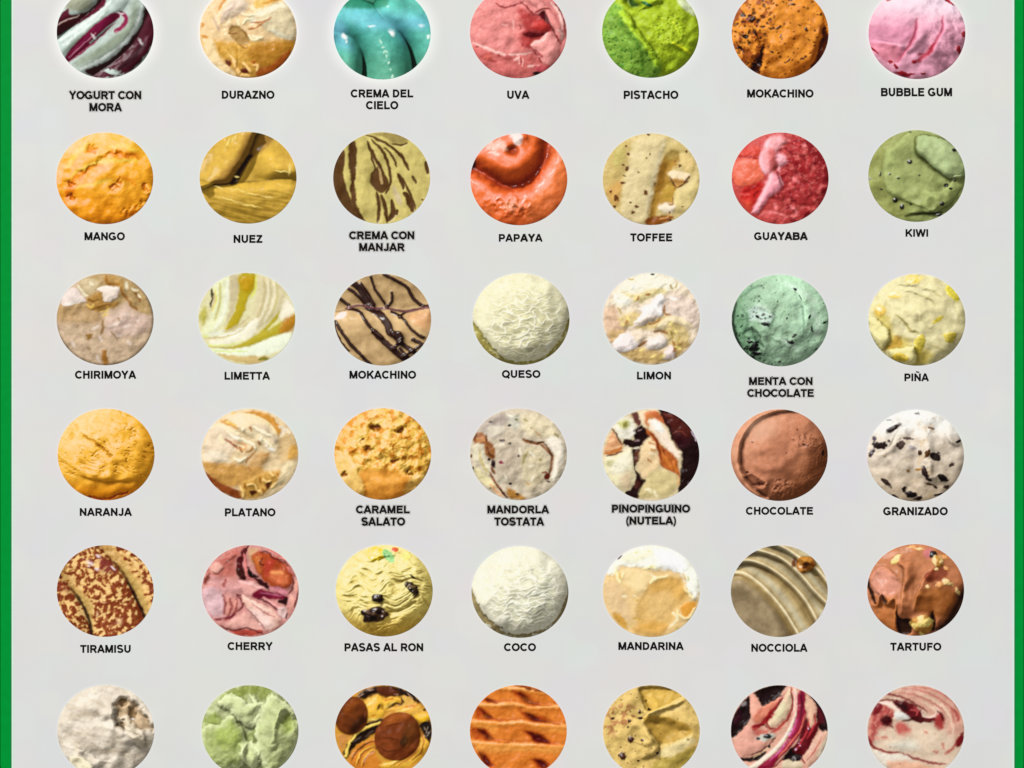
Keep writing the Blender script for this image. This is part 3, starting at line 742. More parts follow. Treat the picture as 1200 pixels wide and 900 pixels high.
@rnd(1, 4, 'toffee_ice_cream', 'beige ice cream with a broad vertical band and toffee brown bits, above TOFFEE', (212, 192, 138))
def _(s):
    s.view = (703, 150, 7.5); s.painted(.7); s.dome = .08; s.gloss = 'matte'
    s.C[:] = tone((212, 190, 130))
    s.H += .03 * s.fb(4, 4, 1) + .007 * s.fb(12, 3, 1)
    s.P((202, 176, 108), [(30, 400), (120, 150), (260, 110), (230, 300), (180, 560), (180, 700), (80, 640)], 30)
    s.P((208, 158, 84), [(60, 540), (190, 470), (180, 620), (120, 680)], 26, .8)
    s.P((190, 182, 104), [(120, 180), (210, 170), (200, 300), (120, 330)], 26, .6)
    s.P((216, 198, 148), [(320, 90), (540, 60), (580, 130), (520, 300), (470, 520), (430, 700), (400, 860), (200, 780), (200, 560), (260, 300)], 16, h=.05)
    s.L((230, 214, 172), 24, 20, [(560, 140), (520, 290), (480, 460), (440, 620), (420, 760)])
    s.P((184, 140, 56), [(540, 300), (620, 200), (700, 220), (680, 330), (600, 400), (640, 480), (680, 540), (640, 660), (520, 700), (480, 820), (430, 800), (470, 560), (520, 400)], 18, h=-.05)
    s.P((200, 160, 66), [(580, 500), (650, 520), (620, 640), (540, 620)], 22, .8); s.P((160, 110, 34), [(530, 330), (590, 330), (560, 500), (500, 560), (490, 480)], 20, .7)
    s.P((186, 164, 96), [(560, 170), (700, 130), (760, 200), (680, 260), (600, 280)], 26, .6)
    s.P((222, 196, 130), [(710, 230), (780, 240), (840, 300), (800, 400), (720, 330)], 14, h=.04)
    s.P((234, 214, 176), [(600, 390), (680, 370), (790, 410), (750, 470), (660, 470), (620, 440)], 9, h=.05)
    s.P((206, 156, 84), [(630, 440), (740, 460), (720, 500), (680, 520)], 9)
    s.L((110, 54, 14), 8, 6, [(615, 430), (640, 480), (680, 525)], [(680, 525), (740, 490), (780, 430)], [(780, 470), (730, 500)])
    s.P((216, 196, 134), [(660, 560), (760, 500), (860, 450), (860, 620), (740, 740), (640, 720), (640, 640)], 12, h=.04)
    s.P((232, 216, 190), [(510, 690), (580, 660), (660, 680), (640, 740), (560, 740)], 12, h=.04); s.L((140, 86, 34), 7, 6, [(640, 600), (640, 670), (600, 670)])
    s.P((150, 84, 24), [(410, 800), (520, 770), (620, 770), (640, 800), (520, 850), (410, 850)], 12); s.L((222, 164, 96), 9, 8, [(520, 800), (580, 790), (620, 760)])
    s.L((236, 206, 142), 8, 8, [(430, 760), (440, 700)], [(740, 400), (800, 300)])
    s.specks(50, (150, 122, 66), 1.6, 1, k=.7)
    for x, y, a, b in [(240, 355, 16, 20), (248, 230, 14, 14), (142, 616, 24, 22), (95, 558, 12, 14), (200, 482, 22, 10), (205, 324, 14, 8), (706, 332, 12, 14), (782, 430, 10, 14), (400, 568, 16, 26), (482, 490, 8, 9), (268, 654, 12, 10), (610, 805, 22, 12), (425, 58, 16, 8), (760, 205, 12, 10), (410, 265, 10, 9), (440, 228, 8, 12), (338, 390, 10, 8), (290, 740, 18, 14), (320, 690, 16, 12), (130, 690, 12, 14), (660, 292, 8, 8), (230, 158, 12, 8), (612, 742, 10, 9), (725, 690, 9, 7), (215, 420, 16, 6)]:
        s.piece('toffee_bit', x, y, a, b, 20, (112, 66, 22) if a > 11 else (140, 102, 50), .4, 'matte', flat=True, rough=.5)

@rnd(1, 5, 'guava_ice_cream', 'coral and dark rose-red guava ice cream with a frosty pink middle crest, above GUAYABA', (226, 92, 88))
def _(s):
    s.view = (854, 150, 7.5); s.painted(.8, nz=.6); s.dome = .2; s.gloss = 'rough'
    s.C[:] = tone((206, 78, 74))
    s.P((190, 58, 60), [(480, 60), (700, 60), (900, 300), (900, 600), (700, 800), (460, 640), (430, 400), (540, 260)], 40)
    s.P((140, 24, 34), [(640, 80), (760, 150), (880, 350), (880, 500), (800, 640), (820, 460), (780, 300), (680, 180)], 40, .8)
    s.P((160, 26, 34), [(510, 260), (600, 270), (700, 380), (640, 400), (540, 380), (480, 460), (440, 420), (500, 340)], 20, .8)
    s.paint(sm(.0, .4, s.fb(7, 4, 5)) * sm(-.1, .2, s.X), (216, 104, 98), .65); s.paint(sm(.1, .4, s.fb(7, 4, 9)) * sm(-.1, .2, s.X), (146, 24, 34), .7)
    s.P((236, 112, 84), [(50, 300), (150, 260), (260, 270), (300, 400), (290, 460), (180, 510), (60, 500), (30, 400)], 14, h=.04)
    s.P((216, 76, 62), [(90, 240), (160, 170), (260, 160), (270, 250), (180, 270)], 18); s.L((176, 30, 28), 10, 10, [(90, 245), (180, 255), (270, 270)])
    s.P((214, 46, 40), [(120, 540), (200, 500), (290, 470), (290, 560), (240, 640), (190, 720), (110, 640)], 16); s.L((168, 16, 22), 12, 12, [(130, 560), (200, 530), (270, 490)], [(250, 560), (220, 600)])
    s.P((234, 90, 66), [(120, 640), (200, 650), (190, 720), (140, 700)], 20, .7)
    s.P((240, 162, 166), [(310, 140), (360, 80), (460, 60), (500, 120), (440, 190), (420, 300), (380, 390), (310, 400), (280, 300), (290, 220)], 18, h=.08)
    s.P((206, 92, 88), [(350, 190), (410, 200), (440, 260), (430, 350), (370, 380), (350, 280)], 20, .85)
    s.P((240, 168, 178), [(420, 230), (490, 240), (510, 300), (460, 340), (440, 380)], 16, h=.06)
    s.P((240, 156, 168), [(370, 400), (430, 410), (460, 520), (400, 580), (330, 640), (260, 740), (200, 740), (280, 600), (320, 500)], 16, h=.08)
    s.L((250, 196, 204), 14, 14, [(290, 210), (285, 300), (320, 390)], [(380, 400), (350, 480), (300, 590), (220, 730)], [(350, 100), (330, 170)], [(440, 430), (470, 510)])
    s.L((150, 24, 40), 10, 12, [(430, 390), (440, 440), (470, 520)], [(380, 620), (440, 610), (420, 570)], [(430, 200), (500, 180), (560, 230)], [(490, 710), (560, 700)], [(530, 550), (560, 640)])
    s.L((236, 132, 132), 14, 14, [(400, 660), (420, 720)], [(540, 680), (600, 740), (560, 790)], [(560, 440), (620, 480)], [(460, 80), (540, 120)], [(640, 150), (680, 160)], [(280, 760), (400, 740), (500, 780)])
    s.P((226, 98, 96), [(300, 740), (420, 760), (520, 800), (440, 830), (320, 800)], 20, .7)
    s.H += .05 * s.fb(6, 4, 3) * sm(-.3, 0, s.X) + .02 * s.fb(11, 3, 5)

@rnd(1, 6, 'kiwi_ice_cream', 'sage green kiwi ice cream with black seeds and folded edges, above KIWI', (158, 168, 104))
def _(s):
    s.expo = 1.06
    s.gloss = 'matte'; s.dome = .12
    s.H += .02 * s.nz * s.fb(6, 4, 1) + .04 * s.nz * s.fb(2.2, 2, 2)
    d, sd, _ = s.crv([(330, 110), (240, 190), (210, 300), (215, 420), (270, 500), (360, 540)], wp=.02)
    s.H += .10 * sm(-.03, .05, sd) * np.exp(-np.maximum(sd, 0) / .5)
    s.paint(sm(.02, -.05, sd) * sm(.1, -.3, s.X), (148, 152, 82), .7)
    m, _ = s.sheet([(445, 95), (560, 90), (700, 150), (790, 260), (790, 350), (700, 385), (660, 370), (580, 320), (520, 260), (450, 200)], .20, 6, .02)
    s.paint(m, (168, 184, 132), .9)
    s.paint(s.ln([(440, 100), (440, 195), (500, 270), (570, 330)], 13, 12, .02), (116, 124, 62), .7)
    s.ledge([(790, 350), (720, 370), (660, 440), (580, 480), (480, 460)], .10, 60, side=1, wp=.04)
    s.ledge([(350, 640), (480, 625), (570, 625), (680, 560), (770, 440)], .14, 60, side=1, wp=.02)
    s.paint(s.ln([(360, 650), (470, 635), (570, 630), (630, 625)], 12, 8, .02, True), (66, 74, 30), .9)
    s.specks(14, (92, 104, 56), 2.6, 1, k=.7)
    for x, y, a, b in [(396, 268, 19, 15), (708, 185, 16, 12), (652, 432, 17, 14), (684, 456, 13, 9), (294, 538, 18, 19), (342, 584, 16, 20), (624, 562, 16, 16), (604, 640, 26, 10), (190, 356, 8, 20), (316, 382, 10, 9), (256, 354, 10, 9), (464, 362, 9, 7), (404, 566, 10, 8), (196, 460, 11, 7), (400, 60, 10, 6), (710, 398, 11, 10), (114, 384, 7, 10)]:
        s.piece('kiwi_seed', x, y, a, b, 10, (36, 34, 28) if a > 11 else (70, 74, 44), .7, 'gloss', rough=.15)

# ---- row 3
@rnd(2, 0, 'custard_apple_ice_cream', 'greyish beige ice cream with brown torn patch near the top, above CHIRIMOYA', (206, 186, 162))
def _(s):
    s.view = (63, 314, 7.5); s.painted(.7, nz=.6); s.dome = .12; s.gloss = 'matte'
    s.C[:] = tone((198, 172, 142))
    s.H += .04 * s.fb(5, 4, 1) + .007 * s.fb(12, 3, 1)
    s.P((190, 156, 112), [(30, 320), (300, 320), (420, 400), (380, 480), (100, 480), (30, 460)], 40)
    s.P((176, 144, 96), [(60, 320), (300, 310), (330, 360), (180, 370), (60, 440), (40, 400)], 24, .8)
    s.P((206, 178, 164), [(460, 450), (600, 360), (640, 300), (680, 390), (840, 420), (800, 560), (600, 600), (450, 580)], 40, .8)
    s.P((180, 150, 100), [(240, 110), (440, 50), (640, 90), (780, 200), (860, 400), (740, 380), (640, 300), (560, 330), (420, 360), (340, 340), (280, 280)], 20)
    s.P((182, 142, 80), [(440, 70), (580, 100), (620, 180), (590, 200), (540, 150), (470, 160)], 16); s.L((150, 94, 20), 12, 12, [(460, 60), (480, 140), (580, 140)], [(590, 170), (610, 230), (660, 290), (700, 360)], [(700, 210), (740, 250), (760, 300)], [(740, 370), (700, 340)])
    s.P((200, 180, 140), [(240, 110), (340, 90), (400, 130), (380, 190), (310, 230), (260, 200)], 16); s.L((232, 222, 190), 12, 10, [(210, 150), (260, 220), (300, 250)], [(310, 120), (350, 150)], [(640, 120), (640, 190)], [(680, 180), (740, 200)], [(740, 230), (760, 260)])
    s.P((218, 202, 192), [(60, 310), (90, 230), (160, 170), (210, 190), (260, 260), (290, 290), (240, 300), (170, 305), (150, 330), (110, 330)], 9, h=.06)
    s.P((220, 204, 190), [(380, 190), (430, 170), (540, 165), (580, 190), (570, 240), (530, 280), (460, 305), (430, 270), (430, 220)], 9, h=.06)
    s.L((240, 232, 220), 12, 10, [(390, 180), (470, 170), (550, 180)], [(100, 320), (160, 310), (250, 290)])
    s.P((176, 132, 66), [(290, 260), (350, 240), (400, 210), (430, 240), (440, 290), (520, 310), (560, 290), (560, 340), (470, 360), (400, 390), (320, 370), (290, 320)], 12); s.L((130, 82, 10), 10, 10, [(300, 270), (350, 290), (400, 280)], [(340, 370), (400, 340), (500, 320)]); s.L((226, 190, 96), 10, 9, [(290, 320), (330, 350), (350, 320)], [(400, 390), (460, 380), (480, 350)], [(430, 430), (470, 400)])
    s.L((150, 112, 60), 14, 12, [(430, 460), (430, 530), (420, 580)]); s.P((158, 118, 60), [(280, 580), (330, 580), (340, 610), (310, 640), (290, 610)], 10)
    s.L((222, 204, 190), 12, 12, [(480, 520), (560, 490), (640, 440)], [(540, 600), (600, 590)], [(620, 400), (660, 420)], [(600, 520), (680, 500)], [(390, 600), (430, 640)], [(160, 640), (180, 700)], [(640, 640), (680, 680)], [(340, 540), (400, 500)], [(380, 760), (400, 830)], [(720, 460), (750, 470)])
    s.P((166, 114, 46), [(420, 740), (460, 730), (480, 800), (470, 850), (430, 850)], 12)
    s.L((160, 130, 92), 9, 10, [(200, 520), (220, 500)], [(500, 560), (560, 620)], [(550, 430), (590, 470)], [(300, 700), (320, 720)])
    s.paint(sm(.93, 1.0, s.R) * sm(-.5, .4, s.X * .5 - s.Y + .3), (90, 70, 44), .6)

@rnd(2, 1, 'lime_ice_cream', 'ivory and yellow-green ribbons of soft ice cream sweeping in curves, above LIMETTA', (236, 232, 190))
def _(s):
    s.view = (229, 314, 7.5); s.painted(.5, ao=.3, lump=.3); s.gloss = 'satin'
    s.C[:] = tone((222, 216, 168))
    s.P((214, 202, 160), [(560, 60), (760, 140), (800, 280), (720, 400), (560, 540), (430, 560), (500, 420), (540, 200)], 30)
    s.P((226, 228, 186), [(160, 120), (300, 80), (290, 300), (240, 480), (120, 590), (60, 560), (140, 400)], 24)
    s.P((200, 186, 146), [(300, 80), (380, 70), (370, 260), (320, 400), (270, 480), (250, 500), (300, 340)], 14)
    m = s.P((182, 160, 14), [(380, 60), (520, 50), (520, 180), (470, 260), (430, 380), (380, 480), (330, 530), (240, 560), (290, 480), (340, 380), (380, 220)], 14); s.part(m, 'lime_ripple')
    s.P((196, 150, 8), [(390, 90), (500, 80), (500, 180), (420, 200)], 24, .8)
    s.L((224, 226, 96), 10, 8, [(530, 60), (528, 180), (480, 270)], [(175, 180), (180, 280), (150, 380)])
    s.L((238, 240, 216), 20, 14, [(280, 100), (275, 260), (240, 420), (160, 540)], [(100, 590), (180, 580), (260, 550)])
    s.L((190, 180, 96), 12, 12, [(215, 130), (215, 300), (170, 460)], [(60, 400), (80, 470), (60, 500)], [(40, 440), (60, 400), (90, 380)])
    s.P((76, 64, 8), [(150, 180), (160, 230), (145, 330), (130, 340), (135, 250), (130, 200)], 7); s.L((214, 190, 140), 10, 10, [(170, 200), (165, 300), (140, 380)])
    s.P((178, 170, 30), [(40, 400), (90, 330), (110, 400), (80, 470), (40, 470)], 20, .7)
    for o, c in ((0, (188, 170, 120)), (56, (192, 180, 136)), (110, (196, 184, 120))): s.L(c, 10, 14, [(600 + o, 90), (610 + o, 220), (580 + o, 360), (520 + o, 470)])
    for o in (28, 84): s.L((230, 222, 190), 9, 12, [(600 + o, 90), (612 + o, 220), (580 + o, 360), (520 + o, 470)])
    s.P((238, 232, 206), [(120, 640), (260, 620), (420, 560), (520, 450), (560, 470), (500, 590), (360, 670), (180, 690)], 14)
    s.L((206, 186, 140), 9, 9, [(250, 600), (360, 560), (460, 480)], [(240, 560), (360, 520), (480, 430)], [(80, 620), (200, 610), (300, 590)]); s.L((250, 246, 232), 9, 8, [(300, 620), (400, 570), (500, 480)], [(200, 600), (330, 570), (420, 520)])
    s.L((226, 236, 130), 9, 8, [(100, 680), (280, 680), (420, 640)], [(60, 600), (120, 600)])
    m = s.P((182, 166, 36), [(120, 690), (320, 690), (480, 620), (600, 530), (700, 420), (750, 370), (720, 450), (640, 540), (720, 490), (870, 400), (870, 500), (780, 570), (640, 620), (480, 690), (320, 710)], 11, wp=.01); s.part(m, 'lime_ripple')
    s.P((186, 116, 20), [(780, 450), (870, 410), (875, 520), (790, 580), (740, 560)], 22, .8); s.P((214, 210, 130), [(640, 530), (760, 440), (740, 480), (660, 540)], 14, .6)
    s.P((240, 232, 208), [(750, 390), (800, 270), (860, 340), (870, 390), (760, 450)], 18)
    s.P((236, 242, 216), [(120, 710), (340, 720), (560, 660), (740, 590), (840, 580), (800, 690), (640, 760), (400, 770), (200, 750)], 14)
    s.L((206, 222, 120), 7, 7, [(140, 720), (300, 735), (460, 730)])
    s.P((204, 178, 116), [(200, 750), (360, 775), (640, 775), (560, 840), (360, 830)], 12); s.P((130, 124, 26), [(560, 790), (640, 780), (620, 810), (560, 815)], 9)
    s.H += .010 * s.fb(4, 3, 2)

@rnd(2, 2, 'coffee_ice_cream', 'tan ice cream with dark chocolate drizzle lines, above the third-row MOKACHINO caption', (206, 172, 122))
def _(s):
    s.gloss = 'satin'
    low, sd = s.reg([(60, 240), (110, 215), (180, 200), (270, 210), (330, 205), (420, 215), (540, 205), (560, 480), (40, 480)], 4, .01)
    s.H += low * (.10 + .28 * (1 - np.exp(-np.maximum(sd, 0) / .12)) - .1 * np.clip(-s.Y, 0, 1)) + .015 * s.nz * s.fb(3, 3, 1)
    s.H += (1 - low) * (.18 * (s.Y) )
    s.paint(s.reg([(85, 245), (110, 220), (140, 215), (130, 240)], 6)[0], (246, 232, 226), .9)
    s.paint(s.reg([(420, 225), (520, 215), (510, 290), (440, 270)], 20)[0], (220, 160, 110), .7)
    ch = (62, 28, 20)
    for i, (pts, w) in enumerate([([(170, 85), (200, 110), (225, 150), (258, 185)], 15), ([(205, 85), (235, 130), (262, 178)], 7), ([(110, 155), (150, 185)], 8), ([(150, 110), (190, 140), (225, 180)], 8), ([(250, 55), (268, 110), (295, 150), (322, 190)], 6), ([(345, 125), (345, 165), (322, 192)], 6), ([(310, 45), (370, 75), (415, 105), (440, 150), (480, 185), (512, 190)], 8),
                    ([(150, 200), (200, 215), (235, 270), (270, 305), (300, 330)], 8), ([(240, 195), (290, 225), (325, 270), (340, 310), (375, 320), (380, 345)], 17), ([(265, 305), (300, 340), (350, 385), (410, 435)], 14), ([(345, 215), (390, 240), (430, 290), (475, 325), (490, 330)], 7), ([(380, 240), (400, 220), (450, 205)], 6), ([(350, 310), (380, 350), (420, 380), (450, 400)], 12), ([(355, 380), (390, 340), (380, 310)], 8), ([(440, 340), (480, 360), (500, 380)], 9), ([(395, 420), (440, 390), (470, 370)], 6),
                    ([(90, 260), (120, 310), (165, 370), (205, 410), (250, 455)], 8), ([(85, 275), (110, 340), (150, 390)], 4), ([(380, 380), (420, 420)], 7)]):
        s.syr(s.ln(pts, w, 3, .012, False, 9), ch, 'chocolate_drizzle', .045)
    s.syr(s.ln([(140, 200), (190, 185), (260, 198), (330, 200), (410, 212), (520, 192)], 5.5, 4, .01), (132, 82, 84), 'chocolate_drizzle', .03)

def wrinkles(s, f=6.5, amp=.026, wp=.25, gold=(196, 190, 110), k=.55, rim=(180, 164, 90)):
    f1, f2, c = s.wor(f, 1, sx=.55, sy=1.6, wp=.12)
    e = 1 - sm(0, .22, f2 - f1)
    mid = sm(1.0, .35, np.hypot(s.X - .1, (s.Y + .1) * 1.0))
    s.H += amp * e * (.3 + .7 * mid); s.paint(e * (.3 + .7 * mid), (252, 250, 230), .7); s.paint(sm(.25, .6, f2 - f1) * mid, (206, 204, 160), .55); s.sat = .15
    s.H += .02 * s.nz * s.rg(5, oct=3, sd=4, sx=.4, sy=2.2, wp=.1) * mid + .006 * s.nz * s.fb(16, 2, 3)
    return e, mid

@rnd(2, 3, 'cheese_ice_cream', 'cream-yellow ice cream ball with fine wrinkles and a golden rim, above QUESO', (228, 222, 186))
def _(s):
    s.gloss = 'matte'; s.dome = .50
    e, mid = wrinkles(s)
    s.paint((1 - e) * mid, (214, 208, 164), .5)
    body, sd = s.reg([(700, 230), (740, 290), (790, 360), (840, 412), (900, 438), (1000, 432), (1064, 392), (1112, 330), (1150, 230), (1160, 100), (1100, 20), (930, 0), (760, 30), (690, 120)], 4, .03, 9)
    s.H -= .10 * (1 - body); s.paint(1 - body, (186, 172, 86), .95); s.H += (1 - body) * .06 * s.nz * s.fb(7, 3, 6)
    s.part(1 - body, 'golden_rim', 'satin')
    s.paint(sm(.2, .45, s.fb(9, 2, 9)) * (1 - body), (236, 228, 168), .8)

@rnd(2, 4, 'lemon_ice_cream', 'crumbly white and straw-yellow ice cream in ragged lumps, above LIMON', (240, 228, 202))
def _(s):
    s.view = (703, 314, 7.5); s.painted(.8, nz=.6); s.dome = .12; s.gloss = 'matte'
    s.C[:] = tone((230, 212, 186))
    s.H += .05 * s.fb(6, 4, 1)
    s.P((246, 240, 218), [(120, 240), (240, 100), (450, 50), (640, 100), (700, 170), (560, 200), (440, 190), (300, 240), (260, 330), (130, 330)], 24)
    s.P((224, 204, 188), [(560, 260), (700, 230), (860, 330), (860, 520), (700, 480), (580, 400)], 30)
    s.P((214, 180, 150), [(40, 380), (130, 330), (180, 440), (240, 520), (160, 620), (90, 640), (40, 500)], 24); s.P((206, 172, 120), [(80, 560), (200, 540), (220, 560), (110, 650)], 18)
    s.P((212, 188, 130), [(160, 440), (240, 400), (320, 380), (430, 470), (540, 420), (640, 430), (780, 560), (760, 700), (640, 740), (560, 560), (420, 540), (300, 540), (200, 510)], 22)
    s.P((200, 168, 110), [(180, 740), (340, 690), (420, 720), (560, 720), (700, 640), (780, 680), (640, 800), (440, 845), (260, 800)], 22)
    s.P((220, 204, 150), [(190, 210), (320, 230), (420, 190), (560, 170), (580, 220), (480, 250), (360, 300), (280, 270)], 18)
    s.P((244, 238, 234), [(350, 350), (440, 310), (490, 250), (540, 230), (570, 270), (550, 330), (560, 380), (520, 430), (440, 460), (370, 490), (300, 480), (370, 400)], 10, h=.08)
    s.P((228, 212, 196), [(270, 520), (400, 430), (520, 420), (430, 480), (330, 520)], 12, h=.03)
    s.P((240, 228, 224), [(110, 660), (230, 560), (330, 640), (320, 700), (200, 740), (140, 720)], 10, h=.08); s.P((236, 224, 214), [(420, 620), (540, 590), (580, 640), (560, 690), (480, 720), (420, 700)], 10, h=.08)
    s.P((228, 210, 186), [(250, 520), (400, 560), (540, 590), (400, 620), (340, 660), (290, 600)], 12, h=.04)
    s.P((228, 212, 206), [(560, 750), (620, 680), (660, 720), (640, 790), (560, 800)], 12, h=.06)
    s.P((234, 216, 176), [(500, 520), (600, 430), (720, 440), (820, 520), (700, 500), (620, 480), (560, 540)], 10, h=.05)
    s.L((160, 100, 20), 12, 11, [(430, 500), (500, 470), (540, 430)], [(560, 330), (570, 400), (620, 410)], [(470, 560), (540, 560), (600, 580)], [(340, 690), (380, 660), (420, 640)], [(640, 640), (660, 700), (640, 740)], [(330, 290), (340, 250)], [(400, 240), (440, 230)], [(220, 490), (250, 460)])
    s.L((238, 220, 130), 9, 9, [(180, 490), (220, 510)], [(300, 300), (320, 250)], [(640, 520), (680, 580)], [(440, 790), (500, 760)], [(660, 690), (720, 720)], [(240, 420), (260, 470)], [(600, 500), (640, 470)], [(350, 730), (400, 700)], [(520, 800), (580, 760)])
    s.L((176, 150, 50), 8, 8, [(620, 150), (640, 190)], [(680, 130), (660, 180)], [(240, 100), (300, 100)], [(700, 600), (690, 660), (720, 690)], [(620, 540), (640, 620)], [(160, 350), (190, 400)])
    s.L((252, 248, 240), 12, 12, [(130, 240), (160, 290), (250, 300)], [(390, 370), (470, 330)], [(120, 660), (200, 600)], [(270, 170), (340, 150)], [(440, 660), (520, 640)], [(600, 260), (680, 280)])
    s.piece('dark_seed', 462, 56, 20, 10, 0, (60, 66, 58), .5, 'matte')

@rnd(2, 5, 'mint_chocolate_ice_cream', 'mint green ice cream ball with black chocolate flakes, above MENTA CON CHOCOLATE', (160, 192, 160))
def _(s):
    s.expo = 1.06
    s.gloss = 'rough'; s.dome = .38; s.sat = .1
    s.paint(sm(-.1, .8, s.X + .5 * s.Y + .2 * s.fb(3)), (184, 220, 186), .9); s.paint(sm(.2, .9, -s.X - .2 * s.Y), (96, 140, 100), .75)
    s.H += .035 * s.nz * s.fb(8, 4, 1) + .05 * s.nz * s.rg(5, oct=4, sd=2, wp=.3) * sm(.5, -.3, s.X) + .02 * s.nz * s.fb(16, 2)
    s.paint(s.reg([(740, 190), (800, 200), (830, 240), (810, 280), (760, 260), (720, 240)], 12, .1)[0], (190, 206, 198), .7)
    s.ledge([(670, 330), (740, 290), (780, 340), (790, 400)], .12, 34, side=1, wp=.06)
    s.ledge([(935, 110), (965, 170), (970, 250), (960, 330)], .05, 30, side=1, wp=.02)
    s.specks(60, (52, 84, 60), 2.4, 1, k=.75); s.specks(40, (36, 60, 46), 3, 9, region=sm(-.1, -.6, s.X), k=.8, amp=-.02)
    s.st([([(700, 200), (720, 260), (700, 320)], 6), ([(690, 150), (740, 110), (800, 90)], 5), ([(740, 290), (760, 340), (790, 370)], 7), ([(820, 330), (860, 350), (900, 340)], 4), ([(690, 250), (740, 240)], 5), ([(965, 180), (975, 260), (968, 330)], 4), ([(780, 200), (840, 230), (820, 290)], 5)], (74, 112, 84), .7)
    s.st([([(880, 80), (960, 120), (1030, 180)], 12), ([(1000, 200), (1040, 260), (1030, 330)], 12), ([(760, 180), (810, 205), (835, 240)], 7), ([(860, 330), (920, 370), (960, 400)], 7)], (204, 228, 206), .7, 12)
    s.paint(s.ln([(668, 170), (655, 240), (665, 320), (700, 390), (760, 435)], 8, 7, .03, True), (24, 30, 26), .9)
    for x, y, a, b, r in [(800, 270, 19, 10, 10), (765, 238, 13, 6, 30), (745, 375, 26, 17, -60), (760, 402, 28, 10, 5), (910, 352, 15, 9, 20), (933, 322, 14, 6, -50), (936, 113, 8, 7, 0), (960, 150, 14, 3, 60), (898, 245, 5, 6, 0), (1070, 262, 10, 5, -20), (1003, 235, 6, 10, 10), (1012, 295, 5, 12, -20), (865, 442, 9, 4, 0), (792, 228, 8, 5, 0), (822, 235, 6, 5, 0), (728, 350, 12, 8, 0), (1030, 385, 9, 3, -30)]:
        s.piece('chocolate_flake', x, y, a, b, r, (22, 26, 24), .5, 'satin', flat=True, rough=.6)

@rnd(2, 6, 'pineapple_ice_cream', 'pale grey-yellow ice cream with bright yellow pineapple bits, above PINA with a tilde', (224, 214, 164))
def _(s):
    s.gloss = 'matte'; s.dome = .26
    s.H += .04 * s.nz * s.fb(3, 4, 1, sx=.6, sy=1.7, rot=-.5) + .012 * s.nz * s.fb(11, 3, 2)
    for pts in ([(280, 180), (420, 200), (540, 260), (600, 290)], [(440, 170), (560, 190), (640, 240)], [(290, 345), (350, 390), (400, 460), (470, 490), (530, 505)], [(430, 330), (500, 420), (560, 460)], [(300, 150), (380, 150), (460, 160)]):
        s.ledge(pts, .05, 40, e=18, side=1, wp=.04)
    s.paint(s.ln([(300, 350), (350, 395), (395, 455), (450, 485)], 8, 9, .02, True), (170, 150, 50), .65)
    s.st([([(430, 200), (520, 230), (580, 290)], 7), ([(560, 190), (620, 230)], 7), ([(520, 560), (600, 590), (640, 610)], 9), ([(240, 250), (200, 320)], 10)], (196, 184, 124), .6)
    s.st([([(440, 170), (540, 210)], 6), ([(330, 430), (400, 500), (480, 520)], 10), ([(600, 470), (560, 520)], 8), ([(660, 300), (720, 380)], 20)], (240, 232, 188), .7, 12)
    s.paint(s.reg([(150, 300), (230, 340), (280, 480), (420, 560), (560, 640), (450, 720), (250, 650), (180, 500)], 40, .1)[0], (214, 190, 60), .7)
    for pts in ([(110, 370), (160, 370), (230, 450), (245, 520), (210, 590), (150, 530), (110, 450)], [(240, 610), (350, 580), (420, 570), (430, 690), (330, 690)]):
        m, _ = s.sheet(pts, .13, 8, .05); s.paint(m, (232, 222, 160), .9)
    s.paint(s.reg([(200, 600), (250, 570), (300, 490), (350, 550), (300, 580)], 10, .04)[0], (190, 140, 30), .7)
    for x, y, a, b, r, c in [(425, 105, 60, 34, 0, (246, 220, 104)), (700, 200, 34, 70, -38, (222, 206, 70)), (290, 215, 45, 24, 0, (240, 210, 100)), (185, 330, 40, 34, 40, (228, 192, 88)), (680, 510, 42, 40, 0, (222, 202, 88)), (590, 390, 50, 14, -35, (216, 196, 70)), (330, 650, 56, 30, 10, (222, 194, 74)), (460, 560, 40, 60, 20, (220, 200, 80))]:
        s.piece('pineapple_bit', x, y, a, b, r, c, .25, 'gloss', rough=.4, lift=-.35)

# ---- row 4
@rnd(3, 0, 'orange_ice_cream', 'bright orange-yellow ice cream ball with pitted wrinkles and a smooth lower band, above NARANJA', (252, 184, 62))
def _(s):
    s.sat = .6
    s.expo = 1.1
    s.gloss = 'matte'; s.dome = .46; s.expo = 1.1
    s.paint(sm(.0, .9, s.Y * .7 - s.X * .5), (250, 202, 88), .8); s.paint(sm(-.45, -.9, s.Y), (250, 160, 24), .8)
    low = sm(-.42, -.50, s.Y + .12 * (s.X ** 2) - .12 * s.X * 0)
    top = 1 - low
    r = s.rg(4.4, oct=4, sd=1, sx=.55, sy=1.7, rot=-.28, wp=.15)
    pit = sm(.80, .98, r) * sm(-.2, .25, s.fb(3, 2, 9) + .1)
    s.H -= .05 * pit * top; s.H += .03 * s.nz * s.fb(7, 4, 2, sx=.6, sy=1.5, rot=-.28) * top + .006 * s.nz * s.fb(16, 2)
    s.paint(pit * top, (214, 132, 20), .3)
    s.ledge([(75, 290), (150, 330), (240, 360), (350, 365), (480, 350)], .08, 40, side=1, wp=.01)
    s.ledge([(70, 250), (130, 300), (190, 330), (260, 350)], .05, 24, side=1, wp=.02)
    m = s.ln([(215, 435), (280, 442), (350, 425), (385, 408)], 6, 5, .04); s.paint(m, (206, 84, 20), .75); s.H -= .05 * m
    m = s.ln([(185, 155), (240, 190), (300, 240), (320, 248)], 6, 5, .05, True); s.paint(m, (196, 120, 16), .7); s.H -= .06 * m

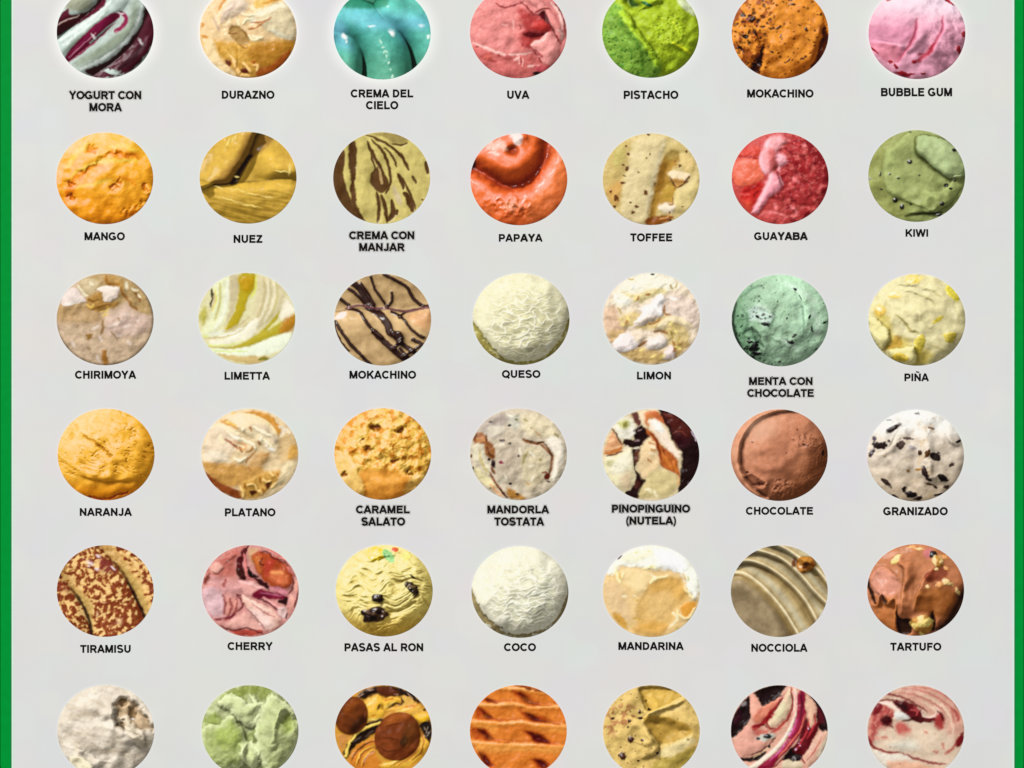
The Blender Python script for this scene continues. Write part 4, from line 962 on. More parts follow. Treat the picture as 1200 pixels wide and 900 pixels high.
@rnd(3, 1, 'banana_ice_cream', 'beige and ivory banana ice cream with a swirled peak and lumpy lower right, above PLATANO', (234, 212, 176))
def _(s):
    s.view = (233, 473, 7.5); s.painted(.8, nz=.6); s.dome = .16; s.gloss = 'matte'
    s.C[:] = tone((226, 200, 156))
    s.H += .04 * s.fb(4, 4, 1) + .007 * s.fb(11, 3, 1)
    s.P((198, 148, 76), [(40, 510), (240, 520), (420, 540), (560, 560), (560, 700), (380, 720), (220, 740), (90, 640)], 24)
    s.P((150, 74, 28), [(50, 600), (200, 700), (360, 770), (390, 840), (240, 800), (100, 700)], 14)
    s.P((222, 202, 172), [(40, 360), (110, 200), (240, 200), (380, 300), (300, 420), (220, 500), (60, 480)], 24); s.P((236, 222, 196), [(60, 440), (200, 420), (280, 500), (200, 520), (50, 500)], 24, .6)
    s.L((246, 230, 186), 14, 12, [(100, 210), (180, 185), (260, 220), (360, 270)], [(180, 280), (220, 350)])
    s.P((236, 216, 176), [(250, 110), (400, 80), (560, 140), (680, 260), (700, 400), (620, 420), (520, 330), (380, 240), (280, 160)], 16, h=.06)
    s.P((206, 186, 158), [(440, 190), (560, 180), (660, 270), (700, 380), (620, 300), (520, 250)], 16, .8)
    s.P((204, 142, 54), [(400, 70), (520, 70), (640, 110), (720, 220), (700, 290), (640, 190), (540, 120)], 10); s.L((246, 226, 170), 10, 8, [(400, 90), (540, 130), (640, 200), (690, 280)])
    s.L((206, 144, 48), 14, 10, [(190, 150), (260, 180), (350, 220)], [(200, 160), (250, 150)]); s.L((238, 196, 92), 9, 8, [(240, 160), (330, 190)], [(290, 70), (310, 90)])
    s.L((160, 84, 26), 12, 9, [(230, 310), (290, 350), (350, 400)], [(355, 380), (380, 430)]); s.L((212, 150, 84), 10, 9, [(300, 330), (400, 360), (420, 400)], [(370, 400), (420, 400)])
    s.L((248, 234, 200), 14, 10, [(250, 240), (320, 300), (420, 320)], [(400, 330), (470, 350), (500, 400)], [(310, 480), (360, 500), (420, 470)], [(560, 310), (620, 360), (650, 400)], [(380, 240), (400, 210)], [(480, 200), (560, 250), (640, 280)], [(530, 340), (560, 290)], h=.05)
    s.L((176, 116, 48), 11, 10, [(410, 520), (440, 480), (500, 420)], [(560, 460), (620, 440)], [(460, 240), (450, 200)], [(520, 320), (540, 370)], [(410, 430), (460, 410), (480, 370)])
    s.P((190, 142, 76), [(500, 440), (580, 420), (620, 460), (560, 540), (440, 540)], 20, .8)
    s.P((216, 184, 132), [(720, 280), (840, 280), (860, 400), (760, 520), (700, 460)], 24); s.P((226, 170, 70), [(810, 370), (860, 380), (860, 470), (780, 490)], 18, .8); s.L((246, 232, 206), 14, 14, [(720, 290), (760, 230), (800, 260)], [(700, 200), (780, 230)])
    s.P((244, 224, 180), [(740, 540), (840, 510), (800, 640), (700, 720), (600, 800), (580, 780), (680, 660)], 24)
    s.P((206, 158, 76), [(380, 700), (520, 620), (640, 590), (720, 600), (640, 740), (520, 820), (380, 820)], 20, h=.03)
    s.L((238, 200, 128), 12, 9, [(360, 730), (390, 780), (390, 830)], [(420, 720), (480, 710), (510, 760)], [(560, 660), (600, 690), (640, 680)], [(520, 760), (560, 800)], [(620, 600), (660, 640)], [(640, 740), (680, 700)], h=.05)
    s.L((166, 104, 26), 10, 9, [(400, 700), (420, 760)], [(530, 640), (550, 700)], [(560, 740), (580, 780)], [(690, 600), (700, 640)], [(430, 560), (460, 590)])
    s.P((96, 40, 10), [(440, 780), (480, 765), (510, 785), (470, 800)], 9); s.P((116, 56, 18), [(590, 700), (630, 690), (620, 740), (590, 745)], 9)
    s.glint((640, 400, 22, 14, 0), (600, 370, 10, 10, 0), (330, 300, 14, 10, 0), k=.6)

@rnd(3, 2, 'salted_caramel_ice_cream', 'orange-gold ice cream with a spongy pitted top and smooth lower part, above CARAMEL SALATO', (250, 196, 92))
def _(s):
    s.sat = .6
    s.expo = 1.06
    s.gloss = 'matte'; s.dome = .28
    low = s.reg([(200, 330), (300, 310), (380, 320), (430, 350), (400, 460), (200, 460)], 16, .05)[0]
    lft = s.reg([(80, 270), (160, 260), (200, 340), (210, 450), (120, 430)], 14, .06)[0]
    top = np.clip(1 - low - lft, 0, 1)
    f1, f2, c = s.wor(7, 2, wp=.12)
    s.H += top * (.035 * (f2 - f1) + .14 * s.nz * s.fb(6, 4, 1)) + .01 * s.nz * s.fb(12, 2, 3)
    s.paint(top * sm(.0, .30, s.fb(7, 4, 7)), (212, 128, 28), .75)
    s.paint(top * sm(.1, .5, s.fb(5, 3, 8)), (252, 214, 120), .6)
    s.paint(low, (244, 172, 74)); s.paint(lft, (250, 204, 120), .95); s.H += .05 * lft
    s.paint(sm(.6, 1, -s.X * .85 + s.Y * .4), (232, 150, 40), .5)
    s.ledge([(330, 290), (400, 310), (430, 340), (520, 320)], .07, 36, side=-1, wp=.05)
    s.paint(s.reg([(430, 350), (510, 320), (470, 390), (400, 430)], 14, .05)[0], (250, 204, 122), .8)
    for p in [(270, 120, 22, 12, .14), (385, 130, 18, 12, .12), (132, 340, 15, 11, .08), (240, 215, 20, 10, .08), (360, 270, 14, 10, .08), (420, 325, 10, 9, .08), (215, 175, 16, 8, .08)]:
        s.paint(s.hole(*p), (176, 96, 12), .8)

@rnd(3, 3, 'toasted_almond_ice_cream', 'off-white ice cream with curved caramel-brown cracks and specks, above MANDORLA TOSTATA', (216, 206, 190))
def _(s):
    s.view = (547, 473, 7.5); s.painted(.7, nz=.6); s.dome = .14; s.gloss = 'matte'
    s.C[:] = tone((204, 190, 166))
    s.H += .05 * s.fb(5, 4, 1) + .007 * s.fb(11, 3, 1)
    s.P((178, 164, 152), [(90, 250), (180, 140), (320, 80), (400, 120), (300, 220), (260, 300), (160, 280)], 30); s.P((216, 206, 186), [(180, 220), (260, 190), (340, 230), (280, 290), (200, 280)], 20, .8)
    s.P((222, 208, 172), [(480, 100), (640, 100), (800, 240), (720, 300), (560, 290), (500, 240)], 30, .8); s.P((206, 204, 186), [(370, 120), (460, 110), (460, 200), (400, 220)], 20, .8)
    s.P((190, 174, 152), [(280, 360), (440, 340), (470, 520), (420, 700), (300, 640), (260, 520)], 30, .9)
    s.P((206, 192, 156), [(500, 420), (600, 370), (700, 470), (700, 640), (560, 760), (480, 640)], 30, .8)
    m = s.P((156, 98, 52), [(60, 300), (100, 250), (170, 280), (190, 330), (240, 360), (250, 480), (200, 480), (160, 440), (150, 360), (70, 350)], 12); s.P((190, 132, 84), [(90, 300), (160, 290), (160, 340), (100, 350)], 12); s.L((94, 44, 14), 9, 7, [(170, 280), (175, 340)], [(60, 330), (90, 260)], [(180, 380), (200, 440), (240, 470)])
    s.P((216, 206, 178), [(50, 370), (130, 360), (170, 480), (220, 600), (200, 640), (110, 540), (50, 470)], 16, h=.04); s.L((196, 180, 116), 12, 12, [(110, 400), (130, 520), (190, 610)])
    s.P((226, 214, 166), [(70, 560), (180, 630), (280, 740), (200, 730), (100, 660)], 18)
    m = s.L((140, 72, 20), 12, 8, [(200, 600), (240, 680), (300, 760), (360, 830)], [(210, 560), (250, 620)], wp=.015); s.part(m, 'caramel_crack'); s.L((60, 20, 6), 7, 6, [(280, 740), (320, 790), (360, 830)]); s.L((236, 176, 120), 12, 12, [(200, 700), (260, 770), (320, 820)])
    m = s.L((158, 94, 34), 15, 9, [(490, 310), (540, 335), (620, 350), (680, 340)], [(640, 350), (700, 400), (750, 460), (745, 560), (720, 640)], wp=.012); s.part(m, 'caramel_crack'); s.L((96, 44, 12), 7, 7, [(520, 320), (600, 350), (670, 345), (730, 410), (750, 500)]); s.H -= .05 * m
    s.P((232, 222, 204), [(700, 320), (800, 290), (860, 400), (840, 560), (780, 680), (740, 660), (770, 520), (760, 420)], 16, h=.05); s.L((190, 180, 150), 12, 12, [(830, 540), (800, 620)])
    s.P((110, 36, 18), [(680, 640), (700, 610), (730, 620), (720, 670), (690, 660)], 8); s.L((150, 60, 40), 7, 6, [(660, 610), (690, 600), (720, 630)])
    s.P((186, 132, 60), [(360, 740), (440, 780), (520, 830), (440, 845), (360, 810)], 14)
    s.L((228, 220, 196), 10, 9, [(300, 700), (340, 640)], [(330, 620), (350, 680)], [(540, 560), (600, 540)], [(560, 680), (590, 640)], [(280, 370), (330, 350)], [(540, 420), (600, 460)], [(460, 380), (480, 460)], [(340, 90), (400, 110)])
    s.L((160, 146, 84), 9, 9, [(490, 540), (510, 460), (540, 420)], [(640, 480), (650, 510)], [(560, 210), (580, 220)], [(500, 140), (540, 160)], [(770, 260), (810, 300)], [(440, 130), (445, 150)]); s.L((196, 158, 110), 10, 10, [(520, 690), (560, 720)], [(600, 240), (650, 290)])
    s.specks(40, (112, 92, 84), 1.5, 1, k=.7)
    for x, y, a, b, r, c in [(230, 530, 22, 34, 0, (52, 18, 22)), (382, 704, 16, 11, 0, (60, 24, 30)), (376, 190, 14, 12, 0, (44, 40, 40)), (300, 515, 20, 15, -20, (140, 50, 74)), (455, 460, 11, 10, 0, (110, 70, 80)), (443, 795, 14, 11, 0, (70, 56, 36)), (310, 325, 22, 15, 0, (104, 84, 84)), (195, 490, 14, 12, 0, (66, 40, 36)), (56, 565, 9, 12, 0, (90, 70, 80)), (380, 350, 16, 12, 0, (100, 90, 80)), (210, 160, 18, 12, 0, (110, 100, 90)), (40, 460, 8, 16, 0, (120, 80, 40)), (720, 685, 16, 8, 20, (70, 60, 50)), (205, 742, 10, 7, 0, (140, 130, 90)), (430, 140, 9, 8, 0, (110, 110, 90))]:
        s.piece('almond_bit', x, y, a, b, r, c, .4, 'matte', flat=True, rough=.4)

@rnd(3, 4, 'chocolate_hazelnut_ice_cream', 'white and very dark brown chocolate ripple ice cream with an orange-brown middle streak, above PINOPINGUINO', (232, 222, 194))
def _(s):
    s.view = (703, 473, 7.5); s.painted(.6, ao=.4, lump=.4); s.gloss = 'satin'; s.spec = .4
    s.C[:] = tone((222, 204, 164))
    s.H += .04 * s.fb(4, 4, 1)
    s.P((232, 226, 206), [(120, 200), (200, 120), (290, 150), (310, 250), (250, 310), (180, 310), (150, 250)], 14, h=.04); s.P((188, 186, 120), [(150, 170), (240, 140), (270, 190), (210, 220)], 16); s.P((140, 132, 60), [(200, 170), (240, 160), (240, 195), (205, 200)], 10)
    s.P((250, 238, 224), [(250, 240), (300, 210), (310, 260), (270, 290)], 12)
    s.P((214, 156, 110), [(60, 340), (110, 240), (150, 290), (200, 370), (120, 440), (40, 430)], 14); s.L((240, 190, 140), 12, 10, [(70, 340), (130, 310)], [(60, 400), (140, 390), (200, 370)])
    s.P((196, 120, 60), [(40, 440), (120, 400), (200, 375), (180, 420), (100, 460)], 10)
    s.P((226, 218, 178), [(40, 470), (160, 450), (280, 390), (290, 540), (300, 680), (250, 780), (120, 700), (50, 600)], 16, h=.05); s.P((182, 176, 130), [(60, 500), (160, 500), (140, 550), (70, 550)], 14); s.P((246, 238, 214), [(180, 460), (270, 420), (270, 560), (160, 620), (80, 580)], 30, .8); s.P((196, 170, 136), [(180, 640), (280, 600), (270, 760), (200, 740)], 26, .8)
    dk = (44, 14, 14)
    m = s.P(dk, [(300, 230), (370, 200), (440, 270), (400, 340), (360, 390), (350, 480), (320, 560), (360, 640), (400, 680), (350, 800), (310, 830), (220, 790), (300, 720), (310, 600), (280, 430), (300, 390), (240, 380), (200, 350), (250, 300), (300, 320)], 9, wp=.04); s.part(m, 'dark_chocolate')
    s.P((110, 60, 54), [(280, 90), (330, 80), (360, 160), (340, 200), (300, 150)], 12); s.P((110, 58, 40), [(300, 430), (350, 400), (350, 480), (310, 520)], 12, .8); s.P((96, 44, 34), [(310, 680), (350, 690), (340, 740), (310, 740)], 12, .8); s.L((150, 120, 120), 7, 6, [(330, 240), (370, 230)], [(300, 330), (350, 320)], [(380, 350), (420, 310)])
    m = s.L((96, 44, 20), 9, 7, [(100, 215), (140, 260), (170, 320), (200, 360)], [(50, 460), (120, 450), (200, 420)], wp=.02); s.part(m, 'dark_chocolate'); s.L((232, 220, 196), 9, 7, [(200, 420), (240, 380), (250, 410)], [(300, 390), (350, 390)], [(50, 480), (130, 480)])
    s.P((238, 214, 180), [(350, 80), (400, 60), (430, 120), (400, 200), (360, 150)], 12)
    s.P((224, 196, 150), [(360, 400), (430, 300), (480, 300), (520, 420), (540, 540), (480, 600), (380, 660), (340, 560)], 16, h=.04); s.L((190, 128, 72), 10, 9, [(420, 480), (450, 520)], [(440, 400), (500, 410)], [(430, 340), (480, 360)], [(520, 500), (560, 560)]); s.L((244, 226, 190), 9, 8, [(430, 370), (490, 390)], [(430, 430), (500, 450)])
    m = s.P((190, 100, 40), [(400, 210), (450, 240), (500, 300), (560, 380), (640, 440), (690, 520), (700, 660), (640, 600), (560, 570), (520, 480), (490, 360), (420, 260)], 12, wp=.03); s.part(m, 'caramel_streak')
    s.P((214, 128, 70), [(400, 80), (500, 70), (600, 170), (560, 180), (440, 130), (430, 200), (400, 170)], 12); s.P((190, 90, 50), [(440, 80), (520, 90), (600, 160), (570, 180)], 12, .7)
    s.P((246, 226, 204), [(430, 150), (500, 140), (580, 230), (630, 330), (700, 430), (700, 480), (640, 440), (560, 360), (490, 270), (440, 200)], 14, h=.04); s.P((254, 248, 236), [(450, 150), (510, 170), (560, 240), (520, 250)], 14)
    s.L((136, 48, 14), 11, 9, [(440, 250), (500, 330), (520, 420), (540, 500)], [(560, 400), (570, 480)]); s.L((216, 126, 50), 12, 11, [(540, 420), (590, 500), (640, 580)], [(640, 500), (680, 600)])
    m = s.P((38, 8, 8), [(510, 40), (620, 20), (800, 110), (920, 300), (940, 480), (880, 700), (740, 880), (690, 800), (700, 640), (720, 500), (700, 400), (640, 320), (590, 200)], 10, wp=.03); s.part(m, 'dark_chocolate')
    s.P((96, 34, 26), [(540, 80), (640, 90), (780, 190), (800, 290), (700, 330), (640, 260), (600, 160)], 26, .9); s.P((66, 16, 26), [(640, 260), (760, 280), (800, 340), (700, 400)], 24, .8); s.L((130, 60, 50), 8, 10, [(640, 260), (700, 240), (760, 280)], [(560, 90), (640, 120)], [(650, 320), (690, 400)], k=.7)
    s.L((196, 176, 190), 6, 5, [(800, 240), (830, 290), (850, 330)])
    s.P((206, 188, 134), [(440, 600), (560, 580), (660, 620), (690, 700), (620, 800), (440, 830), (340, 810), (400, 680)], 18, h=.03); s.L((240, 230, 190), 12, 10, [(430, 740), (450, 790)], [(400, 760), (440, 740)], [(470, 760), (500, 820)]); s.L((224, 170, 110), 10, 9, [(690, 640), (690, 720)])

@rnd(3, 5, 'chocolate_ice_cream', 'milk chocolate ice cream ball with a smooth face and ragged outer ring, above CHOCOLATE', (190, 124, 92))
def _(s):
    s.expo = 1.1
    s.gloss = 'matte'; s.dome = .42; s.con = 1.35; s.glint((790, 130, 60, 44, -20), (660, 225, 8, 20, 0), c=(236, 184, 152), k=.5)
    s.paint(sm(.1, 1.0, -s.X * .7 + s.Y * .7), (212, 156, 124), .8); s.paint(sm(.0, .8, s.X * .8 - s.Y * .6), (146, 86, 50), .85)  # lit upper left and shaded lower right put into the colour
    s.H += .010 * s.nz * s.fb(9, 3, 1)
    pts = [(960, 48), (860, 58), (770, 95), (715, 160), (695, 230), (700, 310), (740, 380), (800, 430)]
    d, sd, t = s.crv(pts, wp=.015)
    s.H += -.12 * np.exp(-(d / .045) ** 2) + .06 * np.exp(-((sd + .10) / .05) ** 2) + .05 * sm(0, .08, -sd) * 0
    s.paint(np.exp(-(d / .04) ** 2), (120, 64, 40), .6)
    s.paint(np.exp(-((sd + .12) / .07) ** 2) * sm(.3, -.2, s.X), (208, 146, 112), .7)
    s.ridge([(700, 340), (740, 330), (790, 365), (808, 378)], .07, 8, .02); s.ridge([(750, 395), (790, 400), (802, 385)], .07, 8, .03)
    m = s.hole(770, 378, 20, 12, .10); s.paint(m, (130, 60, 44), .7)
    rr = sm(.45, .8, s.X * .9 - s.Y * .35 + .12 * s.fb(4))
    s.H += rr * .05 * s.nz * s.rg(9, oct=3, sd=5, wp=.2); s.H += .05 * s.reg([(930, 170), (1010, 150), (1060, 190), (1010, 220), (940, 200)], 12)[0] * s.rg(8, oct=3, sd=7)
    s.H += .05 * s.reg([(830, 420), (850, 360), (920, 370), (960, 420), (880, 445)], 14)[0] * s.rg(10, oct=2, sd=8)
    s.specks(26, (110, 60, 38), 2, 2, region=sm(-.2, .6, s.X), k=.8, amp=-.02)
    for x, y, a, b, r in [(742, 186, 7, 3, 10), (975, 196, 8, 4, 20), (990, 202, 6, 3, 0), (1062, 235, 6, 14, 0), (718, 322, 7, 5, 0)]:
        s.piece('chocolate_shaving', x, y, a, b, r, (66, 30, 20), .6, 'satin', flat=True)

@rnd(3, 6, 'stracciatella_ice_cream', 'white to beige ice cream with large dark brown chocolate chips, above GRANIZADO', (222, 208, 190))
def _(s):
    s.gloss = 'matte'; s.dome = .24
    s.paint(sm(.25, .75, s.Y + .1 * s.fb(3)), (240, 238, 232), .95); s.paint(sm(.3, -.9, s.Y + .3 * s.X * 0), (204, 182, 152), .7)
    s.paint(sm(.1, .5, s.fb(4, 3, 2)) * sm(.6, .1, np.abs(s.X - .15)), (206, 178, 136), .5)
    s.H += .02 * s.nz * s.fb(8, 3, 1) + .04 * s.nz * s.fb(3, 3, 2)
    s.ledge([(110, 370), (200, 350), (260, 310), (300, 230), (340, 180), (440, 150)], .16, 70, side=-1, wp=.02)
    s.ridge([(500, 180), (520, 300), (520, 420), (560, 560)], .06, 26, .08)
    s.ledge([(640, 200), (670, 280), (740, 330)], .07, 34, side=1, wp=.04)
    s.specks(18, (140, 110, 78), 3, 1, k=.6)
    dk = (50, 32, 30)
    for x, y, a, b, r, c in [(284, 190, 42, 14, -32, dk), (180, 312, 38, 24, 15, dk), (130, 365, 28, 14, -60, (70, 50, 60)), (148, 262, 12, 18, -20, (90, 76, 90)), (334, 305, 30, 22, -45, (90, 70, 64)), (385, 262, 36, 9, 5, (120, 100, 92)), (738, 284, 20, 9, -20, dk), (576, 390, 32, 24, 25, dk), (470, 365, 13, 17, 0, (80, 50, 30)), (520, 370, 16, 26, 20, (104, 66, 30)), (502, 505, 18, 38, -18, (56, 34, 34)), (532, 552, 22, 9, 20, (60, 36, 40)), (630, 538, 29, 22, 15, (38, 22, 20)), (690, 448, 18, 11, -40, (84, 58, 50)), (232, 572, 36, 12, 40, (60, 36, 28)), (356, 618, 13, 17, 0, (44, 24, 24)), (408, 656, 40, 19, 12, (36, 20, 24)), (456, 685, 24, 14, 0, dk), (576, 606, 14, 8, 30, (70, 44, 40)), (655, 602, 18, 10, 0, (84, 58, 50)), (604, 656, 30, 7, -10, (46, 28, 28)), (450, 88, 14, 8, 0, (110, 108, 108)), (250, 134, 18, 5, 0, (140, 140, 140)), (544, 190, 20, 8, 10, (140, 116, 100)), (384, 492, 11, 9, 0, (140, 108, 60)), (250, 280, 9, 9, 0, (110, 90, 84)), (540, 585, 34, 6, 15, (110, 80, 60)), (295, 670, 24, 6, 25, (90, 64, 60)), (218, 385, 12, 10, 0, (190, 170, 140)), (455, 480, 24, 9, 0, (180, 132, 60)), (415, 325, 30, 10, 20, (170, 160, 160))]:
        s.piece('chocolate_chip', x, y, a * 1.15, b * 1.2, r, c, .3, 'satin', flat=False, rough=.6, lift=.1)

# ---- row 5
@rnd(4, 0, 'tiramisu_ice_cream', 'golden biscuit-like rolls mottled with brown cocoa, above TIRAMISU', (232, 196, 116))
def _(s):
    s.view = (63, 632, 7.5); s.painted(.7, ao=.5, lump=.3); s.dome = 0; s.gloss = 'matte'
    g1 = [(60, 340), (150, 430), (230, 540), (290, 660), (335, 840)]; g2 = [(400, 60), (520, 190), (640, 340), (720, 500), (800, 680)]
    d1, q1, _ = s.crv(g1, wp=.0); d2, q2, _ = s.crv(g2, wp=.0)       # + on the left of travel, i.e. screen right
    s.C[:] = tone((216, 168, 96))
    r1 = (q1 < 0); r3 = (q2 > 0); r2 = ~r1 & ~r3
    e1 = np.where(r1, d1, np.where(r2, np.minimum(d1, d2), d2))
    s.H += .22 * (1 - np.exp(-e1 / .16))
    f = s.fb(9, 4, 2, wp=.06, gain=.48)
    # dusting is dense along the middle and right flank, thin on the left flank of each roll
    dens = np.where(r1, .26, np.where(r2, sm(.02, .35, d1) * .42 - .20 + .25 * sm(.3, -.7, s.Y) + .12 * sm(.35, .1, d2), sm(.12, .4, d2) * .5 - .2 - .15 * sm(0, .6, s.Y)))
    coc = sm(-.12, .22, f + dens - .12)
    s.paint(coc, (158, 72, 34), .92); s.paint(coc * sm(.15, .5, f + dens * .5), (132, 50, 20), .7)
    s.paint((1 - coc) * sm(-.1, .4, -f), (244, 206, 140), .7)
    s.P((206, 170, 98), [(130, 400), (190, 440), (330, 540), (340, 660), (330, 760), (280, 640), (200, 500)], 14, .85); s.P((198, 164, 90), [(570, 230), (640, 260), (720, 350), (790, 480), (830, 620), (790, 620), (700, 440), (600, 310)], 14, .85)
    s.P((150, 62, 62), [(390, 170), (460, 170), (560, 260), (480, 300), (420, 260)], 26, .6); s.P((150, 52, 44), [(40, 380), (120, 400), (150, 460), (60, 440)], 24, .6)
    s.L((46, 16, 4), 15, 9, [(200, 490), (260, 590), (310, 700), (335, 840)], [(640, 350), (700, 470), (760, 590), (800, 680)], taper=False); s.L((120, 66, 24), 13, 12, [(140, 420), (200, 490)], [(520, 190), (600, 290), (660, 380)])  # shade in the gaps between the rolls painted dark
    s.H += .02 * s.fb(13, 3, 4)
    s.glint((320, 210, 30, 18, 20), (380, 260, 20, 14, 0), (300, 240, 14, 8, 0), (390, 150, 22, 10, 10), (520, 250, 24, 8, 45), c=(250, 232, 232), k=.75)
    s.glint((580, 730, 22, 30, -20), (600, 380, 8, 20, 0), (840, 350, 12, 16, 0), (700, 190, 20, 8, 30), (430, 550, 30, 6, 10), (380, 660, 10, 26, 10), c=(248, 214, 160), k=.6)
    s.part(r1.astype(np.float32), 'biscuit_roll'); s.part(r2.astype(np.float32), 'biscuit_roll'); s.part(r3.astype(np.float32), 'biscuit_roll')

@rnd(4, 1, 'cherry_ice_cream', 'dusty rose ice cream torn into strips around an orange-red cherry, above CHERRY', (218, 158, 152))
def _(s):
    s.view = (233, 632, 7.5); s.painted(.6, ao=.5, lump=.5); s.dome = .05; s.gloss = 'satin'; s.spec = .5
    s.C[:] = tone((212, 146, 138))
    s.H += .05 * s.fb(4, 4, 1)
    s.P((196, 110, 98), [(60, 300), (160, 180), (300, 80), (420, 60), (320, 200), (330, 300), (240, 330)], 30); s.P((222, 164, 150), [(100, 230), (160, 200), (210, 240), (180, 290), (110, 290)], 12); s.L((130, 60, 50), 8, 8, [(110, 280), (170, 300), (220, 250)], [(220, 220), (300, 160), (330, 140)], [(60, 350), (100, 300)]); s.P((140, 60, 50), [(40, 360), (80, 310), (90, 350), (60, 400)], 12)
    s.P((216, 176, 180), [(40, 440), (180, 420), (230, 520), (230, 640), (140, 680), (60, 620), (30, 520)], 26); s.P((210, 150, 146), [(110, 320), (220, 370), (400, 390), (480, 450), (300, 480), (120, 420)], 24)
    s.L((160, 70, 60), 13, 11, [(210, 480), (230, 560), (220, 660)], [(270, 510), (290, 600), (250, 680)], [(330, 520), (330, 600), (290, 680), (220, 710)], [(240, 350), (210, 420)]); s.L((226, 150, 130), 10, 10, [(240, 500), (260, 580), (240, 660)], [(310, 520), (320, 590)])
    s.L((126, 24, 48), 12, 10, [(330, 490), (380, 540), (380, 590), (330, 640)], [(200, 700), (280, 680), (330, 650)], [(140, 710), (220, 700)])
    s.P((220, 160, 152), [(360, 380), (460, 370), (600, 430), (560, 470), (480, 500), (400, 480)], 14, h=.05); s.L((240, 190, 186), 10, 9, [(350, 370), (450, 390), (560, 440)])
    s.P((96, 12, 20), [(330, 200), (390, 90), (440, 60), (400, 160), (390, 260), (420, 350), (360, 350), (330, 280)], 8); s.P((60, 22, 10), [(330, 260), (400, 250), (420, 340), (360, 350)], 12, .8)
    s.L((214, 120, 116), 15, 8, [(400, 130), (410, 220), (430, 320), (520, 360), (590, 420)], h=.06); s.P((36, 10, 8), [(430, 240), (470, 290), (530, 330), (470, 340), (430, 300)], 8)
    s.P((66, 16, 22), [(460, 330), (560, 360), (640, 430), (600, 440), (520, 380)], 9)
    s.P((206, 160, 120), [(440, 90), (520, 80), (500, 180), (480, 220), (440, 160)], 12); s.P((180, 74, 34), [(470, 130), (560, 110), (700, 170), (800, 250), (830, 360), (780, 430), (700, 430), (600, 390), (520, 300), (480, 220)], 14, h=.06)
    s.P((214, 112, 68), [(640, 270), (720, 270), (790, 330), (760, 410), (680, 390), (620, 330)], 24); s.P((190, 60, 44), [(590, 190), (680, 180), (640, 260), (600, 330), (570, 260)], 18, .8); s.P((206, 120, 56), [(480, 170), (540, 150), (540, 300), (500, 240)], 20, .7); s.P((232, 160, 96), [(640, 280), (730, 280), (740, 300), (650, 310)], 12, .7)
    s.L((110, 30, 26), 9, 8, [(540, 120), (600, 110), (660, 170), (740, 180), (790, 240)], [(560, 160), (540, 210), (570, 230)], [(700, 190), (760, 210)]); s.L((226, 130, 120), 12, 10, [(600, 90), (680, 120), (760, 180)], [(770, 240), (820, 300)])
    s.P((220, 140, 150), [(620, 430), (700, 420), (800, 470), (720, 480)], 14); s.P((142, 24, 56), [(470, 480), (540, 440), (640, 460), (760, 490), (780, 520), (660, 530), (560, 520), (490, 520)], 11); s.P((56, 6, 16), [(690, 540), (780, 510), (770, 580), (710, 560)], 8); s.L((190, 100, 130), 9, 9, [(540, 470), (640, 480), (740, 500)])
    s.L((226, 160, 156), 14, 9, [(570, 510), (660, 580), (740, 620)], h=.05); s.L((110, 20, 40), 9, 7, [(520, 520), (600, 550), (690, 620), (740, 700)], [(330, 480), (390, 500)])
    s.P((232, 184, 168), [(380, 490), (460, 530), (600, 590), (720, 700), (660, 790), (580, 790), (500, 700), (400, 570)], 10, h=.06); s.P((240, 206, 196), [(440, 610), (560, 640), (660, 740), (590, 790), (500, 710)], 24, .8); s.L((176, 110, 110), 7, 7, [(420, 600), (500, 690), (580, 780)], [(460, 560), (580, 640), (680, 690)]); s.L((248, 214, 196), 9, 8, [(390, 500), (500, 570), (640, 640)])
    s.P((226, 168, 156), [(240, 740), (340, 680), (420, 640), (520, 740), (580, 810), (400, 780), (280, 770)], 14, h=.03)
    s.P((184, 74, 60), [(280, 800), (400, 790), (540, 800), (560, 830), (440, 850), (320, 830)], 10); s.L((90, 20, 20), 9, 8, [(190, 760), (300, 800), (420, 780), (560, 830)])
    s.P((224, 190, 184), [(690, 620), (760, 600), (780, 680), (740, 700)], 12); s.L((236, 170, 150), 14, 10, [(800, 480), (830, 560), (780, 640)], [(860, 360), (850, 460)]); s.L((110, 40, 30), 9, 7, [(830, 340), (820, 440), (790, 480)], [(870, 460), (840, 600)], [(780, 650), (760, 700)])
    s.part(s.reg([(440, 90), (560, 90), (700, 150), (800, 250), (835, 360), (780, 430), (700, 430), (600, 390), (520, 330), (480, 220)], 6)[0], 'cherry')

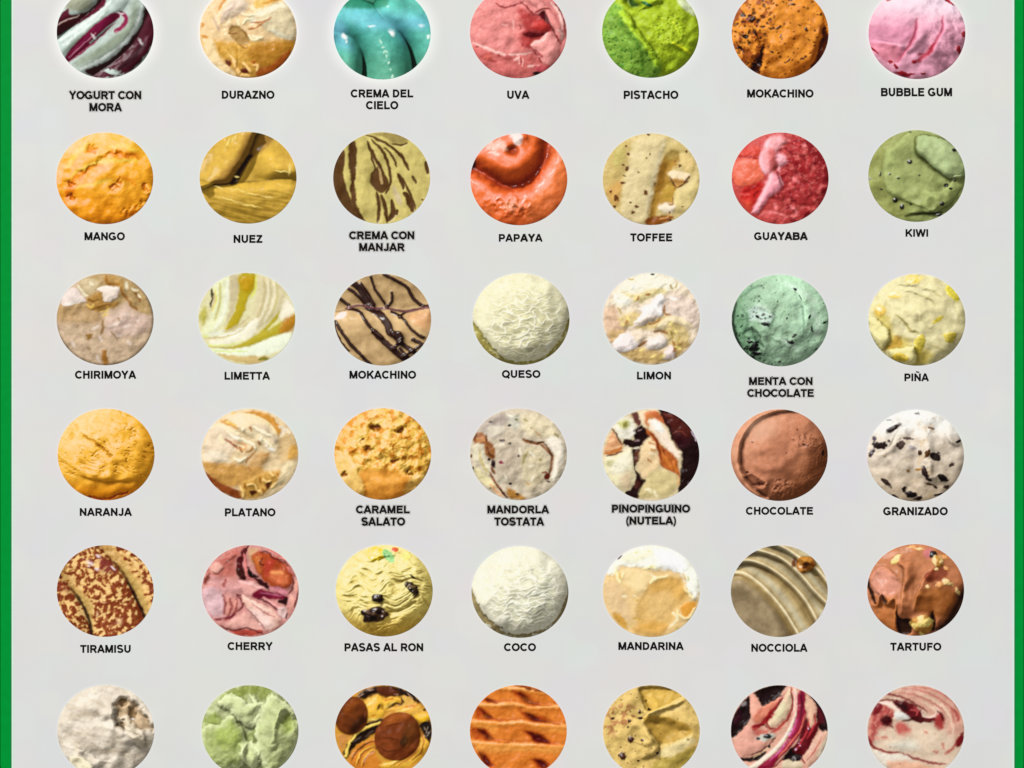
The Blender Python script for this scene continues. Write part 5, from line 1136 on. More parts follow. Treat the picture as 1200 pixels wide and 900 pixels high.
@rnd(4, 2, 'rum_raisin_ice_cream', 'butter yellow wrinkled ice cream ball with dark raisins, above PASAS AL RON', (240, 222, 140))
def _(s):
    s.sat = .6
    s.expo = 1.14
    s.gloss = 'matte'; s.dome = .48
    s.paint(sm(-.3, -.9, s.Y), (224, 186, 86), .8); s.paint(sm(-.5, .5, s.Y), (246, 230, 150), .4)
    r = s.rg(3.6, oct=3, sd=1, sx=.55, sy=2.2, rot=.05, wp=.22)
    s.H += .10 * r * sm(1.0, .8, s.R) * .8 + .014 * s.nz * s.fb(10, 3, 3)
    s.H += .05 * s.nz * s.rg(7, oct=2, sd=6, sx=.6, sy=1.8, wp=.2) * sm(1.0, .8, s.R)
    s.paint(sm(.60, .1, r), (208, 172, 78), .25)
    s.paint(s.spot(250, 345, 40, 34, 0, .5, .1), (150, 120, 60), .5)
    s.piece('raisin', 268, 345, 54, 34, -12, (52, 30, 22), .8, 'gloss', rough=.6, color2=(104, 76, 54))
    s.piece('raisin', 282, 275, 36, 18, 20, (60, 36, 26), .8, 'gloss', rough=.6)
    s.piece('raisin', 436, 230, 38, 20, 50, (58, 42, 26), .8, 'gloss', rough=.6, color2=(110, 90, 54))
    s.piece('raisin', 440, 178, 16, 5, 35, (84, 64, 36), .7, 'gloss', rough=.5)
    s.piece('lemon_piece', 272, 74, 40, 33, 5, (252, 216, 44), .45, 'gloss', rough=.2)
    s.piece('mint_leaf', 330, 82, 34, 20, 50, (150, 200, 132), .3, 'satin', rough=.25)
    s.piece('red_berry', 360, 54, 15, 11, 10, (226, 90, 48), .7, 'gloss', rough=.2)
    s.piece('citrus_ring', 408, 86, 22, 20, 0, (246, 236, 130), .3, 'satin', rough=.2)

@rnd(4, 3, 'coconut_ice_cream', 'white ice cream ball with fine wrinkles and a tan rim at its foot, above COCO', (236, 232, 208))
def _(s):
    s.gloss = 'matte'; s.dome = .50
    e, mid = wrinkles(s, 6.5, .028)
    s.paint((1 - e) * mid, (218, 216, 188), .45)
    body, sd = s.reg([(702, 205), (715, 250), (745, 320), (790, 370), (850, 410), (900, 438), (960, 434), (1020, 418), (1070, 390), (1110, 330), (1140, 250), (1160, 100), (1100, 20), (930, 0), (760, 30), (690, 120)], 4, .03, 9)
    s.H -= .10 * (1 - body); s.paint(1 - body, (176, 156, 104), .95); s.H += (1 - body) * .06 * s.nz * s.fb(7, 3, 6)
    s.part(1 - body, 'tan_rim', 'satin')
    s.paint(sm(.1, .4, s.fb(9, 2, 9)) * (1 - body) * sm(-.5, -.7, s.Y), (240, 236, 214), .9)

@rnd(4, 4, 'mandarin_ice_cream', 'white-topped pale orange ice cream with a hollow scooped on the right, above MANDARINA', (246, 216, 164))
def _(s):
    s.view = (703, 632, 7.5); s.painted(.6, ao=.5, lump=.4); s.dome = .12; s.gloss = 'satin'; s.spec = .5
    s.C[:] = tone((232, 198, 138))
    s.H += .03 * s.fb(4, 4, 1)
    s.P((222, 190, 142), [(40, 380), (180, 380), (240, 520), (260, 700), (120, 660), (40, 520)], 40)
    s.P((252, 248, 232), [(60, 280), (140, 150), (300, 70), (500, 50), (700, 110), (860, 300), (880, 480), (820, 520), (760, 420), (720, 320), (600, 270), (440, 260), (300, 240), (180, 240), (100, 310)], 18, h=.05, wp=.05)
    s.P((248, 240, 200), [(180, 170), (280, 110), (440, 90), (460, 140), (300, 200)], 24, .7); s.P((250, 248, 252), [(480, 100), (640, 110), (760, 220), (700, 280), (560, 230)], 30)
    s.P((240, 212, 156), [(200, 260), (420, 270), (440, 380), (360, 480), (260, 420), (200, 350)], 24)
    s.P((226, 184, 112), [(380, 480), (460, 380), (600, 330), (700, 350), (760, 450), (780, 540), (680, 620), (640, 720), (500, 800), (340, 760), (320, 600)], 24, h=-.03); s.P((220, 172, 90), [(440, 400), (560, 340), (690, 350), (760, 460), (700, 540), (600, 440), (480, 480)], 30, .9); s.P((222, 184, 118), [(440, 500), (600, 480), (640, 600), (560, 700), (420, 640)], 40, .8)
    s.P((222, 156, 60), [(710, 580), (780, 550), (850, 560), (800, 660), (750, 690), (710, 640)], 12); s.L((250, 228, 170), 11, 9, [(670, 610), (700, 670), (780, 690), (840, 600)], [(740, 420), (780, 480), (830, 520)], h=.05)
    s.P((206, 156, 70), [(110, 650), (180, 660), (220, 720), (240, 790), (160, 740)], 12)
    s.L((252, 236, 176), 12, 10, [(140, 230), (150, 320), (180, 390)], [(190, 340), (210, 290)], [(440, 390), (480, 350), (600, 320)], [(380, 260), (450, 240), (500, 260)], h=.04); s.L((214, 170, 80), 8, 8, [(165, 290), (185, 340)], [(730, 300), (760, 360)], [(310, 530), (340, 545)], [(280, 690), (400, 710)])
    s.L((252, 236, 196), 10, 9, [(190, 500), (240, 500)], [(290, 490), (320, 500)], [(600, 780), (680, 700), (640, 640)], [(440, 300), (500, 350)])
    s.L((180, 176, 90), 8, 8, [(440, 235), (470, 240)], [(770, 310), (780, 370)], [(300, 120), (340, 115)], [(420, 100), (440, 105)], [(660, 780), (690, 770)], k=.7)
    s.P((214, 158, 62), [(280, 780), (440, 720), (600, 760), (520, 845), (380, 845)], 30, .7)
    s.piece('dark_flake', 175, 158, 32, 9, -45, (120, 104, 116), .2, 'matte')

@rnd(4, 5, 'hazelnut_ice_cream', 'taupe-beige ice cream in fine curved pleats with one hazelnut on it, above NOCCIOLA', (186, 160, 108))
def _(s):
    s.expo = 1.08
    s.gloss = 'satin'
    E = [[(640, 160), (700, 160), (770, 205), (830, 265), (890, 340), (950, 440)], [(650, 120), (730, 105), (830, 145), (920, 215), (985, 290), (1035, 380)], [(700, 60), (780, 62), (880, 100), (960, 170), (1020, 240), (1080, 300)], [(800, 20), (880, 45), (960, 95), (1040, 150), (1100, 230)]]
    H = 0; 
    for i, p in enumerate(E):
        d, sd, t = s.crv(p)
        H = H + .16 * sm(-.015, .02, sd) * 1.0 - 0
        s.H += .10 * np.exp(-(d / .035) ** 2) 
        s.H -= .07 * np.exp(-((sd + .10) / .07) ** 2)
        s.paint(np.exp(-((sd - .005) / .026) ** 2), (236, 222, 186), .85)
        s.paint(np.exp(-((sd - .16) / .08) ** 2) * sm(0, .02, sd), (190, 182, 152), .8)
        s.paint(np.exp(-((sd + .10) / .06) ** 2), (150, 122, 72), .55)
    s.H += H * .3
    d, sd, t = s.crv(E[0]); low = sm(.0, -.05, sd)
    s.paint(low * sm(-.1, -.2, sd), (150, 130, 98), .95)
    d2, _, _ = s.crv([(700, 200), (790, 290), (860, 440)]); s.H += .16 * low * np.exp(-(d2 / .3) ** 2)
    s.H += .006 * s.nz * s.fb(10, 3, 1)
    s.piece('hazelnut', 984, 122, 42, 38, 0, (190, 128, 48), .8, 'gloss', rough=.22, color2=(150, 88, 34))
    s.piece('hazelnut_eye', 985, 116, 12, 9, 0, (110, 62, 24), 3.9, 'satin', rough=.2)
    s.piece('hazelnut_skin', 932, 112, 12, 20, 10, (120, 72, 34), .5, 'satin', flat=True)

@rnd(4, 6, 'chocolate_truffle_ice_cream', 'reddish brown chocolate ice cream with torn folds and chopped nuts, above TARTUFO', (196, 124, 82))
def _(s):
    s.gloss = 'satin'; s.dome = .26
    s.paint(s.reg([(120, 260), (200, 210), (280, 260), (330, 340), (300, 400), (180, 400), (120, 340)], 26, .04)[0], (218, 150, 128), .8)
    s.paint(s.reg([(440, 400), (560, 350), (700, 370), (720, 440), (640, 560), (520, 540), (430, 500)], 34, .03)[0], (176, 104, 40), .8)
    s.paint(s.reg([(150, 470), (290, 430), (310, 640), (200, 600)], 16, .03)[0], (200, 120, 60), .8)
    m, sd = s.reg([(700, 480), (750, 380), (790, 340), (790, 480), (700, 620), (600, 660), (560, 650), (640, 580)], 26, .03); s.paint(m, (44, 18, 12), .9); s.H -= .10 * m
    s.H += .012 * s.nz * s.fb(7, 3, 1) + .03 * s.nz * s.fb(3, 3, 2)
    for pts, a, sd_ in [([(345, 130), (320, 180), (355, 220), (350, 320), (335, 450), (330, 560)], .13, 1), ([(560, 220), (510, 270), (470, 340), (435, 420), (425, 520)], .11, 1), ([(120, 300), (150, 230), (210, 205), (270, 240), (310, 300)], .09, -1), ([(300, 640), (295, 520), (290, 440), (250, 470), (215, 470), (190, 410), (180, 480), (130, 470)], .16, -1)]:
        s.ledge(pts, a, 60, e=9, side=sd_, wp=.01)
        s.ridge(pts, .05, 9, .01)
    for pts in ([(103, 290), (120, 340), (145, 400), (160, 470), (130, 430), (105, 350)], [(200, 400), (240, 450), (225, 470), (205, 440)], [(305, 480), (325, 560), (410, 580), (400, 670), (310, 660)], [(560, 520), (580, 600), (560, 660), (545, 560)]):
        m = s.reg(pts, 8, .02)[0]; s.paint(m, (42, 16, 12), .92); s.H -= .12 * m
    s.paint(s.reg([(500, 270), (560, 220), (660, 220), (660, 260), (600, 310), (530, 310)], 14, .05)[0], (150, 62, 40), .8)
    s.paint(s.reg([(490, 100), (530, 70), (560, 100), (520, 150)], 12)[0], (206, 116, 120), .8)
    s.piece('dark_chocolate_piece', 560, 118, 26, 26, 0, (34, 16, 16), .5, 'gloss', flat=True)
    for i, (x, y, a, b, r, h) in enumerate([(488, 610, 78, 70, 5, .6), (590, 165, 45, 36, 50, .7), (296, 155, 44, 20, -55, .6), (606, 330, 22, 22, 0, .7), (655, 312, 34, 21, 30, .7), (522, 345, 13, 12, 0, .8), (732, 378, 13, 24, -25, .7), (465, 78, 26, 11, 0, .6), (585, 222, 14, 10, 0, .8), (655, 215, 20, 12, 30, .7), (410, 65, 30, 12, -10, .6), (640, 135, 30, 16, 20, .6)]):
        s.piece('nut_piece', x, y, a, b, r, (246, 218, 130) if i in (0, 2) else ((226, 160, 96) if i in (3, 9, 10, 11) else (236, 204, 140)), h, 'satin', flat=i > 1, rough=.35, lift=-.1, color2=(196, 140, 66) if i < 2 else None)

# ---- row 6 (captions lie below the frame)
@rnd(5, 0, 'ice_cream', 'grey-white scraped ice cream with tan hollows at upper right, bottom row, first from the left', (218, 206, 188))
def _(s):
    s.gloss = 'rough'; s.dome = .22
    s.st([([(120, 200), (180, 180), (260, 190)], 12), ([(100, 280), (170, 270), (250, 290)], 10), ([(200, 330), (280, 350), (340, 340)], 10), ([(230, 120), (290, 150)], 8), ([(430, 330), (470, 300)], 8)], (176, 160, 134), .6, 14)  # shading painted in as darker streaks
    s.st([([(140, 150), (200, 110), (260, 90)], 10), ([(230, 200), (300, 230), (360, 280)], 12), ([(110, 340), (150, 350)], 10), ([(300, 390), (350, 380)], 8)], (242, 232, 214), .8, 12)
    s.glint((215, 95, 6, 5, 0), (240, 105, 5, 5, 0), (410, 205, 8, 6, 0), k=.6)
    s.H += .04 * s.nz * s.fb(5, 4, 1, sx=.6, sy=1.4, rot=-.4) + .016 * s.nz * s.fb(13, 2, 2)
    s.paint(sm(.1, .5, s.fb(3, 3, 3, sx=.5, sy=1.5, rot=-.3)), (196, 182, 160), .6)
    s.ledge([(330, 100), (320, 180), (350, 240), (420, 270), (490, 310)], .18, 60, side=-1, wp=.05)
    m = s.reg([(330, 160), (350, 110), (400, 120), (470, 190), (500, 250), (440, 250), (380, 240), (345, 220)], 12, .07)[0]
    s.H -= .14 * m; s.paint(m, (204, 172, 130), .8)
    m, _ = s.sheet([(345, 210), (380, 185), (400, 220), (460, 270), (440, 330), (380, 260)], .10, 7, .06); s.paint(m, (226, 212, 188), .8)
    for p in [(365, 130, 20, 15, .08), (360, 225, 16, 20, .10), (410, 185, 14, 28, .08)]: s.paint(s.hole(*p), (166, 130, 84), .75)
    s.ledge([(80, 310), (160, 330), (250, 380), (330, 400)], .08, 50, side=-1, wp=.05)
    m, _ = s.sheet([(120, 380), (160, 370), (220, 410), (230, 480), (140, 440)], .10, 6, .04); s.paint(m, (244, 234, 200), .9)
    s.paint(sm(.2, .6, s.fb(6, 3, 6)) * sm(.6, .3, np.abs(s.Y + .6)), (236, 222, 196), .7)

@rnd(5, 1, 'ice_cream', 'pale avocado green ice cream in frosty ragged lumps, bottom row, second from the left', (190, 196, 146))
def _(s):
    s.expo = 1.08
    s.gloss = 'rough'; s.dome = .12
    s.H += .05 * s.nz * s.fb(6, 4, 1) + .016 * s.nz * s.fb(13, 2, 2)
    s.paint(s.reg([(830, 80), (920, 50), (1040, 60), (1000, 120), (950, 90), (900, 110)], 12, .05)[0], (134, 146, 60), .9)
    s.paint(sm(.0, .45, s.fb(3, 3, 4)), (160, 176, 90), .6)
    for pts, c in [([(720, 235), (800, 225), (850, 180), (900, 240), (925, 290), (900, 420), (760, 430), (715, 330)], (164, 176, 108)), ([(990, 160), (1030, 90), (1100, 120), (1160, 200), (1160, 300), (1100, 420), (1020, 450), (975, 350), (960, 240)], (184, 192, 136)), ([(860, 90), (945, 130), (940, 90), (975, 120), (1000, 130), (960, 230), (910, 230), (850, 170), (790, 130)], (194, 202, 148)), ([(900, 320), (960, 310), (985, 370), (960, 430), (900, 380)], (206, 214, 156))]:
        m, sd = s.reg(pts, 7, .05, 7); s.H += m * (.10 + .14 * (1 - np.exp(-np.maximum(sd, 0) / .12))); s.paint(m, c, .85)
        s.paint(np.exp(-((sd - .05) / .05) ** 2) * m, (224, 230, 182), .6)
    s.paint(s.spot(840, 280, 60, 55, 0, .7, .1), (150, 168, 74), .7)
    s.paint(s.reg([(735, 220), (760, 180), (820, 190), (800, 220)], 10, .05)[0], (140, 156, 72), .8)
    d, sd, t = s.crv([(1040, 330), (1060, 200), (1100, 150), (1150, 180)], wp=.06); s.H += .10 * np.exp(-(d / .05) ** 2)
    s.paint(s.spot(1110, 230, 34, 40, 0, .6, .1), (164, 180, 88), .8); s.H -= .08 * s.spot(1110, 230, 34, 40, 0, .6, .1)

@rnd(5, 2, 'ice_cream', 'yellow ice cream with dark chocolate swirls and two brown cocoa balls, in the bottom row', (226, 184, 84))
def _(s):
    s.view = (389, 790, 8.182); s.painted(.7, ao=.5, lump=.4); s.gloss = 'satin'; s.spec = .5
    s.C[:] = tone((214, 152, 52))
    s.H += .03 * s.fb(4, 4, 1)
    Y = (236, 184, 62); D = (44, 22, 12); B = (96, 50, 22)
    s.P(D, [(240, 220), (330, 140), (560, 110), (760, 170), (860, 280), (760, 250), (660, 210), (480, 210), (420, 190), (320, 240)], 16); s.P((104, 46, 18), [(430, 130), (560, 120), (640, 190), (480, 210)], 14); s.L((190, 150, 130), 7, 7, [(250, 220), (300, 190)], [(340, 150), (400, 150)], [(600, 190), (640, 200)], [(720, 180), (780, 240)], k=.7)
    s.P(Y, [(320, 260), (440, 200), (490, 260), (470, 320), (500, 350), (480, 420), (330, 440), (310, 340)], 11, h=.05); s.P(Y, [(490, 240), (620, 220), (660, 250), (560, 310), (500, 330)], 10, h=.05); s.P((224, 170, 70), [(500, 340), (700, 300), (840, 290), (880, 350), (940, 380), (930, 450), (840, 460), (760, 400), (640, 360)], 12, h=.04)
    s.P((240, 188, 40), [(800, 390), (930, 380), (930, 440), (840, 460)], 16); s.P((226, 176, 84), [(680, 200), (780, 250), (760, 290), (680, 300)], 12); s.L(D, 11, 9, [(540, 330), (620, 280), (660, 300)], [(660, 220), (680, 270), (640, 300)], [(430, 340), (460, 290)], [(880, 350), (900, 330)]); s.L((200, 110, 30), 9, 9, [(500, 250), (600, 230)], [(380, 400), (420, 390)], [(700, 310), (820, 300)]); s.L((250, 220, 120), 8, 8, [(330, 310), (420, 230)], [(500, 320), (600, 260)], [(330, 440), (470, 430)], [(620, 360), (740, 330)])
    s.P((40, 26, 24), [(840, 470), (950, 460), (950, 640), (900, 640), (860, 560)], 12); s.L((150, 130, 110), 5, 5, [(880, 500), (900, 540)], [(920, 500), (900, 570)], [(930, 550), (910, 600)])
    s.P(D, [(320, 470), (500, 430), (460, 520), (420, 560), (300, 640), (200, 720), (150, 800), (100, 760), (180, 620), (260, 520)], 12)
    s.P((206, 140, 70), [(60, 600), (150, 570), (130, 660), (80, 720)], 14)
    s.L((240, 206, 96), 13, 8, [(130, 790), (160, 680), (240, 570), (360, 500), (460, 470)], taper=False, h=.05); s.L((120, 100, 90), 7, 7, [(200, 650), (280, 600)], [(320, 600), (400, 540)], k=.7)
    s.P((214, 130, 40), [(170, 800), (240, 700), (330, 640), (420, 620), (420, 760), (470, 900), (200, 900)], 14)
    for o, c in ((0, B), (54, (120, 50, 16)), (104, (150, 66, 30))): s.L(c, 9, 7, [(190 + o, 830 + o * .6), (240 + o, 740 + o * .3), (330 + o * .8, 670 + o * .5), (420, 640 + o * .9)])
    for o in (26, 78): s.L((240, 186, 70), 9, 7, [(200 + o, 880), (240 + o, 760 + o * .3), (330 + o * .7, 690 + o * .5), (420, 660 + o * .9)])
    s.L((226, 160, 120), 8, 7, [(310, 850), (340, 780), (410, 740)])
    s.P((228, 176, 60), [(480, 860), (640, 810), (760, 700), (820, 620), (880, 600), (930, 660), (860, 780), (700, 900), (480, 900)], 12, h=.04); s.L((150, 80, 30), 8, 7, [(560, 880), (700, 800), (830, 690), (840, 560)], [(760, 830), (860, 740), (880, 620)]); s.L((206, 120, 60), 8, 7, [(620, 890), (760, 790), (850, 700)], [(860, 560), (890, 650)]); s.L((250, 214, 100), 9, 8, [(500, 870), (640, 820), (740, 740)])
    s.piece('cocoa_ball', 190, 400, 150, 190, 12, (118, 56, 18), .30, 'rough', rough=.05); s.P((150, 78, 24), [(120, 300), (220, 250), (280, 290), (180, 360)], 40, .0)
    s.piece('cocoa_ball', 630, 595, 212, 240, 20, (126, 58, 22), .30, 'rough', rough=.05, color2=(138, 66, 28))
    s.piece('nut_shard', 690, 640, 34, 62, 10, (74, 40, 14), .3, 'satin', rough=.3, flat=True)
    s.late = lambda: (s.P((176, 96, 30), [(520, 420), (640, 370), (740, 400), (640, 450), (520, 500)], 36, .6), s.P((54, 26, 10), [(200, 460), (300, 400), (320, 440), (240, 560), (170, 560)], 34, .85), s.P((160, 82, 26), [(110, 330), (200, 250), (260, 280), (160, 380)], 34, .6), s.L((92, 36, 12), 9, 9, [(500, 510), (600, 480), (680, 480)], [(470, 620), (560, 610), (640, 640)], [(440, 700), (540, 740), (620, 730)], k=.7), s.P((104, 60, 20), [(690, 500), (820, 460), (830, 580), (760, 690), (700, 700)], 36, .6))

@rnd(5, 3, 'ice_cream', 'orange ice cream pressed into wavy horizontal pleats, bottom row, fourth from the left', (232, 132, 62))
def _(s):
    s.view = (547, 790, 8.182); s.painted(.6, ao=.4, lump=.5); s.gloss = 'matte'
    s.C[:] = tone((222, 124, 42))
    s.H += .03 * s.fb(4, 4, 1) + .012 * s.fb(13, 3, 2)
    ridges = [[(120, 290), (300, 290), (460, 285), (620, 310), (900, 310)], [(40, 450), (200, 460), (360, 470), (520, 460), (700, 480), (950, 500)], [(50, 650), (200, 660), (360, 665), (520, 680), (700, 670), (930, 700)], [(60, 130), (400, 130), (760, 170)]]
    for r in ridges: s.L((240, 160, 76), 22, 20, r, k=.95, taper=False, h=.05); s.L((248, 186, 110), 8, 10, r, k=.85); s.L((190, 84, 24), 8, 12, [(x, y - 34) for x, y in r], k=.7)  # lit crests and a shade line along each ridge painted in
    s.P((236, 158, 72), [(80, 670), (300, 660), (560, 690), (900, 700), (880, 760), (600, 740), (340, 750), (120, 740)], 26, .9); s.P((236, 154, 66), [(620, 490), (920, 500), (940, 560), (720, 540)], 26, .8); s.P((238, 156, 66), [(80, 460), (300, 480), (260, 560), (90, 510)], 26, .8)
    hs = [[(430, 165), (520, 170), (620, 220), (700, 290), (560, 295), (500, 230)], [(100, 320), (160, 340), (240, 410), (300, 440), (180, 440), (90, 420)], [(500, 330), (580, 380), (700, 400), (860, 470), (700, 465), (600, 450), (540, 400)], [(50, 520), (180, 530), (260, 610), (320, 650), (180, 640), (60, 610)], [(540, 545), (680, 560), (760, 610), (880, 680), (660, 660), (610, 600)], [(110, 760), (180, 770), (270, 880), (180, 880)], [(620, 810), (740, 820), (800, 870), (760, 920), (680, 900)], [(180, 230), (240, 240), (300, 280), (180, 265)]]
    for h in hs: s.P((198, 76, 20), h, 22, .95, wp=.02, h=-.05)
    core = [[(500, 190), (560, 200), (620, 260), (680, 290), (600, 292), (540, 250)], [(130, 330), (190, 370), (250, 425), (180, 420), (150, 370)], [(560, 370), (640, 390), (720, 440), (840, 470), (640, 455), (590, 420)], [(110, 535), (170, 540), (260, 625), (200, 630), (150, 580)], [(570, 550), (640, 560), (720, 590), (800, 660), (660, 655), (620, 600)], [(120, 765), (180, 780), (240, 870), (180, 870)], [(650, 820), (740, 830), (780, 880), (720, 900)], [(190, 235), (240, 250), (290, 275), (200, 262)]]
    for h in core: s.P((112, 18, 14), h, 20, 1.0, wp=.015, h=-.04)  # deep shade inside the hollows painted dark red
    s.L((184, 76, 20), 9, 12, [(300, 440), (400, 450)], [(300, 650), (420, 655)], [(560, 300), (820, 300)], [(830, 475), (900, 480)])
    s.P((140, 58, 14), [(470, 112), (600, 118), (740, 170), (640, 160)], 10)
    s.paint(sm(-.1, .5, s.fb(2.6, 3, 3)), (230, 136, 54), .35)

@rnd(5, 4, 'ice_cream', 'mustard-beige ice cream folded to a point with brown specks, bottom row, fifth from the left', (220, 188, 112))
def _(s):
    s.expo = 1.06
    s.gloss = 'matte'; s.dome = .06
    s.H += .05 * s.nz * s.fb(2.5, 3, 1) + .016 * s.nz * s.fb(11, 3, 2)
    m, sd = s.reg([(240, 60), (420, 70), (400, 110), (330, 150), (265, 165), (240, 110)], 6, .02); s.H -= .12 * m; s.paint(m, (212, 170, 70), .8)
    m, sd = s.reg([(250, 195), (340, 190), (430, 220), (470, 260), (400, 300), (320, 310), (270, 250)], 6, .02); s.H -= .10 * sm(0, .2, sd); s.paint(m, (200, 158, 64), .85)
    s.ledge([(240, 70), (255, 120), (270, 160), (235, 200), (190, 190), (100, 180)], .13, 60, side=1, wp=.02)
    s.ledge([(245, 190), (300, 175), (380, 150), (450, 120)], .13, 50, side=1, wp=.02)
    s.ledge([(245, 200), (275, 260), (320, 320), (300, 365), (230, 390)], .15, 60, side=-1, wp=.02)
    s.ledge([(300, 330), (400, 300), (480, 270)], .08, 40, side=-1, wp=.02)
    m = s.reg([(300, 400), (400, 360), (480, 340), (440, 420), (300, 440)], 12, .03)[0]; s.paint(m, (184, 162, 72), .8)
    s.paint(s.reg([(330, 340), (440, 290), (480, 300), (420, 350), (340, 380)], 12, .04)[0], (218, 202, 150), .8)
    s.paint(s.reg([(70, 230), (100, 150), (190, 140), (200, 200), (130, 260), (90, 280)], 20, .1)[0] * sm(-.3, .3, s.fb(8, 3, 5)), (168, 92, 60), .7)
    s.specks(70, (120, 76, 40), 2.2, 1, k=.75); s.specks(12, (84, 48, 28), 3.4, 2)
    for x, y, a, b in [(192, 296, 15, 16), (154, 372, 17, 17), (184, 212, 8, 8), (234, 200, 11, 7), (230, 172, 7, 10), (274, 160, 8, 8), (242, 300, 7, 7), (312, 358, 7, 6), (108, 202, 8, 6), (224, 392, 6, 5), (178, 240, 5, 5)]:
        s.piece('brown_speck', x, y, a, b, 0, (84, 44, 30), .5, 'satin', flat=True, rough=.4)

@rnd(5, 5, 'ice_cream', 'cream ice cream with glossy dark red berry ribbons and black gaps, in the bottom row', (232, 194, 178))
def _(s):
    s.view = (853, 790, 8.182); s.painted(.6, ao=.4, lump=.3); s.gloss = 'satin'; s.spec = .6
    s.C[:] = tone((218, 164, 142))
    s.H += .03 * s.fb(4, 3, 1)
    K = (40, 14, 18)
    for q in ([(30, 600), (30, 460), (120, 300), (200, 210), (215, 300), (215, 420), (140, 540), (60, 600)], [(240, 190), (400, 110), (560, 110), (500, 190), (520, 200), (430, 260), (320, 310), (290, 230)], [(700, 140), (850, 240), (960, 400), (960, 540), (900, 550), (850, 460), (850, 320), (790, 210)], [(110, 800), (220, 800), (340, 740), (370, 750), (300, 820), (160, 840)], [(520, 820), (620, 700), (720, 760), (700, 820), (640, 840), (560, 830)]): s.P(K, q, 9, wp=.02, h=-.04)
    s.P((86, 24, 50), [(60, 440), (110, 350), (120, 420), (80, 480)], 24, .6); s.P((120, 24, 40), [(850, 330), (900, 350), (930, 440), (880, 460)], 24, .7); s.P((170, 160, 160), [(120, 300), (160, 260), (170, 300)], 12, .8)
    s.P((226, 164, 144), [(215, 220), (250, 190), (290, 250), (320, 320), (280, 400), (230, 420)], 9, h=.05); s.P((216, 130, 104), [(290, 340), (420, 270), (480, 240), (420, 360), (340, 430), (260, 470), (240, 430)], 12, h=.04); s.P((176, 34, 40), [(230, 490), (300, 460), (400, 360), (500, 230), (530, 200), (480, 330), (390, 450), (300, 520), (240, 540)], 11)
    m = s.P((224, 196, 164), [(380, 480), (440, 380), (540, 220), (600, 130), (610, 260), (580, 380), (500, 460), (400, 520)], 10, h=.06); s.P((206, 200, 160), [(440, 400), (520, 280), (560, 300), (520, 400), (450, 450)], 18, .8)
    m = s.L((166, 26, 34), 12, 8, [(600, 120), (620, 260), (590, 400), (500, 500), (400, 570)], [(370, 440), (400, 520), (460, 520)]); s.part(m, 'berry_ribbon'); s.L((110, 8, 20), 8, 7, [(240, 510), (340, 480), (380, 520)], [(370, 440), (480, 300), (520, 220)])
    s.L((206, 80, 70), 12, 9, [(560, 440), (480, 530), (400, 580)])
    s.P((220, 160, 142), [(60, 640), (180, 500), (240, 540), (270, 600), (380, 640), (300, 730), (200, 780), (110, 780)], 14, h=.04)
    s.P((200, 90, 80), [(240, 520), (340, 540), (400, 530), (340, 580), (260, 580)], 14, .8); s.P((190, 190, 176), [(260, 620), (300, 590), (420, 560), (460, 590), (360, 640)], 10)
    m = s.P((232, 216, 196), [(190, 900), (380, 760), (500, 640), (590, 500), (630, 360), (630, 160), (660, 160), (660, 360), (600, 540), (500, 700), (360, 830), (280, 900)], 8, wp=.01, h=.07); s.L((236, 160, 150), 9, 7, [(640, 150), (650, 300), (620, 440)])
    m = s.P((166, 30, 66), [(280, 900), (400, 800), (520, 690), (610, 540), (660, 380), (670, 180), (740, 180), (750, 400), (700, 560), (600, 700), (480, 820), (420, 900)], 9, wp=.01, h=.05); s.part(m, 'berry_ribbon')
    s.L((100, 12, 34), 15, 12, [(700, 170), (710, 320), (690, 440)]); s.L((206, 90, 150), 9, 8, [(590, 600), (640, 500), (660, 420)], [(400, 830), (500, 730), (560, 650)]); s.L((236, 120, 100), 9, 7, [(740, 380), (700, 520), (600, 660), (480, 800)])
    s.P((222, 178, 150), [(750, 220), (800, 240), (840, 330), (820, 450), (780, 520), (770, 400), (740, 300)], 10, h=.05)
    m = s.P((112, 8, 24), [(700, 540), (760, 420), (790, 520), (830, 480), (880, 430), (860, 540), (800, 660), (740, 780), (660, 760), (620, 720), (680, 620)], 10, wp=.02); s.part(m, 'berry_ribbon')
    s.L((200, 50, 60), 10, 8, [(780, 420), (760, 540), (700, 650), (650, 730)], [(830, 380), (830, 480), (760, 620)]); s.glint((590, 570, 14, 14, 0), (610, 530, 8, 12, 0), (650, 720, 10, 16, 20), (690, 690, 8, 8, 0), (680, 660, 6, 6, 0), (770, 520, 5, 12, 0), c=(236, 190, 226), k=.8)
    s.P((214, 168, 146), [(720, 800), (800, 680), (880, 560), (950, 560), (930, 700), (840, 830), (760, 880)], 10, h=.04); s.L((190, 70, 60), 6, 6, [(900, 600), (840, 720), (760, 830)]); s.P((206, 190, 164), [(850, 780), (940, 600), (955, 600), (900, 760)], 12)
    s.P((208, 190, 160), [(520, 900), (560, 820), (620, 830), (700, 840), (700, 900)], 9, h=.04); s.L((150, 20, 30), 9, 7, [(440, 890), (520, 820)], [(700, 800), (740, 860)])
    s.L((90, 14, 20), 7, 6, [(220, 780), (320, 730), (440, 640)], [(420, 640), (460, 600)]); s.L((226, 190, 150), 9, 7, [(240, 800), (360, 730), (430, 690)])
    s.piece('blackberry', 380, 595, 36, 26, 0, (30, 24, 32), .4, 'gloss', rough=.25); s.piece('blackberry', 290, 618, 22, 14, 0, (60, 66, 64), .4, 'gloss', rough=.3); s.piece('blackberry', 396, 694, 14, 16, 0, (40, 20, 24), .4, 'gloss', rough=.3); s.piece('blackberry', 660, 805, 42, 26, 0, (36, 14, 18), .4, 'gloss', rough=.3)

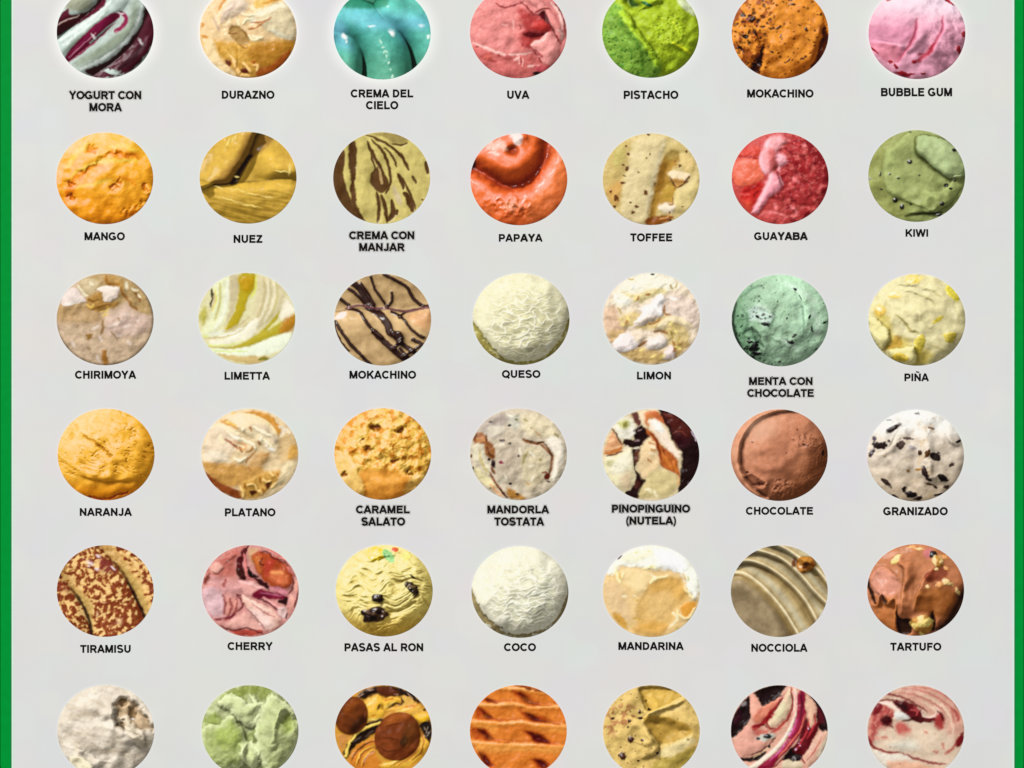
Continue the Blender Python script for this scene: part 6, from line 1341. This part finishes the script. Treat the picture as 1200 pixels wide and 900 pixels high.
@rnd(5, 6, 'ice_cream', 'pinkish cream ice cream marbled with thin dark red streaks, bottom row, at the right end', (220, 190, 170))
def _(s):
    s.painted(.6, ao=.5); s.gloss = 'satin'; s.spec = .5; s.dome = .05
    s.C[:] = tone((214, 190, 166))
    s.H += .03 * s.fb(3, 4, 1)
    s.P((206, 156, 136), [(180, 160), (440, 70), (640, 120), (770, 300), (780, 420), (660, 420), (640, 280), (560, 300), (480, 250), (330, 160)], 30)
    for pts in ([(345, 100), (460, 112), (580, 160), (690, 240), (745, 330)], [(320, 130), (450, 150), (560, 200), (640, 260), (690, 340)], [(400, 85), (560, 110), (680, 180), (760, 280)]): s.L((190, 110, 98), 6, 9, pts)
    s.L((226, 196, 172), 9, 12, [(440, 130), (560, 180), (650, 250), (700, 380), (690, 480)], [(480, 190), (560, 240), (600, 290), (560, 300)])
    s.L((184, 70, 62), 11, 11, [(600, 100), (690, 160), (740, 230)], [(690, 230), (740, 300), (730, 330)], [(740, 440), (700, 520), (640, 560)])
    s.P((186, 84, 78), [(105, 420), (120, 300), (180, 210), (270, 220), (300, 290), (250, 360), (180, 390), (150, 470), (110, 480)], 24)
    s.paint(sm(0, .3, s.fb(8, 3, 6)) * s.reg([(105, 420), (120, 300), (180, 210), (290, 220), (300, 300), (180, 470)], 16)[0], (216, 140, 122), .6)
    s.P((134, 24, 34), [(130, 270), (170, 200), (210, 225), (160, 290)], 12); s.P((80, 8, 16), [(190, 320), (230, 290), (275, 320), (250, 370), (215, 355)], 12); s.L((130, 24, 34), 9, 9, [(250, 350), (280, 380)], [(110, 440), (130, 500), (170, 530)])
    s.L((140, 34, 36), 9, 8, [(220, 140), (320, 155), (430, 205), (520, 265)], [(170, 190), (250, 180), (320, 200)], [(230, 130), (280, 150)])
    s.P((222, 200, 180), [(190, 200), (260, 200), (330, 240), (400, 290), (430, 310), (330, 320), (280, 320), (290, 260)], 10, h=.04); s.L((240, 214, 200), 8, 8, [(180, 200), (260, 210), (340, 260)]); s.P((216, 214, 208), [(290, 270), (360, 265), (410, 300), (320, 320)], 12)
    m = s.P((112, 18, 26), [(280, 190), (360, 185), (440, 225), (490, 270), (500, 300), (580, 300), (620, 270), (600, 320), (520, 335), (430, 330), (380, 290), (310, 240)], 9); s.part(m, 'berry_streak'); s.P((56, 4, 14), [(300, 205), (350, 200), (390, 240), (370, 260), (320, 235)], 12); s.P((72, 6, 14), [(420, 300), (490, 310), (470, 335), (420, 330)], 10); s.L((200, 80, 80), 5, 6, [(400, 250), (450, 260), (440, 290)], [(420, 230), (470, 260)])
    s.L((236, 206, 190), 7, 7, [(480, 260), (500, 300), (560, 295), (600, 260), (570, 230)])
    m = s.P((176, 60, 58), [(570, 330), (600, 270), (640, 300), (640, 370), (600, 400), (575, 370)], 14); s.L((96, 14, 22), 8, 7, [(590, 255), (620, 290), (630, 330)], [(340, 335), (400, 320), (480, 330), (560, 335)])
    s.P((196, 96, 86), [(290, 360), (350, 340), (415, 400), (390, 440), (320, 430)], 16); s.L((206, 120, 104), 10, 12, [(330, 440), (380, 450)], [(200, 440), (240, 450)])
    s.P((222, 200, 174), [(260, 460), (420, 400), (560, 380), (640, 440), (620, 560), (480, 570), (330, 540), (200, 500)], 30, .8)
    s.P((206, 206, 192), [(250, 500), (400, 460), (460, 520), (340, 530)], 30, .7)
    m = s.L((150, 40, 44), 10, 8, [(100, 460), (150, 515), (250, 550), (335, 548)], [(340, 555), (430, 590), (560, 625), (650, 632)]); s.part(m, 'berry_streak')
    s.P((216, 206, 190), [(140, 540), (250, 565), (340, 565), (420, 610), (300, 640), (220, 650)], 12, h=.03); s.P((226, 176, 146), [(240, 620), (400, 610), (560, 650), (640, 660), (500, 700), (300, 700)], 18)
    m = s.P((130, 20, 28), [(772, 405), (775, 470), (740, 510), (715, 490)], 8)
    s.L((200, 110, 96), 8, 12, [(620, 480), (640, 530)], [(560, 540), (600, 550)], [(500, 400), (520, 420)], [(690, 250), (710, 340)])
    s.specks(16, (170, 60, 60), 3, 3, k=.6)

GROUP = 'round ice creams in rows on the poster'
for r, c, name, label, base, fn in ROUNDS:
    s = Round(CX[r][c], CY[r][c], view(r, c), base, 11 + r * 13 + c * 5)
    fn(s)
    s.finish(name, label, GROUP)

# ---------------------------------------------------------------- the poster: board with printed glow round each round, green border strips
def board_mesh():
    rings = [1.0, 1.025, 1.06, 1.11, 1.18, 1.28]
    NS = 96
    verts, cols, faces = [], [], []
    base = lin((220, 221, 220)) / LIGHT
    white = np.array((0.93, 0.93, 0.92))
    tints = {(0, 0): (.7, .35), (0, 1): (.6, .2), (0, 2): (.7, .35), (0, 4): (.4, .15), (0, 6): (.4, .12)}
    outer = []
    th = np.linspace(0, 2 * math.pi, NS, endpoint=False)
    rs = np.random.RandomState(3)
    for r in range(6):
        for c in range(7):
            cx, cy = CX[r][c], CY[r][c]
            k1, k2 = tints.get((r, c), (.10, .0))
            col0 = lin(ROUNDS[r * 7 + c][4]) / LIGHT
            o = len(verts)
            for i, f in enumerate(rings):
                x = cx + RX * f * np.cos(th); y = cy - RY * f * np.sin(th)
                w = [k1, k1 * .9, k2 * .9, k2 * .6, k2 * .25, 0][i]
                g = mix(white, col0, .18 if i < 2 else 0)
                cc = mix(base, g, w)
                for a, b in zip(x, y):
                    verts.append(W3(a, b, 0.0)); cols.append(cc)
                if i:
                    for j in range(NS):
                        k = (j + 1) % NS
                        faces.append((o + (i - 1) * NS + j, o + i * NS + j, o + i * NS + k, o + (i - 1) * NS + k))
            outer.append((cx, cy, o + (len(rings) - 1) * NS))
    X0, X1, Y0, Y1 = -30.0, 1232.0, -70.0, 968.0
    pts = [Vector((X0, Y0)), Vector((X1, Y0)), Vector((X1, Y1)), Vector((X0, Y1))]
    edges = [(0, 1), (1, 2), (2, 3), (3, 0)]
    src = [None] * 4
    for (cx, cy, o) in outer:
        b = len(pts)
        for j in range(NS):
            pts.append(Vector((cx + RX * rings[-1] * math.cos(th[j]), cy - RY * rings[-1] * math.sin(th[j])))); src.append(o + j)
            edges.append((b + j, b + (j + 1) % NS))
    vo, eo, fo, ov, oe, of = delaunay_2d_cdt(pts, edges, [], 0, 1e-5)
    mp = {}
    for i, v in enumerate(vo):
        q = [k for k in ov[i] if k < len(src) and src[k] is not None]
        if q: mp[i] = src[q[0]]
        else:
            mp[i] = len(verts); verts.append(W3(v.x, v.y)); cols.append(base)
    R2 = rings[-1]
    for f in fo:
        mx = sum(vo[k].x for k in f) / len(f); my = sum(vo[k].y for k in f) / len(f)
        if any(((mx - cx) / (RX * R2)) ** 2 + ((my - cy) / (RY * R2)) ** 2 < .999 for cx, cy, _ in outer): continue
        faces.append(tuple(mp[k] for k in f))
    me = bpy.data.meshes.new('board')
    me.from_pydata(verts, [], faces)
    at = me.color_attributes.new('Col', 'FLOAT_COLOR', 'POINT')
    c4 = np.ones((len(verts), 4), np.float32); c4[:, :3] = np.array(cols)
    at.data.foreach_set('color', c4.ravel())
    return me

poster = bpy.data.objects.new('poster', None)
poster.location = W3(600, 968)
COL.objects.link(poster)
tag(poster, 'pale grey flavour-chart poster board with a green strip along each side', 'poster')

def board_material():
    m = bpy.data.materials.new('printed_board'); m.use_nodes = True
    nt = m.node_tree; b = nt.nodes['Principled BSDF']
    at = nt.nodes.new('ShaderNodeAttribute'); at.attribute_name = 'Col'
    tc = nt.nodes.new('ShaderNodeTexCoord')
    last = at.outputs['Color']
    # faint uneven ink: large soft tint patches and small blocky ones
    for sc, amt, kind in ((5.0, 0.030, 'n'), (26.0, 0.024, 'v'), (11.0, 0.020, 'v')):
        if kind == 'n':
            t = nt.nodes.new('ShaderNodeTexNoise'); t.inputs['Scale'].default_value = sc; t.inputs['Detail'].default_value = 2
        else:
            t = nt.nodes.new('ShaderNodeTexVoronoi'); t.inputs['Scale'].default_value = sc
            t.distance = 'CHEBYCHEV'; t.feature = 'SMOOTH_F1'; t.inputs['Smoothness'].default_value = 0.6
        nt.links.new(tc.outputs['Object'], t.inputs['Vector'])
        sub = nt.nodes.new('ShaderNodeVectorMath'); sub.operation = 'SUBTRACT'; sub.inputs[1].default_value = (.5, .5, .5)
        nt.links.new(t.outputs['Color'], sub.inputs[0])
        ml = nt.nodes.new('ShaderNodeVectorMath'); ml.operation = 'SCALE'; ml.inputs['Scale'].default_value = amt
        nt.links.new(sub.outputs[0], ml.inputs[0])
        ad = nt.nodes.new('ShaderNodeVectorMath'); ad.operation = 'ADD'
        nt.links.new(last, ad.inputs[0]); nt.links.new(ml.outputs[0], ad.inputs[1])
        last = ad.outputs[0]
    nt.links.new(last, b.inputs['Base Color'])
    b.inputs['Roughness'].default_value = 0.6
    b.inputs['Specular IOR Level'].default_value = 0.2
    return m
bo = link('board', board_mesh(), board_material(), None)
bo.parent = poster; bo.location = -Vector(poster.location)

def box_obj(name, x0, x1, y0, y1, h0, h1, mat, parent):
    P = [W3(x, y, h) for x in (x0, x1) for y in (y0, y1) for h in (h0, h1)]
    me = bpy.data.meshes.new(name)
    me.from_pydata(P, [], [(0, 1, 3, 2), (4, 6, 7, 5), (0, 4, 5, 1), (2, 3, 7, 6), (0, 2, 6, 4), (1, 5, 7, 3)])
    o = link(name, me, mat, parent)
    if parent: o.location = -Vector(parent.location)
    return o
green = surface('green_ink', .5, .02, 0, 300, (0, 146, 54), .04)
dgreen = surface('dark_green_ink', .5, .02, 0, 300, (0, 112, 38), .04)
egreen = surface('green_ink_edge', .5, .02, 0, 300, (26, 124, 66), .04)
pgreen = surface('pale_green_ink', .5, .3, 0, 300, (212, 236, 220), .02)
box_obj('green_border', 1.0, 12.2, -70, 968, .02, .30, green, poster)
box_obj('green_border', 1190.3, 1198.7, -70, 968, .02, .30, green, poster)
box_obj('border_line', 12.2, 13.6, -70, 968, .02, .28, egreen, poster)
box_obj('border_line', 1188.6, 1190.3, -70, 968, .02, .28, egreen, poster)
box_obj('border_line', -30, 1.0, -70, 968, .02, .29, dgreen, poster)
box_obj('border_line', 1198.7, 1232, -70, 968, .02, .29, dgreen, poster)
box_obj('pale_edge_line', 13.6, 15.8, -70, 968, .02, .12, pgreen, poster)
box_obj('pale_edge_line', 1186.6, 1188.6, -70, 968, .02, .12, pgreen, poster)

# ---------------------------------------------------------------- captions: heavy grotesque capitals as flat printed strokes
def arc(cx, cy, rx, ry, a0, a1, n=10):
    return [(cx + rx * math.cos(math.radians(a0 + (a1 - a0) * i / n)), cy + ry * math.sin(math.radians(a0 + (a1 - a0) * i / n))) for i in range(n + 1)]
T = .24   # stroke width, capitals are 1 high
h = T / 2
# glyph: (advance, [strokes]); a stroke is a centre line, butt ended
def glyphs():
    G = {}
    v = lambda x, a=0, b=1: [(x, a), (x, b)]
    hz = lambda y, a, b: [(a, y), (b, y)]
    G['I'] = (.39, [v(.195)])
    G['L'] = (.85, [v(.20), hz(h, .20 + h, .82)])
    G['T'] = (.85, [v(.425, 0, 1 - T), hz(1 - h, .02, .83)])
    G['E'] = (.93, [v(.20), hz(1 - h, .2 + h, .86), hz(.53, .2 + h, .80), hz(h, .2 + h, .88)])
    G['F'] = (.85, [v(.20), hz(1 - h, .2 + h, .80), hz(.50, .2 + h, .72)])
    G['H'] = (1.0, [v(.195), v(.805), hz(.55, .2 + h, .8 - h)])
    G['N'] = (1.0, [v(.19), v(.81), [(.19, 1 - .10), (.81, .10)]])
    G['M'] = (1.16, [v(.185), v(.975), [(.21, .98), (.58, .04)], [(.95, .98), (.58, .04)]])
    G['A'] = (1.0, [[(.10, 0), (.50, 1)], [(.90, 0), (.50, 1)], hz(.30, .26, .74)])
    G['V'] = (.93, [[(.10, 1), (.465, 0)], [(.83, 1), (.465, 0)]])
    G['W'] = (1.32, [[(.10, 1), (.37, 0)], [(.37, 0), (.66, 1)], [(.66, 1), (.95, 0)], [(.95, 0), (1.22, 1)]])
    G['Y'] = (.93, [[(.10, 1), (.465, .45)], [(.83, 1), (.465, .45)], v(.465, 0, .48)])
    G['X'] = (.93, [[(.11, 1), (.82, 0)], [(.82, 1), (.11, 0)]])
    G['K'] = (1.0, [v(.20), [(.88, 1), (.28, .40)], [(.46, .58), (.90, 0)]])
    G['Z'] = (.86, [hz(1 - h, .07, .80), hz(h, .04, .82), [(.70, .93), (.14, .07)]])
    G['U'] = (1.0, [[(.20, 1), (.20, .40)] + arc(.50, .40, .30, .40 - h + .01, 180, 360, 12) + [(.80, .40), (.80, 1)]])
    G['O'] = (1.09, [arc(.545, .5, .40, .5 - h + .015, 90, 450, 24)])
    G['Q'] = (1.09, [arc(.545, .5, .40, .5 - h + .015, 90, 450, 24), [(.60, .26), (.98, -.05)]])
    G['C'] = (1.0, [arc(.54, .5, .40, .5 - h + .015, 42, 318, 18)])
    G['G'] = (1.08, [arc(.54, .5, .40, .5 - h + .015, 42, 300, 18) + [(.885, .20), (.885, .45)], hz(.44, .56, .885)])
    G['D'] = (1.0, [v(.20), [(.2 + h, 1 - h), (.46, 1 - h)] + arc(.46, .5, .355, .5 - h, 90, -90, 14) + [(.2 + h, h)]])
    bowl = lambda y0, y1, x: [(.2 + h, y1), (x - .2, y1)] + arc(x - .2, (y0 + y1) / 2, .2, (y1 - y0) / 2, 90, -90, 8) + [(.2 + h, y0)]
    G['P'] = (.93, [v(.20), bowl(.43, 1 - h, .78)])
    G['R'] = (1.0, [v(.20), bowl(.46, 1 - h, .81), [(.55, .44), (.88, 0)]])
    G['B'] = (1.0, [v(.20), bowl(.535, 1 - h, .80), bowl(h, .535, .84)])
    G['J'] = (.78, [[(.58, 1), (.58, .32)] + arc(.355, .32, .225, .32 - h + .01, 0, -165, 10)])
    G['S'] = (.93, [arc(.465, .725, .30, .20, 22, 180, 10) + [(.18, .64), (.28, .555), (.465, .51), (.66, .455), (.765, .36)] + arc(.465, .30, .315, .22, 10, -158, 11)])
    G['('] = (.46, [arc(.62, .40, .42, .72, 124, 236, 10)])
    G[')'] = (.46, [arc(-.16, .40, .42, .72, 56, -56, 10)])
    G[' '] = (.39, [])
    G['~N'] = (1.0, G['N'][1] + [[(.30, 1.16), (.40, 1.23), (.50, 1.19), (.60, 1.14), (.70, 1.21)]])
    return G
GL = glyphs()
SOFT = {}

def stroke_quads(P, w):
    P = np.array(P, float)
    P = P[np.concatenate([[True], np.linalg.norm(np.diff(P, axis=0), axis=1) > 1e-4])]
    D = np.diff(P, axis=0); D /= np.linalg.norm(D, axis=1, keepdims=True) + 1e-9
    N_ = np.stack([-D[:, 1], D[:, 0]], 1)
    M = np.vstack([N_[:1], N_[:-1] + N_[1:], N_[-1:]])
    M /= np.linalg.norm(M, axis=1, keepdims=True) + 1e-9
    k = np.ones(len(P)); k[1:-1] = 1 / np.maximum(.5, np.sum(M[1:-1] * N_[1:], 1))
    if np.allclose(P[0], P[-1]):
        m = N_[0] + N_[-1]; m /= np.linalg.norm(m); M[0] = M[-1] = m; k[0] = k[-1] = 1
    A = P + M * (k * w / 2)[:, None]; B = P - M * (k * w / 2)[:, None]
    return A, B

black = surface('black_ink', .6, .03, 0, 900, (20, 18, 18), .15)
INK = {}
def ink(g):
    if g not in INK: INK[g] = surface('grey_ink_%d' % g, .6, .15, 0, 700, (g, g - 2, g - 4), .04)
    return INK[g]

def lettering(name, lines, parent, mat, extra=0.0, z=.06, dx=0.0, dy=0.0, only=None):
    """lines: (text, x0, x1, ytop, ybottom) in poster millimetres"""
    V, F = [], []
    for text, x0, x1, yt, yb in lines:
        toks = ['~N' if ch == 'Ñ' else ch for ch in text]
        caph = (yb - yt)
        wd = sum(GL[t][0] for t in toks)
        lsb, rsb = .06, .06
        sx = (x1 - x0) / (wd - lsb - rsb)
        x = -lsb
        for i, t in enumerate(toks):
            if only is None or only(i, text):
                for j, st in enumerate(GL[t][1]):
                    # work in millimetres so that vertical and horizontal stems keep one weight
                    P = [((x + a) * sx, b * caph) for a, b in st]
                    w = T * (sx * .45 + caph * .55) + extra
                    if t == '~N' and j >= 3: w *= .65
                    if t in '()': w *= .72
                    if extra:
                        q = np.array(P); d0 = q[0] - q[1]; d1 = q[-1] - q[-2]
                        if not np.allclose(q[0], q[-1]):
                            q[0] += d0 / np.linalg.norm(d0) * extra / 2; q[-1] += d1 / np.linalg.norm(d1) * extra / 2
                        P = q
                    A, B = stroke_quads(P, w)
                    o = len(V); zz = z + .004 * j
                    for a, b in zip(A, B):
                        V.append(W3(x0 + a[0] + dx, yb - a[1] + dy, zz)); V.append(W3(x0 + b[0] + dx, yb - b[1] + dy, zz))
                    for k in range(len(A) - 1):
                        F.append((o + 2 * k, o + 2 * k + 1, o + 2 * k + 3, o + 2 * k + 2))
            x += GL[t][0]
    me = bpy.data.meshes.new(name); me.from_pydata(V, [], F)
    o = link(name, me, mat, parent); o.location = -Vector(parent.location)
    return o

CAPS = [
 ((0, 0), [('YOGURT CON', 81.5, 165.5, 106.7, 116.3), ('MORA', 104.8, 142.2, 120.8, 130.4)], 1),
 ((0, 1), [('DURAZNO', 259.8, 321.3, 106.3, 115.8)], 0),
 ((0, 2), [('CREMA DEL', 411.3, 484, 104.8, 114.2), ('CIELO', 429.2, 466.4, 118.5, 128.1)], 0),
 ((0, 3), [('UVA', 594.2, 619.8, 106.3, 115.8)], 0),
 ((0, 4), [('PISTACHO', 730.8, 794.6, 106.3, 115.9)], 0),
 ((0, 5), [('MOKACHINO', 875.5, 953, 104.8, 114.3)], 0),
 ((0, 6), [('BUBBLE GUM', 1032.3, 1115.7, 103.0, 112.9)], 0),
 ((1, 0), [('MANGO', 99, 146, 272.2, 281.6)], 0),
 ((1, 1), [('NUEZ', 273.7, 307.3, 275.3, 284.7)], 0),
 ((1, 2), [('CREMA CON', 409.5, 485.5, 271.2, 280.4), ('MANJAR', 420.9, 473.8, 285, 294.2)], 2),
 ((1, 3), [('PAPAYA', 584.4, 635.3, 274.3, 283.2)], 0),
 ((1, 4), [('TOFFEE', 739, 787.7, 273.5, 282.9)], 0),
 ((1, 5), [('GUAYABA', 884, 945.7, 272.2, 281.4)], 0),
 ((1, 6), [('KIWI', 1061, 1087.8, 268.6, 277.4)], 0),
 ((2, 0), [('CHIRIMOYA', 88.2, 159, 434.5, 443.8)], 0),
 ((2, 1), [('LIMETTA', 263, 315.8, 435.8, 445)], 0),
 ((2, 2), [('MOKACHINO', 409.5, 487.3, 434.5, 443.8)], 0),
 ((2, 3), [('QUESO', 588.5, 633, 433.8, 442.8)], 0),
 ((2, 4), [('LIMON', 746.3, 786.4, 435.6, 444.7)], 0),
 ((2, 5), [('MENTA CON', 877.8, 952.2, 442.1, 451.2), ('CHOCOLATE', 876, 953.5, 456, 465.2)], 1),
 ((2, 6), [('PIÑA', 1059.7, 1088, 437.7, 446.7)], 0),
 ((3, 0), [('NARANJA', 93.4, 154, 595.4, 604.6)], 0),
 ((3, 1), [('PLATANO', 263.4, 322.5, 595.7, 605)], 0),
 ((3, 2), [('CARAMEL', 417.5, 479.8, 592.5, 601.6), ('SALATO', 423.7, 474.4, 606.5, 615.9)], 2),
 ((3, 3), [('MANDORLA', 571.2, 642.8, 592.5, 601.6), ('TOSTATA', 579.8, 637, 606.5, 615.9)], 2),
 ((3, 4), [('PINOPINGUINO', 717, 808.3, 591.5, 600.6), ('(NUTELA)', 733.4, 792.6, 605.6, 614.7)], 3),
 ((3, 5), [('CHOCOLATE', 874.4, 952.7, 594.1, 603.2)], 0),
 ((3, 6), [('GRANIZADO', 1035.3, 1110.3, 594.3, 603.8)], 0),
 ((4, 0), [('TIRAMISU', 94.4, 153.3, 755.8, 765)], 0),
 ((4, 1), [('CHERRY', 267, 319, 752.5, 761.8)], 0),
 ((4, 2), [('PASAS AL RON', 403.6, 496, 753.8, 763.2)], 0),
 ((4, 3), [('COCO', 590.9, 627.8, 753.8, 763)], 0),
 ((4, 4), [('MANDARINA', 724.6, 800.6, 752.5, 761.7)], 0),
 ((4, 5), [('NOCCIOLA', 880.4, 945.7, 754.5, 763.8)], 0),
 ((4, 6), [('TARTUFO', 1043.7, 1102.8, 753.2, 762.5)], 0),
]
DESC = {(0, 5): 'below the orange-brown crumbly scoop', (2, 2): 'below the tan chocolate-drizzled round'}
for (r, c), lines, halo in CAPS:
    e = bpy.data.objects.new('caption', None)
    e.location = W3((lines[0][1] + lines[0][2]) / 2, lines[-1][4])
    COL.objects.link(e)
    txt = ' '.join(l[0] for l in lines)
    if (r, c) == (3, 4): lab = 'bold black two-line caption starting PINOPINGUINO with a bracketed second line on a grey glow'
    else:
        kind = 'two-line' if len(lines) > 1 else 'one-line'
        lab = 'bold black %s caption reading %s' % (kind, txt)
        if (r, c) in DESC: lab += ', ' + DESC[(r, c)]
        elif halo: lab += ', with a grey glow'
    tag(e, lab, 'caption', 'black captions under the ice creams')
    if len(lines) > 1:
        for l in lines: lettering('text_line', [l], e, black, .1, .08)
    else:
        lettering('lettering', lines, e, black, .1, .08)
    if halo:
        lettering('grey_glow', lines, e, ink([0, 208, 202, 196][halo]), 2.6, .03)
        lettering('grey_glow', lines, e, ink([0, 194, 182, 170][halo]), 1.1, .05)
    if (r, c) in ((1, 3), (1, 5)):
        k0 = 3
        lettering('double_print', lines, e, ink(140), 0, .05, .7, -.2, only=lambda i, t, k0=k0: i >= k0 and i < len(t) - (1 if t == 'PAPAYA' else 0))
